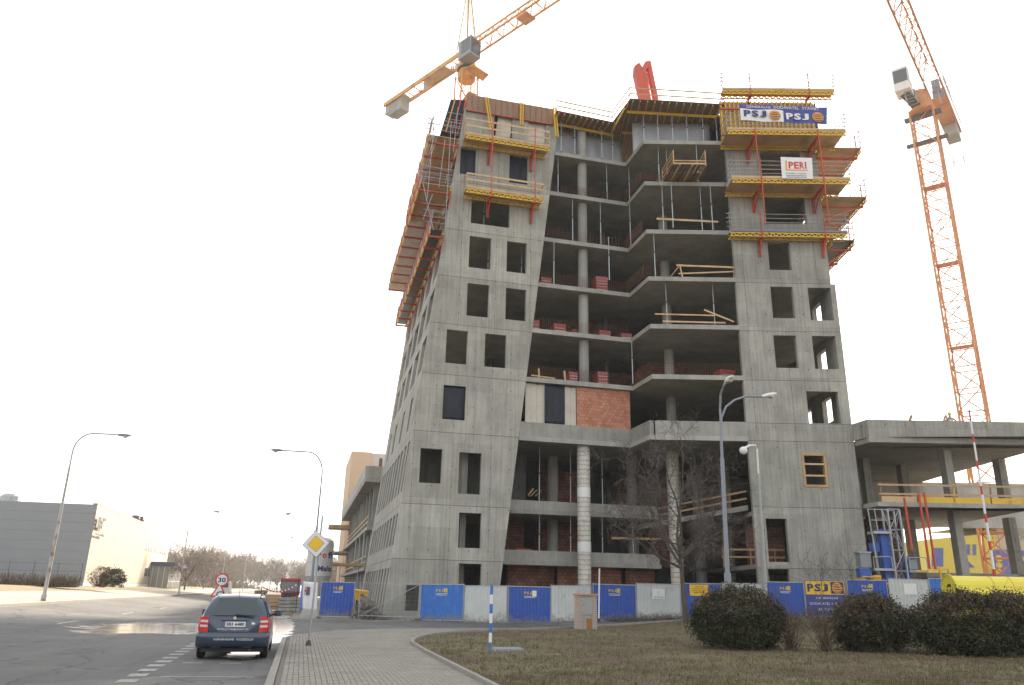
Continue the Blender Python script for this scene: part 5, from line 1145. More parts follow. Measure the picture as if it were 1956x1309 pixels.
# A-frame head with tie bars
top = CO + Vector((0, 0, 10.5)) - JD * .3
for k in (-1, 1): MB().bar(CO + JS * (.8 * k) + JD * .8, top + JS * (.15 * k), .16, .16).bar(CO + JS * (.8 * k) - JD * 1.2, top + JS * (.15 * k), .13, .13).build('head_leg', M['crane'], c1)
for i in range(1, 8): f = i / 8; a = CO + JD * .8; MB().tube((a + JS * .8).lerp(top, f), (a - JS * .8).lerp(top, f), .05, n=4).build('head_rung', M['crane'], c1)
for k in (-1, 1): MB().tube(top, CO - JD * 13.5 + JS * (.8 * k), .04, n=4).build('tie_bar', M['crane'], c1)
MB().tube(top, CO + JD * 26 + Vector((0, 0, 1.7)), .05, n=4).build('tie_bar', M['crane'], c1)
# cab
cc = ony(897, 97, 75.6)
def obox(mb, c, a, b, ex, ey, z0, z1):
    a, b = Vector(a), Vector(b); q = [c - a * ex - b * ey, c + a * ex - b * ey, c + a * ex + b * ey, c - a * ex + b * ey]
    if a.cross(b).z < 0: q = q[::-1]
    return mb.hexa([p + Vector((0, 0, z0)) for p in q], [p + Vector((0, 0, z1)) for p in q])
cab = obox(MB(), cc, JD, JS, 1.05, .85, -1.25, 1.2).build('cab', M['whgrey'], c1)
obox(MB(), cc + JD * .2, JD, JS, .72, .87, -.75, 1.0).build('cab_window', M['glass'], cab); obox(MB(), cc + JD * .02, JD, JS, 1.06, .7, -1.0, 1.0).build('cab_window', M['glass'], cab)
# trolley under the jib
obox(MB(), CO + JD * 9.8 + Vector((0, 0, -.35)), JD, JS, .8, .8, -.12, .06).build('trolley', M['crane2'], c1)
# crane behind the wing
c2 = thing('tower_crane', 'orange lattice tower crane standing behind the right wing', 'tower crane', (63.6, 61, 0))
B2 = (63.4, 61.2, 0.9)
mast(c2, B2, 2.35, 54.5, 23, R(38), M['crane2'])
JA, JB = onz(1768, 120, 58.0), onz(1718, 0, 58.0); J2 = (JB - JA).normalized(); S2 = Vector((J2.y, -J2.x, 0)); O2 = JA - J2 * 2.6; O2.z = 57.2
MB().lathe((B2[0], B2[1], 0), [(1.1, 54.4), (1.3, 54.6), (1.3, 54.95), (1.1, 55.0), (1.15, 56.0), (.9, 57.2)], 16).build('slew_ring', M['crane2'], c2)
obox(MB(), Vector((B2[0], B2[1], 0)), J2, S2, .35, 1.9, 54.0, 54.3).build('collar_beam', M['darksteel'], c2); obox(MB(), Vector((B2[0], B2[1], 0)), J2, S2, .3, 2.1, 50.7, 50.95).build('collar_beam', M['darksteel'], c2)
jib(c2, O2 + J2 * .5, J2, 44, 1.6, 1.9, 20, M['crane2'])
for k in (-1, 1): MB().bar(O2 + S2 * (.8 * k), O2 + S2 * (.8 * k) - J2 * 13, .18, .4).build('counter_jib_beam', M['crane2'], c2)
MB().prism([O2 - J2 * 10 + S2 * .7 + Vector((0, 0, -1.6)), O2 - J2 * 12.6 + S2 * .7 + Vector((0, 0, -1.6)), O2 - J2 * 12.6 - S2 * .7 + Vector((0, 0, -1.6)), O2 - J2 * 10 - S2 * .7 + Vector((0, 0, -1.6))], (0, 0, 2)).build('ballast_block', M['conc_pale'], c2)
MB().prism([O2 - J2 * 3.5 + S2 * .72 + Vector((0, 0, -.18)), O2 - J2 * 12.9 + S2 * .72 + Vector((0, 0, -.18)), O2 - J2 * 12.9 - S2 * .72 + Vector((0, 0, -.18)), O2 - J2 * 3.5 - S2 * .72 + Vector((0, 0, -.18))], (0, 0, .08)).build('walkway', M['crane2'], c2)
obox(MB(), O2 - J2 * 5.0, J2, S2, .9, .6, .1, 1.3).build('winch', M['whgrey'], c2)
for k in (-1, 1):
    for h in (.6, 1.1): MB().tube(O2 + S2 * (1.0 * k) - J2 * 1.0 + Vector((0, 0, h)), O2 + S2 * (1.0 * k) - J2 * 13 + Vector((0, 0, h)), .035, n=4).build('handrail', M['steel'], c2)
q = ony(1724, 158, 60.4); cab = obox(MB(), q, J2, S2, 1.0, .8, -1.5, 1.4).build('cab', M['white'], c2)
obox(MB(), q, J2, S2, 1.03, .7, -.5, 1.1).build('cab_window', M['glass'], cab); obox(MB(), q, J2, S2, .85, .83, -.5, 1.1).build('cab_window', M['glass'], cab)
for dz in (-1.0, .2): MB().bar(q + Vector((0, 0, dz)), Vector((B2[0], B2[1], min(q.z + dz, 56.6))), .35, .35).build('cab_arm', M['darksteel'], c2)
MB().bar(q + Vector((0, 0, -1.5)), Vector((B2[0], B2[1], 54.6)), 1.0, .12).build('cab_walkway', M['darksteel'], c2)
for z, dx in ((56.0, 2.4), (47.5, 2.6), (57.5, 2.2), (q.z - 2.6, 0)):
    cen = Vector((B2[0] + dx * .9, B2[1] - dx * .55, z)) if dx else q + Vector((.6, -.3, -2.6))
    t_ = MB()
    for k in range(4):
        for h in (0, .5, 1.0):
            e = [(-.7, -.5), (.7, -.5), (.7, .5), (-.7, .5)]; a, b = e[k], e[(k + 1) % 4]; t_.tube(cen + J2 * a[0] + S2 * a[1] + Vector((0, 0, h)), cen + J2 * b[0] + S2 * b[1] + Vector((0, 0, h)), .035, n=4)
        t_.tube(cen + J2 * e[k][0] + S2 * e[k][1], cen + J2 * e[k][0] + S2 * e[k][1] + Vector((0, 0, 1.1)), .035, n=4)
    t_.build('service_cage', M['steel'], c2)
obox(MB(), Vector((B2[0] + 1.6, B2[1] - .9, 57)), J2, S2, .25, .4, 0, 1.6).build('control_cabinet', M['whgrey'], c2)

# ================================================================== HOIST AND SITE PLANT
HOFF = -4.0
def hp3(px, py, off=HOFF): return onr(px, py, off)
ho = thing('mast_hoist', 'blue and grey mast-climbing hoist with yellow base frame behind the fence', 'hoist', hp3(1710, 1112))
hp0 = hp3(1722, 1112); 
def HM(i, sx, sy): return hp0 + RU * (sx * .36 - .1) + RN * (sy * .36) + Vector((0, 0, -.6 + i * 1.22))
c, b = lattice_box(HM, 4, .7, .09, .03); 
for sx, sy in ((-1, -1), (1, -1), (1, 1), (-1, 1)): MB().bar(HM(0, sx, sy), HM(4, sx, sy), .09, .09).build('mast_frame', M['steel'], ho)
b.build('mast_bracing', M['steel'], ho)
hz = hp0.z; hu = (hp0 - RO).dot(RU)
def hbox(name, du0, du1, v0, v1, z0, z1, m, par=None): MB().rbox(hu + du0, hu + du1, HOFF + v0, HOFF + v1, hz + z0, hz + z1).build(name, M[m], par or ho)
M['plantblue'] = pm('plant_blue', (0.03, 0.09, 0.36), (0.04, 0.11, 0.40), 2, 0.45); M['plantyellow'] = pm('plant_yellow', (0.75, 0.42, 0.02), (0.65, 0.35, 0.02), 2, 0.5)
hbox('drive_column', -.95, -.5, -.1, .6, .2, 3.1, 'plantblue'); hbox('side_cover', .42, .75, .0, .5, .1, 1.5, 'plantblue'); hbox('motor_box', -1.45, -.98, .1, .6, 1.75, 2.3, 'plantblue'); hbox('drive_cover', -.49, -.44, -.1, .5, .9, 2.6, 'fblue2')
hbox('upper_step', -1.5, -.5, -.4, .5, 2.8, 2.95, 'steel')
for a, b in ((-1.6, 0), (-1.2, 0), (-.75, 0)): MB().tube(rp(hu + a, HOFF - .35, hz + 2.9), rp(hu + a - .05, HOFF - .35, hz + 4.3), .035).build('guard_post', M['steel'], ho)
for h in (3.6, 4.25): MB().tube(rp(hu - 1.65, HOFF - .35, hz + h), rp(hu - .5, HOFF - .35, hz + h), .03).build('guard_rail', M['steel'], ho)
MB().tube(rp(hu - 1.45, HOFF - .3, hz + .6), rp(hu - 1.55, HOFF - .3, hz + 2.9), .05).build('guard_post', M['steel'], ho)
hbox('gear_box', -2.4, -1.75, -.2, .5, .8, 1.65, 'whgrey'); hbox('gear_lid', -2.5, -1.7, -.25, .55, 1.65, 1.72, 'steel'); hbox('control_box', -2.5, -1.8, -.2, .4, .2, .75, 'plantblue')
hbox('platform_left', -1.7, -.5, -.4, .6, .62, .76, 'steel'); hbox('platform_right', .4, 1.5, -.4, .6, .55, .7, 'steel'); hbox('tool_box', .5, 1.0, -.2, .3, .75, 1.3, 'whgrey')
for a in ((-1.7, -.6), (.45, 1.5)):
    MB().path([rp(hu + a[0], HOFF - .4, hz + .7), rp(hu + a[0], HOFF - .4, hz + 1.4), rp(hu + a[1] - .1, HOFF - .4, hz + 1.45), rp(hu + a[1], HOFF - .4, hz + 1.35), rp(hu + a[1], HOFF - .4, hz + .7)], .03).build('guard_rail', M['steel'], ho)
hbox('base_frame', -2.6, -2.45, -.6, .6, -.9, .2, 'plantyellow'); hbox('base_frame', -1.9, -1.45, -.6, .4, -.9, .35, 'plantyellow'); hbox('base_tray', -1.4, 1.9, 0, .7, -.3, .15, 'plantblue')
for z in (-.15, .25): MB().bar(rp(hu - 2.6, HOFF - .65, hz + z), rp(hu - 1.5, HOFF - .65, hz + z), .07, .07).build('barrier_rail', M['plantyellow'], ho)
MB().bar(rp(hu - 1.5, HOFF - .7, hz - .12), rp(hu + 2.6, HOFF - .7, hz - .12), .07, .08).bar(rp(hu + .6, HOFF - .7, hz + .62), rp(hu + 2.6, HOFF - .7, hz + .75), .07, .08).build('barrier_rail', M['plantyellow'], ho)
for u in (2.05, 2.55): MB().bar(rp(hu + u, HOFF - .7, hz - 1), rp(hu + u, HOFF - .7, hz + .8), .09, .09).build('barrier_post', M['plantyellow'], ho)
for k, (pa, pb) in enumerate((((1727, 951), (1742, 1050)), ((1755, 943), (1776, 1086)), ((1765, 941), (1787, 1086)))):
    t = thing('red_prop', ['left shorter', 'middle', 'right'][k] + ' leaning red steel pole against the wing deck', 'pole', onr(*pb, -1.9), 'red poles against the wing deck')
    MB().tube(onr(*pb, -1.9), onr(*pa, -1.9), .075, n=8).build('tube', M['red'], t); e = onr(*pb, -1.9); MB().tube(e + Vector((0, 0, -.03)), e + Vector((0, 0, .03)), .12, n=8).build('foot_plate', M['red'], t)
# ================================================================== STREET OBJECTS
# ---- hoarding panels
FY = [(600, 49.9), (675, 50.2), (800, 46.9), (886, 45.6), (970, 44.0), (1300, 43.0), (1465, 41.4), (1660, 39.8), (1860, 37.6), (1960, 36.6)]
def fbase(px, pyt, pyb):
    Y = interp(FY, px); return ony(px, pyb, Y), ony(px, pyt, Y)
def psj_print(t, O, ux, uz, n_, W_, H_):
    word('PSJ', .15, O + ux * (W_ * .36) + uz * (H_ * .79) + n_ * .045, ux, uz, M['gold'], t, W_ * .18)
    c = O + ux * (W_ * .59) + uz * (H_ * .79 + .08); MB().poly([c + n_ * .05 + ux * a + uz * b for a, b in ((-.11, -.11), (.11, -.11), (.11, .13), (-.11, .13))]).build('logo', M['gold'], t)
    for i, (s, e) in enumerate(((.36, .64), (.37, .62))):
        z = H_ * (.735 - .035 * i); MB().poly([O + ux * (W_ * s) + uz * z + n_ * .045, O + ux * (W_ * e) + uz * z + n_ * .045, O + ux * (W_ * e) + uz * (z + .025) + n_ * .045, O + ux * (W_ * s) + uz * (z + .025) + n_ * .045]).build('small_print', M['banner_white'], t)
def fence_panel(px0, px1, pyt, pyb, mat_, label, extra=None, foot=True):
    a, at = fbase(px0, pyt, pyb); b, bt_ = fbase(px1, pyt, pyb); zb = (a.z + b.z) / 2; H_ = 2.0
    a = Vector((a.x, a.y, zb)); b = Vector((b.x, b.y, zb)); ux = (b - a).normalized(); uz = Vector((0, 0, 1)); n_ = ux.cross(uz); W_ = (b - a).length
    t = thing('hoarding_panel', label, 'fence panel', (a + b) / 2, 'site hoarding panels along the side street')
    vs, fs = [], []; k = 0; x = .03; prof = []
    pitch = .2
    while x < W_ - .03:      # trapezoidal sheet profile
        prof += [(x, 0), (min(x + .1, W_ - .03), 0), (min(x + .13, W_ - .03), .025), (min(x + .17, W_ - .03), .025)]; x += pitch
    prof.append((W_ - .03, 0))
    for px_, d in prof: vs += [a + ux * px_ + n_ * d + uz * .05, a + ux * px_ + n_ * d + uz * (H_ - .02)]
    fs = [(2 * i, 2 * i + 2, 2 * i + 3, 2 * i + 1) for i in range(len(prof) - 1)]
    MB().add(vs, fs).build('sheet', M[mat_], t)
    for p, q in ((a, a + uz * H_), (b, b + uz * H_)): MB().tube(p, q + uz * .06, .024, n=6).build('post', M['steel'], t)
    MB().bar(a + uz * H_, b + uz * H_, .05, .05).build('top_rail', M['steel'], t); MB().bar(a + uz * .04, b + uz * .04, .05, .05).build('bottom_rail', M['steel'], t)
    if foot: MB().hexa([a - ux * .12 - n_ * .3 + uz * -.1, a + ux * .12 - n_ * .3 + uz * -.1, a + ux * .12 + n_ * .35 + uz * -.1, a - ux * .12 + n_ * .35 + uz * -.1][::-1], [a - ux * .12 - n_ * .3 + uz * .03, a + ux * .12 - n_ * .3 + uz * .03, a + ux * .12 + n_ * .35 + uz * .03, a - ux * .12 + n_ * .35 + uz * .03][::-1]).build('foot_block', M['conc_core'], t)
    if extra == 'psj': psj_print(t, a, ux, uz, n_, W_, H_)
    elif extra == 'psj_paper':
        psj_print(t, a, ux, uz, n_, W_, H_); c = a + ux * (W_ * .6) + uz * 1.62; MB().poly([c + n_ * .06 + ux * x_ + uz * z_ for x_, z_ in ((-.11, -.16), (.13, -.16), (.13, .17), (-.11, .17))]).build('paper_notice', M['white'], t)
    elif extra == 'whitesign':
        c = a + ux * (W_ * .5) + uz * 1.45; MB().prism([c + n_ * .05 + ux * x_ + uz * z_ for x_, z_ in ((-.37, -.28), (.37, -.28), (.37, .28), (-.37, .28))], n_ * -.015).build('notice_board', M['white'], t)
        text_obj('METROSTAV', .1, c + n_ * .055 - ux * .28 - uz * .22, ux, uz, M['ink_grey'], 'lettering', t, width=.56)
        MB().poly([c + n_ * .056 + ux * x_ + uz * z_ for x_, z_ in ((-.012, -.05), (.012, -.05), (.012, .16), (-.012, .16))]).build('print_mark', M['ink_grey'], t)
    elif extra == 'orange':
        c = a + ux * (W_ * .45) + uz * 1.62; MB().prism([c + n_ * .05 + ux * x_ + uz * z_ for x_, z_ in ((-.52, -.3), (.56, -.3), (.56, .32), (-.52, .32))], n_ * -.015).build('notice_board', M['signyellow'], t)
        for i, (s, e) in enumerate(((-.2, .3), (-.35, .42), (-.38, .4), (-.3, .3))): MB().poly([c + n_ * .056 + ux * x_ + uz * z_ for x_, z_ in ((s, .18 - i * .11), (e, .18 - i * .11), (e, .21 - i * .11), (s, .21 - i * .11))]).build('print_line', M['rust'], t)
    elif extra == 'paper':
        c = a + ux * (W_ * .52) + uz * 1.5; MB().poly([c + n_ * .05 + ux * x_ + uz * z_ for x_, z_ in ((-.32, -.35), (.36, -.33), (.36, .27), (-.32, .25))]).build('paper_notice', M['white'], t)
    elif extra == 'board':
        MB().prism([a + n_ * .04 + ux * x_ + uz * z_ for x_, z_ in ((.0, .1), (W_, .1), (W_, 2.0), (.0, 2.0))], n_ * -.03).build('advert_board', M['banner_blue'], t)
        MB().poly([a + n_ * .046 + ux * x_ + uz * z_ for x_, z_ in ((.03, 1.22), (W_ - .03, 1.22), (W_ - .03, 1.96), (.03, 1.96))]).build('yellow_field', M['signyellow'], t)
        word('PSJ', .42, a + n_ * .052 + ux * .12 + uz * 1.38, ux, uz, M['ink_blue'], t, W_ * .52)
        x0 = W_ * .64; MB().poly([a + n_ * .05 + ux * x_ + uz * z_ for x_, z_ in ((x0, 1.27), (W_ - .08, 1.27), (W_ - .08, 1.92), (x0, 1.92))]).build('logo_field', M['ink_blue'], t)
        ball_logo(a + ux * ((x0 + W_ - .08) / 2) + uz * 1.595, .3, ux, uz, n_ * .055, t)
        for i, s in enumerate(('GENERÁLNÍ', 'DODAVATEL STAVBY', 'AT. TOWER')): text_obj(s, .13, a + n_ * .046 + ux * (W_ * (.25 if i == 0 else .08 if i == 1 else .28)) + uz * (.98 - i * .32), ux, uz, M['banner_white'], 'lettering', t, width=W_ * (.55 if i == 0 else .84 if i == 1 else .45))
    t.rotation_euler = (R(random.uniform(-1.3, 1.3)), R(random.uniform(-.5, .5)), R(random.uniform(-.8, .8))); t.location.z += random.uniform(-.02, .02)
    return t
fence_panel(608, 673, 1113, 1179, 'fblue', 'lone dark blue sheet panel left of the leaning corner', 'psj')
fence_panel(801, 884, 1118, 1187, 'fblue2', 'faded bright blue panel, first of the long row', 'psj')
fence_panel(886, 968, 1119, 1190, 'fwhite', 'white panel behind the blue and white striped pole')
fence_panel(970, 1052, 1120, 1192, 'fblue', 'deep blue panel with a paper stuck over its logo', 'psj_paper')
fence_panel(1053, 1131, 1119, 1190, 'fwhite', 'white panel half hidden by the brick meter cabinet')
fence_panel(1133, 1215, 1117, 1187, 'fblue', 'deep blue panel behind the thin white post', 'psj')
fence_panel(1217, 1301, 1117, 1186, 'fwhite', 'white panel with a white notice board', 'whitesign')
fence_panel(1303, 1381, 1115, 1185, 'fblue', 'blue panel with an orange notice behind the bare tree', 'orange')
fence_panel(1383, 1460, 1114, 1184, 'fwhite', 'white panel above the round clipped bush')
fence_panel(1468, 1541, 1113, 1183, 'fblue', 'blue panel just left of the yellow advert board', 'psj')
fence_panel(1543, 1620, 1109, 1179, 'fblue', 'panel carrying the yellow and blue advert board', 'board')
fence_panel(1624, 1701, 1108, 1179, 'fblue', 'blue panel just right of the yellow advert board', 'psj')
fence_panel(1704, 1781, 1106, 1177, 'fwhite', 'white panel with a pale paper sheet behind the hedge', 'paper')
fence_panel(1784, 1860, 1105, 1176, 'fblue2', 'blue panel beside the yellow container', 'psj')
fence_panel(1863, 1940, 1104, 1175, 'fwhite', 'white panel mostly hidden behind the yellow container')
# open mesh gate panel at the corner
a = ony(684, 1184, 49.0); b = ony(798, 1187, 46.6); a.z = b.z = 0.03
mg = thing('mesh_fence', 'see-through wire mesh fence panel in front of the leaning corner', 'fence panel', (a + b) / 2)
H_ = 2.0; up = Vector((0, 0, 1))
for p, q in ((a, a + up * H_), (b, b + up * H_), (a + up * H_, b + up * H_), (a + up * .15, b + up * .15), (a.lerp(b, .05) + up * .2, b + up * (H_ - .05))): MB().tube(p, q, .022).build('frame_tube', M['steel'], mg)
wm = MB()
for i in range(1, 40): p = a.lerp(b, i / 40); wm.tube(p + up * .15, p + up * H_, .003, n=3, cap=False)
for i in range(1, 8): wm.tube(a + up * (.15 + i * .23), b + up * (.15 + i * .23), .003, n=3, cap=False)
wm.build('wire_mesh', M['steel'], mg, kind='stuff'); MB().box(b.x - .12, b.x + .12, b.y - .35, b.y + .35, -.0, .14).build('foot_block', M['conc_core'], mg)
# printed tarpaulin corner on the street side
tp = thing('printed_tarpaulin', 'white printed tarpaulin with blue edges wrapped on the fence corner by the street', 'tarpaulin', ony(590, 1175, 50.5))
c4 = [ony(578, 1165, 51.4), ony(606, 1167, 50.1), ony(606, 1113, 50.1), ony(580, 1111, 51.4)]
def tarp(cs, m, name, off=0.0, n_=12, amp=.03):
    mb = MB(); vs = []
    nn = (cs[1] - cs[0]).cross(cs[3] - cs[0]).normalized()
    for j in range(n_ + 1):
        for i in range(n_ + 1): u, v = i / n_, j / n_; vs.append((cs[0] * (1 - u) + cs[1] * u) * (1 - v) + (cs[3] * (1 - u) + cs[2] * u) * v + nn * (off + amp * math.sin(u * 14 + v * 3)))
    mb.add(vs, [(j * (n_ + 1) + i, j * (n_ + 1) + i + 1, (j + 1) * (n_ + 1) + i + 1, (j + 1) * (n_ + 1) + i) for j in range(n_) for i in range(n_)]); ob = mb.build(name, m, tp, smooth=True); md = ob.modifiers.new('t', 'SOLIDIFY'); md.thickness = .01
tarp(c4, M['banner_white'], 'sheet'); tarp([ony(572, 1166, 53.0), ony(578.5, 1167, 51.4), ony(580, 1112, 51.4), ony(577, 1115, 53.0)], M['fblue2'], 'edge_sheet')
ux = (c4[1] - c4[0]).normalized(); word('Him', .5, c4[0].lerp(c4[3], .52) + ux * .12 - Vector((0, .12, 0)), ux, up, M['ink_blue'], tp, .55); disc(c4[0].lerp(c4[3], .68) + ux * .42, .12, ux, up, Vector((0, -.14, 0)), M['ink_red'], 'print_dot', tp, 14)
MB().hexa([c4[0] + Vector((-.1, -.3, -.45)), c4[1] + Vector((.1, -.3, -.45)), c4[1] + Vector((.1, .3, -.45)), c4[0] + Vector((-.1, .3, -.45))], [c4[0] + Vector((-.05, -.25, 0)), c4[1] + Vector((.05, -.25, 0)), c4[1] + Vector((.05, .25, 0)), c4[0] + Vector((-.05, .25, 0))]).build('base_block', M['conc_pale'], tp)
for x in (ony(608, 1100, 50.0), ony(675, 1100, 50.2)): pass
# ---- silo
sl = thing('mortar_silo', 'white mortar silo with red and blue lettering behind the priority sign', 'silo', (1.25, 66, 0))
sx_, sy_, sr_ = 1.25, 66.0, 1.02
M['silo'] = pm('silo_paint', (0.60, 0.57, 0.55), (0.52, 0.49, 0.47), 1.0, 0.45)
MB().lathe((sx_, sy_, 0), [(.25, 1.15), (sr_, 2.6), (sr_, 5.1), (sr_ * .93, 5.35), (sr_ * .6, 5.55), (.2, 5.62)], 28).build('tank', M['silo'], sl, smooth=False)
for i, z in enumerate((2.6, 3.7, 4.6)): MB().lathe((sx_, sy_, 0), [(sr_, z - .03), (sr_ + .03, z - .02), (sr_ + .03, z + .02), (sr_, z + .03)], 28).build('hoop', M['silo'], sl)
for k in range(4): a_ = R(45 + 90 * k); x, y = sx_ + math.cos(a_) * .9, sy_ + math.sin(a_) * .9; MB().tube((x, y, 0), (x, y, 2.7), .06).build('leg', M['steel'], sl)
def curved_text(body, r, z, h, a0, a1, mats, name, parent, cx, cy):
    o = text_obj(body, h, (0, 0, 0), (1, 0, 0), (0, 1, 0), mats, name, parent, bold=.03); off = ORG[parent.name]; vs = [v.co + off for v in o.data.vertices]; x1 = max(v.x for v in vs)
    for v, c in zip(o.data.vertices, vs): t = a0 + (a1 - a0) * c.x / x1; v.co = Vector((cx + math.sin(t) * r, cy - math.cos(t) * r, z + c.y)) - off
curved_text('Pr', sr_ + .012, 3.95, .5, R(-32), R(4), M['ink_blue'], 'lettering', sl, sx_, sy_); curved_text('o', sr_ + .012, 3.95, .36, R(8), R(28), M['ink_red'], 'lettering', sl, sx_, sy_); curved_text('fi', sr_ + .012, 3.95, .52, R(34), R(62), M['ink_blue'], 'lettering', sl, sx_, sy_)
curved_text('Malta', sr_ + .012, 2.95, .42, R(-8), R(66), M['ink_blue'], 'lettering', sl, sx_, sy_)
# ---- lamps
def lamp_head(t, p, d, L_=.75, m='whgrey'):
    d = Vector(d).normalized(); s = d.cross(Vector((0, 0, 1))).normalized(); u = s.cross(d); prof = [(0, .05, .05), (.12, .10, .08), (.45, .16, .10), (.8, .13, .08), (1, .05, .03)]; vs = []
    for f, w_, h in prof:
        for k in range(8): a_ = 2 * math.pi * k / 8; vs.append(p + d * (L_ * f) + s * (w_ * math.cos(a_)) + u * (h * math.sin(a_)))
    fs = [(i * 8 + k, i * 8 + (k + 1) % 8, (i + 1) * 8 + (k + 1) % 8, (i + 1) * 8 + k) for i in range(4) for k in range(8)] + [tuple(range(7, -1, -1)), tuple(range(32, 40))]
    h = MB().add(vs, fs).build('lamp_head', M[m], t, smooth=True)
    MB().lathe(p + d * (L_ * .58) - u * .05, [(.06, -.12), (.12, -.07), (.14, 0)], 10).build('diffuser', M['lampglass'], h, smooth=True)
M['lampglass'] = pm('lamp_diffuser', (0.45, 0.46, 0.42), rough=0.2); M['lampgreen'] = pm('pole_green_grey', (0.30, 0.33, 0.31), (0.38, 0.39, 0.37), 2.5, 0.6); M['lamprust'] = pm('pole_rusty', (0.42, 0.42, 0.40), (0.30, 0.31, 0.30), 2.0, 0.7, c3=(0.22, 0.09, 0.04), s3=1.4, f3=(0.5, 0.62))
def arc_lamp(label, base, ztop, end, rb=.1, rt=.045, m='lampgreen', lower='lamprust', group='street lamps along the main street', cor=1.0):
    base, end = Vector(base), Vector(end); t = thing('street_lamp', label, 'street lamp', base, group); h = ztop - base.z
    MB().tube(base, base + Vector((0, 0, h * .55)), rb, rb * .85, n=10).build('pole', M[lower], t); MB().tube(base + Vector((0, 0, h * .55)), base + Vector((0, 0, h * .8)), rb * .7, rb * .6, n=10).build('upper_pole', M[m], t)
    MB().tube(base, base + Vector((0, 0, .35)), rb * 1.5, rb * 1.4, n=10).build('base_sleeve', M[lower], t)
    d = Vector((end.x - base.x, end.y - base.y, 0)); hd = d.length; d.normalize(); pts = [base + Vector((0, 0, h * .8)), base + Vector((0, 0, h - cor))]
    for k in range(1, 7): a_ = math.pi / 2 * k / 6; pts.append(base + Vector((0, 0, h - cor + (end.z - base.z - h + cor) * math.sin(a_))) + d * (cor * (1 - math.cos(a_))))
    pts.append(Vector((end.x, end.y, end.z))); MB().path(pts, rt, 8).build('arm', M[m], t); lamp_head(t, end, d); return t
bl = Vector((-13.75, 50, gz(-13.75, 50) + .1)); arc_lamp('rusty-patched street lamp in front of the grey warehouse wall', bl, 10.05, (-11.5, 50, 10.18))
bm_l = Vector((.62, 52.5, 0)); arc_lamp('curved street lamp rising behind the priority sign', bm_l, 9.9, (-2.05, 52.5, 10.25), m='whgrey', lower='whgrey', rb=.09)
# double lamp in front of the tower
dl = thing('street_lamp', 'tall grey double-headed lamp in front of the open bay', 'street lamp', (17.0, 30.0, .1)); gx0 = Vector((17.02, 30.0, gz(17, 30) + .1))
tp_ = ony(1377, 745, 30.0)
MB().tube(gx0, Vector((17.1, 30, 2.6)), .15, .14, n=12).build('pole', M['whgrey'], dl); MB().tube((17.1, 30, 2.6), (17.2, 30, 7.4), .095, .085, n=12).build('upper_pole', M['whgrey'], dl)
MB().tube((17.2, 30, 7.4), (17.24, 30, 8.8), .065, .055, n=10).build('upper_pole', M['whgrey'], dl)
MB().path([(17.24, 30, 8.7), (17.25, 29.98, 9.6), (17.22, 29.8, 10.2), (17.15, 29.3, 10.55)], .05, 8).build('arm', M['whgrey'], dl); lamp_head(dl, Vector((17.14, 29.2, 10.58)), (-.12, -1, .12), .8, 'white')
e = ony(1455, 758, 30.0); MB().path([(17.24, 30, 8.75), (17.3, 30, 9.2), (17.55, 30, 9.7), (18.0, 30, 10.05), (18.6, 30, 10.28), e], .05, 8).build('arm', M['whgrey'], dl); lamp_head(dl, e, (1, 0, .28), .8, 'white')
sl2 = thing('street_lamp', 'smaller lamp with ball head close to the right block', 'street lamp', (20.8, 37.5, .2)); b0 = ony(1463, 1150, 37.0); b0.z = gz(b0.x, 37) + .1; q = ony(1449, 905, 37.0); r_ = ony(1446, 858, 37.0); s_ = ony(1432, 851, 36.6); u_ = ony(1420, 860, 36.0)
MB().tube(b0, q, .1, .075, n=10).build('pole', M['lampgreen'], sl2); MB().path([q, r_, ony(1442, 851, 36.9), s_], .05, 8).build('arm', M['white'], sl2); MB().path([s_, u_ + Vector((.1, .1, .12))], .06, 8).build('head_neck', M['white'], sl2)
MB().lathe(u_, [(.05, -.24), (.17, -.16), (.21, 0), (.17, .12), (.06, .18)], 14).build('lamp_head', M['white'], sl2, smooth=True)
for k, (pt, pa, side_) in enumerate((((360, 1000), (402, 981), 1), ((436, 1060), (452, 1029), 1), ((461, 1075), (472, 1055), 1), ((585, 1045), (557, 1041), -1), ((572, 1060), (552, 990), -1))):
    X = -13.6 if side_ > 0 else .8; p = onx(*pt, X); Y = min(260, p.y) if p.y > 60 else 100
    Y = [100, 150, 205, 135, 92][k]
    arc_lamp(['far lamp with right-pointing arm beside the warehouse entrance', 'second far lamp along the left kerb before the wood', 'most distant tiny lamp along the left kerb', 'far lamp on the right kerb left of the silo', 'lamp on the right kerb just beyond the tarpaulin'][k], (X, Y, gz(X, Y)), gz(X, Y) + 9.4, (X + side_ * 2.6, Y, gz(X, Y) + 9.6), group='street lamps along the main street')
# ---- traffic signs
ps = thing('priority_sign', 'yellow and white diamond priority road sign on the pavement', 'traffic sign', (.36, 24.4, .1)); pb = Vector((.36, 24.4, .09)); ptp = Vector((.42, 24.4, 3.75))
MB().tube(pb, ptp, .03, n=8).build('pole', M['steel'], ps); MB().lathe(pb, [(.09, 0), (.08, .05), (.06, .12), (.035, .16)], 12).build('foot', M['darksteel'], ps)
c = ony(603.5, 1039, 24.33); rot = R(-7)
def diam(r, y, m, name, th=.012):
    pts = [c + Vector((math.sin(rot + k * math.pi / 2) * r, y, math.cos(rot + k * math.pi / 2) * r)) for k in range(4)]; MB().prism(pts, (0, th, 0)).build(name, M[m], ps)
diam(.405, 0, 'ink_grey', 'back_plate', .02); diam(.385, -.006, 'white', 'white_plate', .005); diam(.245, -.011, 'ink_grey', 'border', .004); diam(.232, -.016, 'signyellow', 'yellow_plate', .004)
ss = thing('speed_sign', 'round 30 speed limit sign above a red triangle on a road stand', 'traffic sign', (-4.7, 46, 0)); c = ony(424, 1108, 46.0)
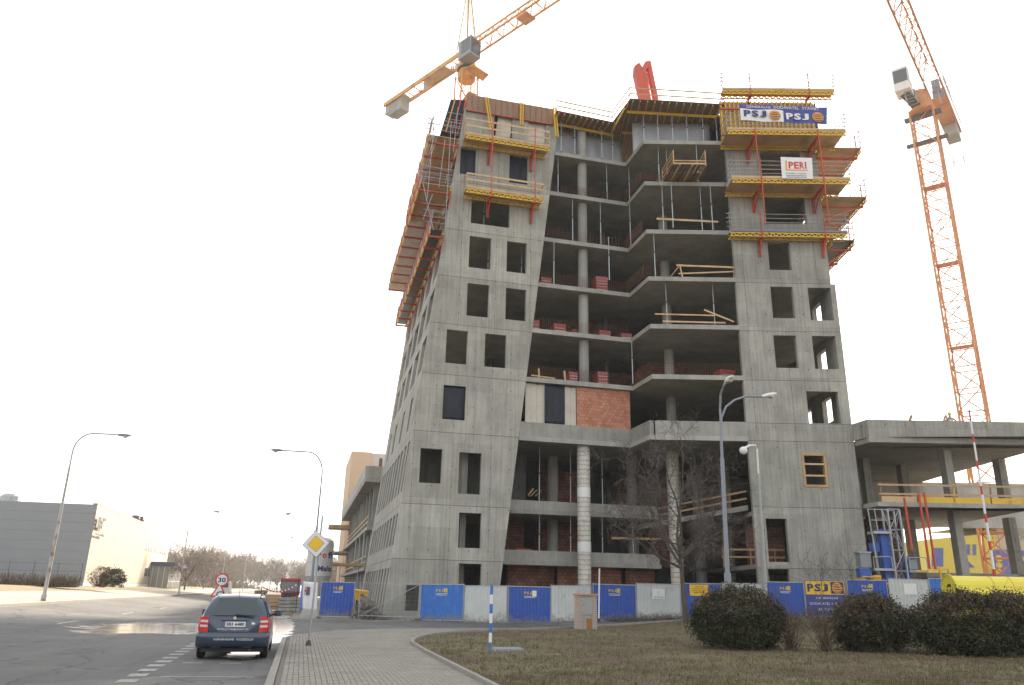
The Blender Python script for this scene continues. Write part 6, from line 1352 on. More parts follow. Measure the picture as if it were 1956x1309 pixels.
MB().tube((c.x, 46.04, 0), (c.x, 46.04, c.z + .35), .03, n=8).build('pole', M['steel'], ss); MB().box(c.x - .4, c.x + .4, 45.9, 46.2, 0, .1).build('stand', M['darksteel'], ss)
U, Z_ = Vector((1, 0, 0)), Vector((0, 0, 1)); disc(c, .35, U, Z_, Vector((0, 0, 0)), M['ink_red'], 'sign_disc', ss); disc(c, .27, U, Z_, Vector((0, -.006, 0)), M['white'], 'white_disc', ss)
text_obj('30', .26, c + Vector((-.2, -.012, -.13)), U, Z_, M['ink_blue'], 'lettering', ss, width=.4, bold=.03)
tc_ = ony(418, 1131, 46.0)
for r_, m_, y in ((.5, 'ink_red', 0), (.36, 'white', -.006)): MB().poly([tc_ + Vector((math.sin(k * 2.0944) * r_, y, math.cos(k * 2.0944) * r_)) for k in range(3)][::-1]).build('triangle_plate', M[m_], ss)
# ---- posts
def striped(label, name, p0, p1, r, n_, ma, mb_, cat):
    p0, p1 = Vector(p0), Vector(p1); t = thing(name, label, cat, p0)
    for i in range(n_): MB().tube(p0.lerp(p1, i / n_), p0.lerp(p1, (i + 1) / n_), r, n=8).build('band', M[ma if i % 2 == 0 else mb_], t)
    return t
q0 = onz(936, 1246, .1); striped('blue and white striped marker pole standing in the grass', 'marker_pole', q0, (q0.x, q0.y, ony(936, 1118, q0.y).z), .045, 7, 'fblue2', 'white', 'pole')
q0 = ony(1144, 1191, 42.0); t = thing('white_post', 'thin white post in front of the blue panel', 'post', q0); MB().tube((q0.x, 42, gz(q0.x, 42)), ony(1145, 1086, 42.0), .045, n=8).build('pole', M['white'], t); MB().tube((q0.x, 42, gz(q0.x, 42)), (q0.x, 42, gz(q0.x, 42) + .2), .1, n=8).build('foot', M['darksteel'], t)
bo = -13.2; pA, pB = onr(1851, 783, bo), onr(1902, 1112, bo); t = thing('barrier_boom', 'raised red and white barrier boom in front of the wing', 'barrier', Vector((pB.x, pB.y, gz(pB.x, pB.y))))
dv = (pA - pB); L_ = dv.length; dv.normalize(); pos = 0.0
for i, (s, m_) in enumerate(((.0, 'white'), (.03, 'ink_red'), (.07, 'white'), (.175, 'ink_red'), (.225, 'white'), (.33, 'ink_red'), (.38, 'white'), (.49, 'ink_red'), (.54, 'white'), (.64, 'ink_red'), (.69, 'white'), (.80, 'ink_red'), (.85, 'white'), (.93, 'ink_red'), (1.0, None))):
    if i: a_, b_ = pB + dv * (L_ * lastS), pB + dv * (L_ * s); MB().bar(a_, b_, .11 - .05 * s, .09 - .04 * s).build('band', M[lastM], t)
    lastS, lastM = s, m_
MB().rbox((pB - RO).dot(RU) - .2, (pB - RO).dot(RU) + .2, bo - .2, bo + .2, gz(pB.x, pB.y), pB.z + .1).build('housing', M['whgrey'], t); MB().rbox((pB - RO).dot(RU) - .24, (pB - RO).dot(RU) + .24, bo - .24, bo + .24, pB.z + .1, pB.z + .16).build('housing_lid', M['ink_red'], t)
# ---- yellow container
M['contyellow'] = pm('container_yellow', (0.72, 0.62, 0.05), (0.66, 0.55, 0.05), 1.5, 0.4)
YO = -16.5; e0 = ruz(1832, 1138, YO); e1 = ruz(1832, 1099, YO); cu = e0[0]; ct = e1[1]
yc = thing('yellow_container', 'long yellow container with rounded lid behind the hedge', 'container', rp(cu + 2, YO, .1))
prof = [(-.75, .15), (.75, .15), (.85, ct - .75)] + [(.62 * math.cos(R(a_)) + .0, ct - .62 + .62 * math.sin(R(a_))) for a_ in range(0, 181, 20)] + [(-.85, ct - .75)]
MB().prism([rp(cu, YO + .7 + y, z) for y, z in prof], RU * 5.0).build('body', M['contyellow'], yc)
for i in (0.0, 1.75, 2.6, 3.4): 
    ring = [rp(cu + i - .015, YO + .7 + (.655 if i == 0 else .632) * math.cos(R(a_)), ct - .62 + (.655 if i == 0 else .632) * math.sin(R(a_))) for a_ in range(0, 181, 15)]; MB().path(ring, .035 if i == 0 else .012, 6).build('lid_rim' if i == 0 else 'lid_seam', M['contyellow' if i == 0 else 'ink_orange'], yc)
MB().rbox(cu - .03, cu - .004, YO + .55, YO + .8, ct - .5, ct - .38).build('handle_slot', M['black'], yc)
# ---- brick meter cabinet
cp0 = ong(1122, 1207); cb_ = thing('meter_cabinet', 'narrow meter cabinet with striped brick sides and rusty lower door', 'cabinet', cp0); cx_, cy_, cz_ = cp0.x, cp0.y, cp0.z; W2 = .47; HH = 1.66
M['cbrick'] = pm('cabinet_brick', (0.48, 0.40, 0.33), (0.42, 0.34, 0.28), 6, 0.9, .2); M['rustdoor'] = pm('rust_door', (0.40, 0.20, 0.04), (0.25, 0.10, 0.03), 7, 0.8, stretch=(4, 4, .6)); M['cabdoor'] = pm('cabinet_door', (0.34, 0.345, 0.33), (0.30, 0.30, 0.285), 4, 0.7)
MB().box(cx_ - W2 + .03, cx_ + W2 - .03, cy_ + .04, cy_ + .45, cz_ - .05, cz_ + HH - .12).build('core', M['mortar'], cb_)
nb = 16
for i in range(nb):
    z0 = cz_ + i * (HH - .13) / nb
    for s in (-1, 1): x0, x1 = (cx_ - W2, cx_ - W2 + .22) if s < 0 else (cx_ + W2 - .22, cx_ + W2); MB().box(x0, x1, cy_, cy_ + .46, z0 + .012, z0 + (HH - .13) / nb - .012).build('brick', M['cbrick'], cb_)
MB().box(cx_ - W2 - .03, cx_ + W2 + .03, cy_ - .05, cy_ + .5, cz_ + HH - .12, cz_ + HH - .04).build('cap', M['brick'], cb_)
MB().box(cx_ - W2 + .225, cx_ + W2 - .225, cy_ + .01, cy_ + .04, cz_ + .72, cz_ + HH - .16).build('upper_door', M['cabdoor'], cb_); MB().box(cx_ - W2 + .225, cx_ + W2 - .225, cy_ + .012, cy_ + .04, cz_ + .04, cz_ + .68).build('lower_panel', M['conc_pale'], cb_); MB().box(cx_ - .03, cx_ + W2 - .25, cy_ - .002, cy_ + .012, cz_ + .02, cz_ + .56).build('rusty_door', M['rustdoor'], cb_)
MB().tube((cx_ - .16, cy_ - .01, cz_ + 1.12), (cx_ - .16, cy_ + .02, cz_ + 1.12), .02, n=8).build('lock', M['black'], cb_)
# ---- flat cover stone in the grass, rubble, skip, site clutter
p = onz(970, 1241, .12); t = thing('flat_cover', 'pale flat cover slab lying in the grass', 'cover', p); MB().hexa([(p.x - .42, p.y - .3, .08), (p.x + .4, p.y - .35, .08), (p.x + .45, p.y + .35, .08), (p.x - .38, p.y + .4, .08)], [(p.x - .4, p.y - .28, .15), (p.x + .38, p.y - .33, .16), (p.x + .43, p.y + .33, .17), (p.x - .36, p.y + .38, .16)]).build('slab', M['whgrey'], t)
M['rubble'] = pm('rubble', (0.26, 0.235, 0.20), (0.16, 0.145, 0.125), 5, 0.95, .5)
rb_ = MB(); g = random.Random(9)
def rock(mb, c, s):
    vs = []; 
    for zt in (-1, 1):
        for k in range(4): a_ = k * math.pi / 2 + g.uniform(-.4, .4); r_ = s * g.uniform(.5, 1.0) * (.75 if zt > 0 else 1); vs.append(c + Vector((math.cos(a_) * r_, math.sin(a_) * r_, zt * s * g.uniform(.3, .6))))
    mb.hexa(vs[:4], vs[4:])
for i in range(620):
    f = g.random(); px = 676 + 70 * (f ** .8) + g.gauss(0, 4); c = ony(px, 1178, 50.8); z = max(0.02, 1.25 * math.exp(-((px - 694) / 24.0) ** 2) * g.random()); rock(rb_, Vector((c.x, 50.8 + g.uniform(-1.6, .6) - .5 * z, z)), g.uniform(.04, .2))
for i in range(260): px = g.uniform(690, 1130); c = fbase(px, 1118, 1189)[0]; rock(rb_, Vector((c.x, c.y + g.uniform(-.5, .25), gz(c.x, c.y) + .03)), g.uniform(.02, .09))
rb_.build('rubble', M['rubble']); o = bpy.data.objects['rubble']; tag(o, 'broken concrete rubble heaped at the foot of the leaning corner', 'rubble', kind='stuff')
sk = thing('yellow_skip', 'orange yellow concrete skip on the rubble left of the corner', 'skip', ony(690, 1152, 52.0)); s0 = [ony(x, y, 51.6) for x, y in ((680, 1146), (700, 1152), (704, 1131), (678, 1128))]
MB().prism(s0, (0, 1.2, .1)).build('body', M['plantyellow'], sk); MB().bar(s0[3] + Vector((-.05, -.03, 0)), s0[2] + Vector((.05, -.03, 0)), .08, .1).build('rim', M['plantyellow'], sk); MB().bar(s0[3].lerp(s0[2], .35) + Vector((0, -.05, -.25)), s0[3].lerp(s0[2], .7) + Vector((0, -.05, -.22)), .05, .12).build('bracket', M['darksteel'], sk)
MB().tube((s0[0].x + .1, 52.2, 0), (s0[0].x + .1, 52.2, s0[0].z), .06).tube((s0[1].x - .1, 52.2, 0), (s0[1].x - .1, 52.2, s0[1].z), .06).build('stand', M['darksteel'], sk)
for i, (px0, px1, pyb, pyt, Y, m_, lab) in enumerate(((500, 533, 1152, 1136, 63, 'wood', 'low timber pallet stack beside the road works'), (532, 556, 1155, 1142, 62, 'conc_pale', 'pale stacked concrete slabs beside the road works'), (554, 580, 1155, 1141, 62, 'conc_slab', 'darker stacked slabs next to the tarpaulin'), (484, 508, 1142, 1128, 72, 'woodgrey', 'far wooden crate stack left of the road works'))):
    a_, b_ = ony(px0, pyb, Y), ony(px1, pyb, Y); h = ony(px0, pyt, Y).z; t = thing('material_stack', lab, 'stack', Vector((a_.x, Y, 0)), 'material stacks at the road works'); n_ = 4
    for k in range(n_): z0 = .06 + k * max(.8, h) / n_; MB().box(a_.x + .04 * (k % 2), b_.x - .05 * ((k + 1) % 2), Y, Y + 1.6, z0, z0 + max(.8, h) / n_ - .05).build('layer', M[m_], t)
    for x in (a_.x + .15, b_.x - .15): MB().box(x - .06, x + .06, Y - .02, Y + 1.5, 0, .06).build('runner', M['woodgrey'], t)
tk = thing('red_truck', 'dark red tipper truck parked beyond the road works', 'truck', ony(553, 1150, 88)); tx0, tx1 = ony(535, 1120, 88).x, ony(574, 1120, 88).x; tz = ony(553, 1106, 88).z
M['truckred'] = pm('truck_red', (0.30, 0.07, 0.055), (0.24, 0.06, 0.05), 1.5, 0.5)
MB().hexa([(tx0 + .1, 88, 1.1), (tx1 - .1, 88, 1.1), (tx1 - .1, 93.5, 1.1), (tx0 + .1, 93.5, 1.1)], [(tx0, 88, tz), (tx1, 88, tz), (tx1, 93.5, tz), (tx0, 93.5, tz)]).build('tipper_body', M['truckred'], tk)
MB().box(tx0 - .02, tx1 + .02, 87.93, 88.0, tz - .18, tz + .05).build('tailgate_rail', M['red'], tk); MB().box(tx0 + .1, tx1 - .1, 87.95, 88.0, 1.3, tz - .3).build('tailgate', M['whgrey'], tk); MB().box(tx0 + .2, tx1 - .2, 88.1, 95.5, .6, 1.05).build('chassis', M['darksteel'], tk); MB().box(tx0 + .05, tx1 - .05, 93.7, 95.6, .9, tz + .1).build('cab', M['truckred'], tk)
for x in (tx0 + .15, tx1 - .5):
    for y in (88.9, 90.2, 94.6): w_ = MB().tube((x, y, .5), (x + .35, y, .5), .5, n=14).build('wheel', M['rubber'], tk)
for x in (tx0 + .15, tx1 - .4): MB().box(x, x + .3, 87.9, 87.96, .8, 1.0).build('tail_light', M['ink_red'], tk)
# hazard tape between posts
ht = thing('hazard_tape', 'red and white hazard tape slung across the road works', 'tape', ony(500, 1140, 60)); pA, pB = ony(500, 1121, 60.0), ony(570, 1115, 60.0); n_ = 22
for i in range(n_):
    f0, f1 = i / n_, (i + 1) / n_; a_, b_ = pA.lerp(pB, f0) + Vector((0, 0, -.45 * math.sin(math.pi * f0))), pA.lerp(pB, f1) + Vector((0, 0, -.45 * math.sin(math.pi * f1))); MB().bar(a_, b_, .012, .1).build('band', M['ink_red' if i % 2 else 'banner_white'], ht)
for p in (pA, pB): MB().tube((p.x, 60, 0), (p.x, 60, p.z + .3), .03).build('post', M['darksteel'], ht)
# far white van and small yellow sign, fence of the warehouse
vn = thing('white_van', 'small white van far down the street behind the triangle sign', 'van', ony(425, 1135, 120)); vx = ony(425, 1130, 120).x; vz = gz(vx, 120)
MB().hexa([(vx - .9, 120, vz + .45), (vx + .9, 120, vz + .45), (vx + .9, 124.6, vz + .45), (vx - .9, 124.6, vz + .45)], [(vx - .8, 120.1, vz + 2.0), (vx + .8, 120.1, vz + 2.0), (vx + .8, 123.2, vz + 2.0), (vx - .8, 123.2, vz + 2.0)]).build('body', M['white'], vn); MB().box(vx - .65, vx + .65, 119.99, 120.08, vz + 1.25, vz + 1.8).build('rear_window', M['glass'], vn)
for x in (vx - .9, vx + .68):
    for y in (120.8, 123.6): MB().tube((x, y, vz + .33), (x + .22, y, vz + .33), .33, n=12).build('wheel', M['rubber'], vn)
wf_ = thing('wire_fence', 'thin dark wire fence in front of the grey warehouse wall', 'fence', (-25, 74, 1.4)); fz = 1.35
for i in range(16): x = -17.9 - i * 1.7; MB().tube((x, 74 - i * .35, fz), (x, 74 - i * .35, fz + 1.95), .03, n=6).build('post', M['darksteel'], wf_)
wm = MB(); A_, B_ = Vector((-17.9, 74, fz)), Vector((-17.9 - 15 * 1.7, 74 - 15 * .35, fz))
for h in (.15, .7, 1.25, 1.85): wm.tube(A_ + up * h, B_ + up * h, .012, n=3)
for i in range(110): p = A_.lerp(B_, i / 110); wm.tube(p + up * .1, p + up * 1.9, .004, n=3, cap=False)
wm.build('wire_mesh', M['darksteel'], wf_, kind='stuff')

# ================================================================== CAR
M['carblue'] = pm('car_paint_blue', (0.036, 0.052, 0.08), rough=0.25, spec=0.6); M['carblue'].node_tree.nodes['Principled BSDF'].inputs['Coat Weight'].default_value = 0.6; M['carblue'].node_tree.nodes['Principled BSDF'].inputs['Metallic'].default_value = 0.25
M['carglass'] = pm('car_glass', (0.05, 0.065, 0.07), rough=0.04, spec=0.6); M['tail_red'] = pm('tail_lens_red', (0.55, 0.02, 0.015), rough=0.15, spec=0.6); M['tail_clear'] = pm('tail_lens_clear', (0.62, 0.5, 0.47), rough=0.15, spec=0.6); M['chrome'] = pm('alloy', (0.55, 0.55, 0.56), rough=0.3, metal=0.9); M['seat'] = pm('seat_cloth', (0.03, 0.03, 0.034), rough=0.9)
car = thing('estate_car', 'dark blue estate car parked at the kerb, seen from behind', 'car', (-1.48, 20.75, 0))
CO_ = Vector((-1.48, 20.75, 0))
ST = [ # y, zbottom, zbelt, zroof, w_bottom, w_mid, w_belt, w_roof
    (0.10, .34, .90, .915, .66, .74, .735, .70), (0.14, .32, .93, .96, .72, .79, .77, .72), (0.26, .30, .95, 1.15, .78, .815, .79, .665), (0.44, .28, .955, 1.405, .80, .822, .80, .585), (0.62, .26, .955, 1.462, .81, .825, .80, .57), (1.3, .22, .95, 1.49, .815, .828, .80, .57),
    (2.2, .22, .94, 1.485, .815, .828, .795, .565), (2.75, .22, .93, 1.40, .815, .826, .79, .56), (3.15, .22, .91, 1.12, .81, .822, .78, .62), (3.42, .24, .90, .95, .80, .815, .76, .70), (3.9, .27, .80, .84, .76, .79, .70, .64), (4.16, .30, .64, .70, .64, .70, .62, .52), (4.22, .36, .52, .58, .50, .58, .52, .45)]
vs = []; nring = 0
for (y, zb, zt, zr, wb, wm_, wt_, wr) in ST:
    half = [(0, zb), (wb, zb), (wm_, zb + .14), (wm_ + .005, (zb + zt) / 2 + .02), (wt_ + .012, zt - .04), (wt_ - .008, zt + .012), ((wt_ * .35 + wr * .65), zt + (zr - zt) * .72), (wr, zr - min(.045, (zr - zt) * .35)), (wr * .82, zr - .008), (0, zr + .006)]
    ring = [Vector((x, y, z)) for x, z in half] + [Vector((-x, y, z)) for x, z in half[-2:0:-1]]; nring = len(ring); vs += [CO_ + p for p in ring]
fs = [(i * nring + k, (i + 1) * nring + k, (i + 1) * nring + (k + 1) % nring, i * nring + (k + 1) % nring) for i in range(len(ST) - 1) for k in range(nring)] + [tuple(range(nring)), tuple(range(len(vs) - 1, len(vs) - nring - 1, -1))]
cbd = MB().add(vs, fs).build('body', M['carblue'], car, smooth=True); cbd.data.set_sharp_from_angle(angle=R(42))
md = cbd.modifiers.new('bevel', 'BEVEL'); md.width = .012; md.segments = 2; md.limit_method = 'ANGLE'; md.angle_limit = R(40)
def cpt(x, y, z): return CO_ + Vector((x, y, z))
def cpoly(name, pts, m, par=None, th=None, smooth=False):
    mb = MB(); P_ = [cpt(*p) for p in pts]
    if th: mb.prism(P_, th)
    else: mb.poly(P_)
    return mb.build(name, M[m], par or car)
# glazing set flush over the body
def rearz(z): # body rear surface y at height z
    tab = [(.90, .10), (.96, .14), (1.15, .26), (1.405, .44), (1.46, .62)]; return interp(tab, z)
rw = MB(); rows = [1.0, 1.08, 1.16, 1.25, 1.34, 1.40]; vv = []; n_ = 10
for z in rows:
    hw = .665 - (z - 1.0) * .33
    for i in range(n_ + 1): x = -hw + 2 * hw * i / n_; vv.append(cpt(x, rearz(z) - .022 + .05 * (x / hw) ** 4, z))
rwo = rw.add(vv, [(j * (n_ + 1) + i, j * (n_ + 1) + i + 1, (j + 1) * (n_ + 1) + i + 1, (j + 1) * (n_ + 1) + i) for j in range(len(rows) - 1) for i in range(n_)]).build('rear_window', M['carglass'], car, smooth=True)
def sidew(y, f): # side glass plane: f 0 belt .. 1 roof
    ys = [s[0] for s in ST]; 
    for a_, b_ in zip(ST, ST[1:]):
        if a_[0] <= y <= b_[0]:
            t_ = (y - a_[0]) / (b_[0] - a_[0]); zt = a_[2] + (b_[2] - a_[2]) * t_; zr = a_[3] + (b_[3] - a_[3]) * t_; wt_ = a_[6] + (b_[6] - a_[6]) * t_; wr = a_[7] + (b_[7] - a_[7]) * t_; zz = zt + .03 + (zr - zt - .1) * f; q = (zz - zt) / (zr - zt) / .72; return wt_ - .006 + (wt_ * .35 + wr * .65 - wt_) * min(1, q), zz
for s in (-1, 1):
    for y0, y1, t0, t1 in ((.5, 1.12, .05, 0), (1.2, 2.02, 0, 0), (2.1, 2.95, 0, .35)):
        pts = []
        for y, f in ((y0 + t0, 0), (y1 + t1 * .3, 0), (y1 - t1 * .6, .86), (y0 + t0 * 2.2, .86)): w_, z = sidew(y, f); pts.append((s * (w_ + .014), y, z))
        cpoly('side_window', pts if s > 0 else pts[::-1], 'carglass')
    cpoly('tail_light_housing', [(s * .58, .118, .60), (s * .785, .15, .64), (s * .79, .155, .96), (s * .60, .128, .985)] if s > 0 else [(s * .785, .15, .64), (s * .58, .118, .60), (s * .60, .128, .985), (s * .79, .155, .96)], 'tail_red', th=(0, -.05, 0))
    th_ = car.children[-1]
    for z0, z1 in ((.73, .785), (.84, .895)):
        pts = [(s * .60, .063, z0), (s * .775, .094, z0 + .005), (s * .778, .096, z1 + .005), (s * .605, .066, z1)]; cpoly('clear_band', pts if s > 0 else pts[::-1], 'tail_clear', th_)
    sidel = [(s * .80, .10, .66), (s * .828, .32, .72), (s * .825, .30, .93), (s * .79, .12, .955)]; cpoly('tail_light_side', sidel, 'tail_red', th=(s * .012, 0, 0))
    # roof rail
    MB().path([cpt(s * .53, .55, 1.455), cpt(s * .535, .68, 1.515), cpt(s * .535, 1.3, 1.535), cpt(s * .53, 2.1, 1.53), cpt(s * .525, 2.25, 1.48)], .018, 8).build('roof_rail', M['darksteel'], car)
    # mirror
    mo = MB(); c_ = cpt(s * .95, 2.72, 1.0); prof_ = [(-.10, .05), (-.09, .09), (.06, .1), (.1, .05)]; mo.hexa([c_ + Vector((-.11, -.05, -.09)), c_ + Vector((.09, -.05, -.08)), c_ + Vector((.08, .09, -.06)), c_ + Vector((-.1, .09, -.06))], [c_ + Vector((-.1, -.05, .09)), c_ + Vector((.07, -.05, .08)), c_ + Vector((.06, .08, .06)), c_ + Vector((-.09, .08, .06))]); mr_ = mo.build('mirror', M['carblue'], car); bv = mr_.modifiers.new('b', 'BEVEL'); bv.width = .03; bv.segments = 2
    MB().bar(cpt(s * .78, 2.76, .95), cpt(s * .88, 2.74, .96), .05, .05).build('mirror_arm', M['black'], car)
    for y in (.72, 3.35):
        wx = s * .735; wo = MB(); pr = [(.0, -.09), (.20, -.09), (.285, -.085), (.30, -.05), (.30, .05), (.285, .085), (.20, .09), (0, .09)]; vv = []; kk = 20
        for r_, dx in pr:
            for i in range(kk): a_ = 2 * math.pi * i / kk; vv.append(cpt(wx + dx, y + r_ * math.cos(a_), .30 + r_ * math.sin(a_)))
        w1 = wo.add(vv, [(j * kk + i, j * kk + (i + 1) % kk, (j + 1) * kk + (i + 1) % kk, (j + 1) * kk + i) for j in range(len(pr) - 1) for i in range(kk)]).build('tyre', M['rubber'], car, smooth=True)
        MB().tube(cpt(wx + s * .075, y, .30), cpt(wx + s * .098, y, .30), .19, .17, n=16).build('rim', M['chrome'], w1)
# bumper: rounded wrap
bp = MB(); rows = [(.27, -.035, .0), (.31, .02, .01), (.40, .045, .012), (.52, .05, .012), (.60, .04, .01), (.635, .0, -.01)]; vv = []; xs_ = [-.835, -.83, -.80, -.70, -.5, -.25, 0, .25, .5, .70, .80, .83, .835]
for z, o_, w_ in rows:
    for x in xs_: ax = abs(x) / .835; yb = .10 - o_ - .03 * (1 - ax ** 2) + (.0 if ax < .8 else .12 * ((ax - .8) / .2) ** 2) + (.28 if ax > .997 else 0); vv.append(cpt(x * (1 + w_), yb, z))
nn_ = len(xs_); bo_ = bp.add(vv, [(j * nn_ + i, j * nn_ + i + 1, (j + 1) * nn_ + i + 1, (j + 1) * nn_ + i) for j in range(len(rows) - 1) for i in range(nn_ - 1)]).build('rear_bumper', M['carblue'], car, smooth=True)
sm = bo_.modifiers.new('s', 'SOLIDIFY'); sm.thickness = .03; sm.offset = -1
bk = .045
text_obj('NÁHRADNÍ  VOZIDLO', .06, cpt(-.42, bk - .03, .44), (1, 0, 0), up, M['banner_white'], 'lettering', car, width=.9)
text_obj('www.prestigeauto.cz', .05, cpt(-.38, .078, .665), (1, .0, 0), up, M['banner_white'], 'lettering', car, width=.72, shear=.2)
pl_ = MB().prism([cpt(-.26, .072, .745), cpt(.26, .072, .745), cpt(.26, .088, .86), cpt(-.26, .088, .86)], (0, .012, 0)).build('number_plate', M['white'], car)
MB().poly([cpt(-.26, .070, .745), cpt(-.205, .070, .745), cpt(-.205, .086, .86), cpt(-.26, .086, .86)]).build('plate_band', M['fblue'], pl_)
text_obj('3B3 6480', .075, cpt(-.18, .068, .768), (1, 0, 0), (0, .14, 1), M['black'], 'plate_characters', pl_, width=.41, bold=.02)
MB().bar(cpt(-.31, .088, .885), cpt(.31, .088, .885), .03, .022).build('hatch_handle', M['black'], car)
disc(cpt(0, .098, .945), .036, U, up, Vector((0, -.01, 0)), M['chrome'], 'badge', car, 14); MB().poly([cpt(.40, .09, .80), cpt(.48, .095, .80), cpt(.48, .103, .85), cpt(.40, .098, .85)]).build('sticker', M['banner_white'], car)
MB().bar(cpt(0.02, .135, 1.015), cpt(.44, .115, .995), .03, .02).tube(cpt(.02, .15, 1.01), cpt(.02, .11, 1.01), .025, n=8).build('wiper', M['black'], car)
MB().tube(cpt(0, .66, 1.47), cpt(0, .40, 1.72), .006, .003, n=5).build('aerial', M['black'], car)
MB().box(CO_.x - .72, CO_.x + .72, CO_.y + .2, CO_.y + 4.0, .17, .33).build('underbody', M['black'], car); MB().tube(cpt(.42, .02, .22), cpt(.42, .5, .24), .03, n=8).build('exhaust', M['darksteel'], car)
for sx in (-.36, .36): MB().hexa([cpt(sx - .1, .062, .27)] * 1 + [cpt(sx + .1, .062, .27), cpt(sx + .1, .09, .27), cpt(sx - .1, .09, .27)], [cpt(sx - .1, .062, .30), cpt(sx + .1, .062, .30), cpt(sx + .1, .09, .30), cpt(sx - .1, .09, .30)]).build('reflector', M['black'], car)

# ================================================================== WORKER ON THE WING ROOF
wp = onr(1813, 802, -.4); wk = thing('person', 'crouching worker with yellow helmet and dark vest on the wing roof', 'person', Vector((wp.x, wp.y, 12.06)))
def skin_body(name, verts, edges, m, parent, sub=2):
    me = bpy.data.meshes.new(name); o_ = ORG[parent.name]; me.from_pydata([tuple(Vector(v[0]) - o_) for v in verts], edges, []); ob = bpy.data.objects.new(name, me); col.objects.link(ob); ob.parent = parent; ORG[ob.name] = o_; me.materials.append(m)
    md = ob.modifiers.new('skin', 'SKIN'); md.use_smooth_shade = True; ss_ = ob.modifiers.new('sub', 'SUBSURF'); ss_.levels = sub; ss_.render_levels = sub
    for sv, v in zip(me.skin_vertices[0].data, verts): sv.radius = (v[1], v[1]); 
    me.skin_vertices[0].data[0].use_root = True; return ob
W0 = Vector((wp.x, wp.y, 12.06)); 
def wv(u, v, z): return W0 + RU * u + RN * v + Vector((0, 0, z))
hz_ = wp.z - 12.06 + .55
vsk = [(wv(0, 0, .55), .16), (wv(0, -.05, .85), .17), (wv(0, -.1, 1.1), .17), (wv(0, -.12, 1.25), .07), (wv(0, -.14, 1.38), .09), (wv(0, -.14, 1.5), .085), (wv(-.2, -.1, 1.15), .07), (wv(-.36, -.2, .95), .055), (wv(-.42, -.35, .75), .045), (wv(.2, -.1, 1.15), .07), (wv(.36, -.22, .95), .055), (wv(.38, -.4, .78), .045), (wv(-.12, -.02, .5), .11), (wv(-.2, -.42, .42), .08), (wv(-.2, -.3, .05), .055), (wv(.12, -.02, .5), .11), (wv(.2, -.42, .42), .08), (wv(.2, -.3, .05), .055)]
skin_body('body', vsk, [(0, 1), (1, 2), (2, 3), (3, 4), (4, 5), (2, 6), (6, 7), (7, 8), (2, 9), (9, 10), (10, 11), (0, 12), (12, 13), (13, 14), (0, 15), (15, 16), (16, 17)], M['ink_grey'], wk)
MB().lathe(wv(0, -.14, 1.43), [(.15, 0), (.125, .02), (.12, .09), (.08, .15), (.02, .17)], 14).build('helmet', M['signyellow'], wk, smooth=True); MB().lathe(wv(0, -.08, .9), [(.185, 0), (.19, .03), (.19, .1), (.185, .13)], 14).build('reflective_band', M['signyellow'], wk)
for c in list(wk.children): pass
wk.location.z += max(0, wp.z + .12 - (12.06 + 1.2))
# ================================================================== VEGETATION
import numpy as np
def quads_obj(name, m, V_, parent=None, kind=None):
    """V_: (n,4,3) array of quads in world space"""
    n = len(V_); me = bpy.data.meshes.new(name); o_ = ORG.get(parent.name, Vector((0, 0, 0))) if parent else Vector((0, 0, 0))
    V_ = (V_ - np.array(o_)).astype('f'); me.vertices.add(n * 4); me.vertices.foreach_set('co', V_.ravel()); me.loops.add(n * 4); me.loops.foreach_set('vertex_index', np.arange(n * 4, dtype='i')); me.polygons.add(n); me.polygons.foreach_set('loop_start', np.arange(0, n * 4, 4, dtype='i')); me.update(); me.validate(); me.materials.append(m)
    ob = bpy.data.objects.new(name, me); col.objects.link(ob); ob.parent = parent; ORG[ob.name] = o_
    if kind: ob['kind'] = kind
    return ob
def leaf_quads(P_, g, s0, s1, asp=.5):
    n = len(P_); d = g.normal(size=(n, 3)); d /= np.linalg.norm(d, axis=1)[:, None]; e = g.normal(size=(n, 3)); e -= d * (e * d).sum(1)[:, None]; e /= np.linalg.norm(e, axis=1)[:, None]
    s = (s0 + (s1 - s0) * g.random(n))[:, None]; d = d * s; e = e * s * asp
    return np.stack([P_ - d, P_ + e * .9, P_ + d, P_ - e * .9], axis=1)
def twig_quads(a, b, w_, g):
    d = b - a; e = np.cross(d, g.normal(size=d.shape)); e /= np.linalg.norm(e, axis=1)[:, None] + 1e-9; e *= (w_[:, None] if hasattr(w_, 'shape') else w_); return np.stack([a - e, a + e, b + e * .5, b - e * .5], axis=1)
M['leafdark'] = leafmat('hedge_leaf', (0.016, 0.023, 0.011), (0.07, 0.074, 0.036)); M['leafbrown'] = leafmat('hedge_leaf_brown', (0.06, 0.042, 0.028), (0.16, 0.12, 0.075)); M['twig'] = leafmat('hedge_twig', (0.06, 0.042, 0.03), (0.16, 0.12, 0.085)); M['bark'] = pm('bark', (0.07, 0.055, 0.045), (0.13, 0.105, 0.085), 7, .9, .5, stretch=(1, 1, .25)); M['twigdark'] = leafmat('tree_twig', (0.09, 0.075, 0.065), (0.19, 0.16, 0.14))
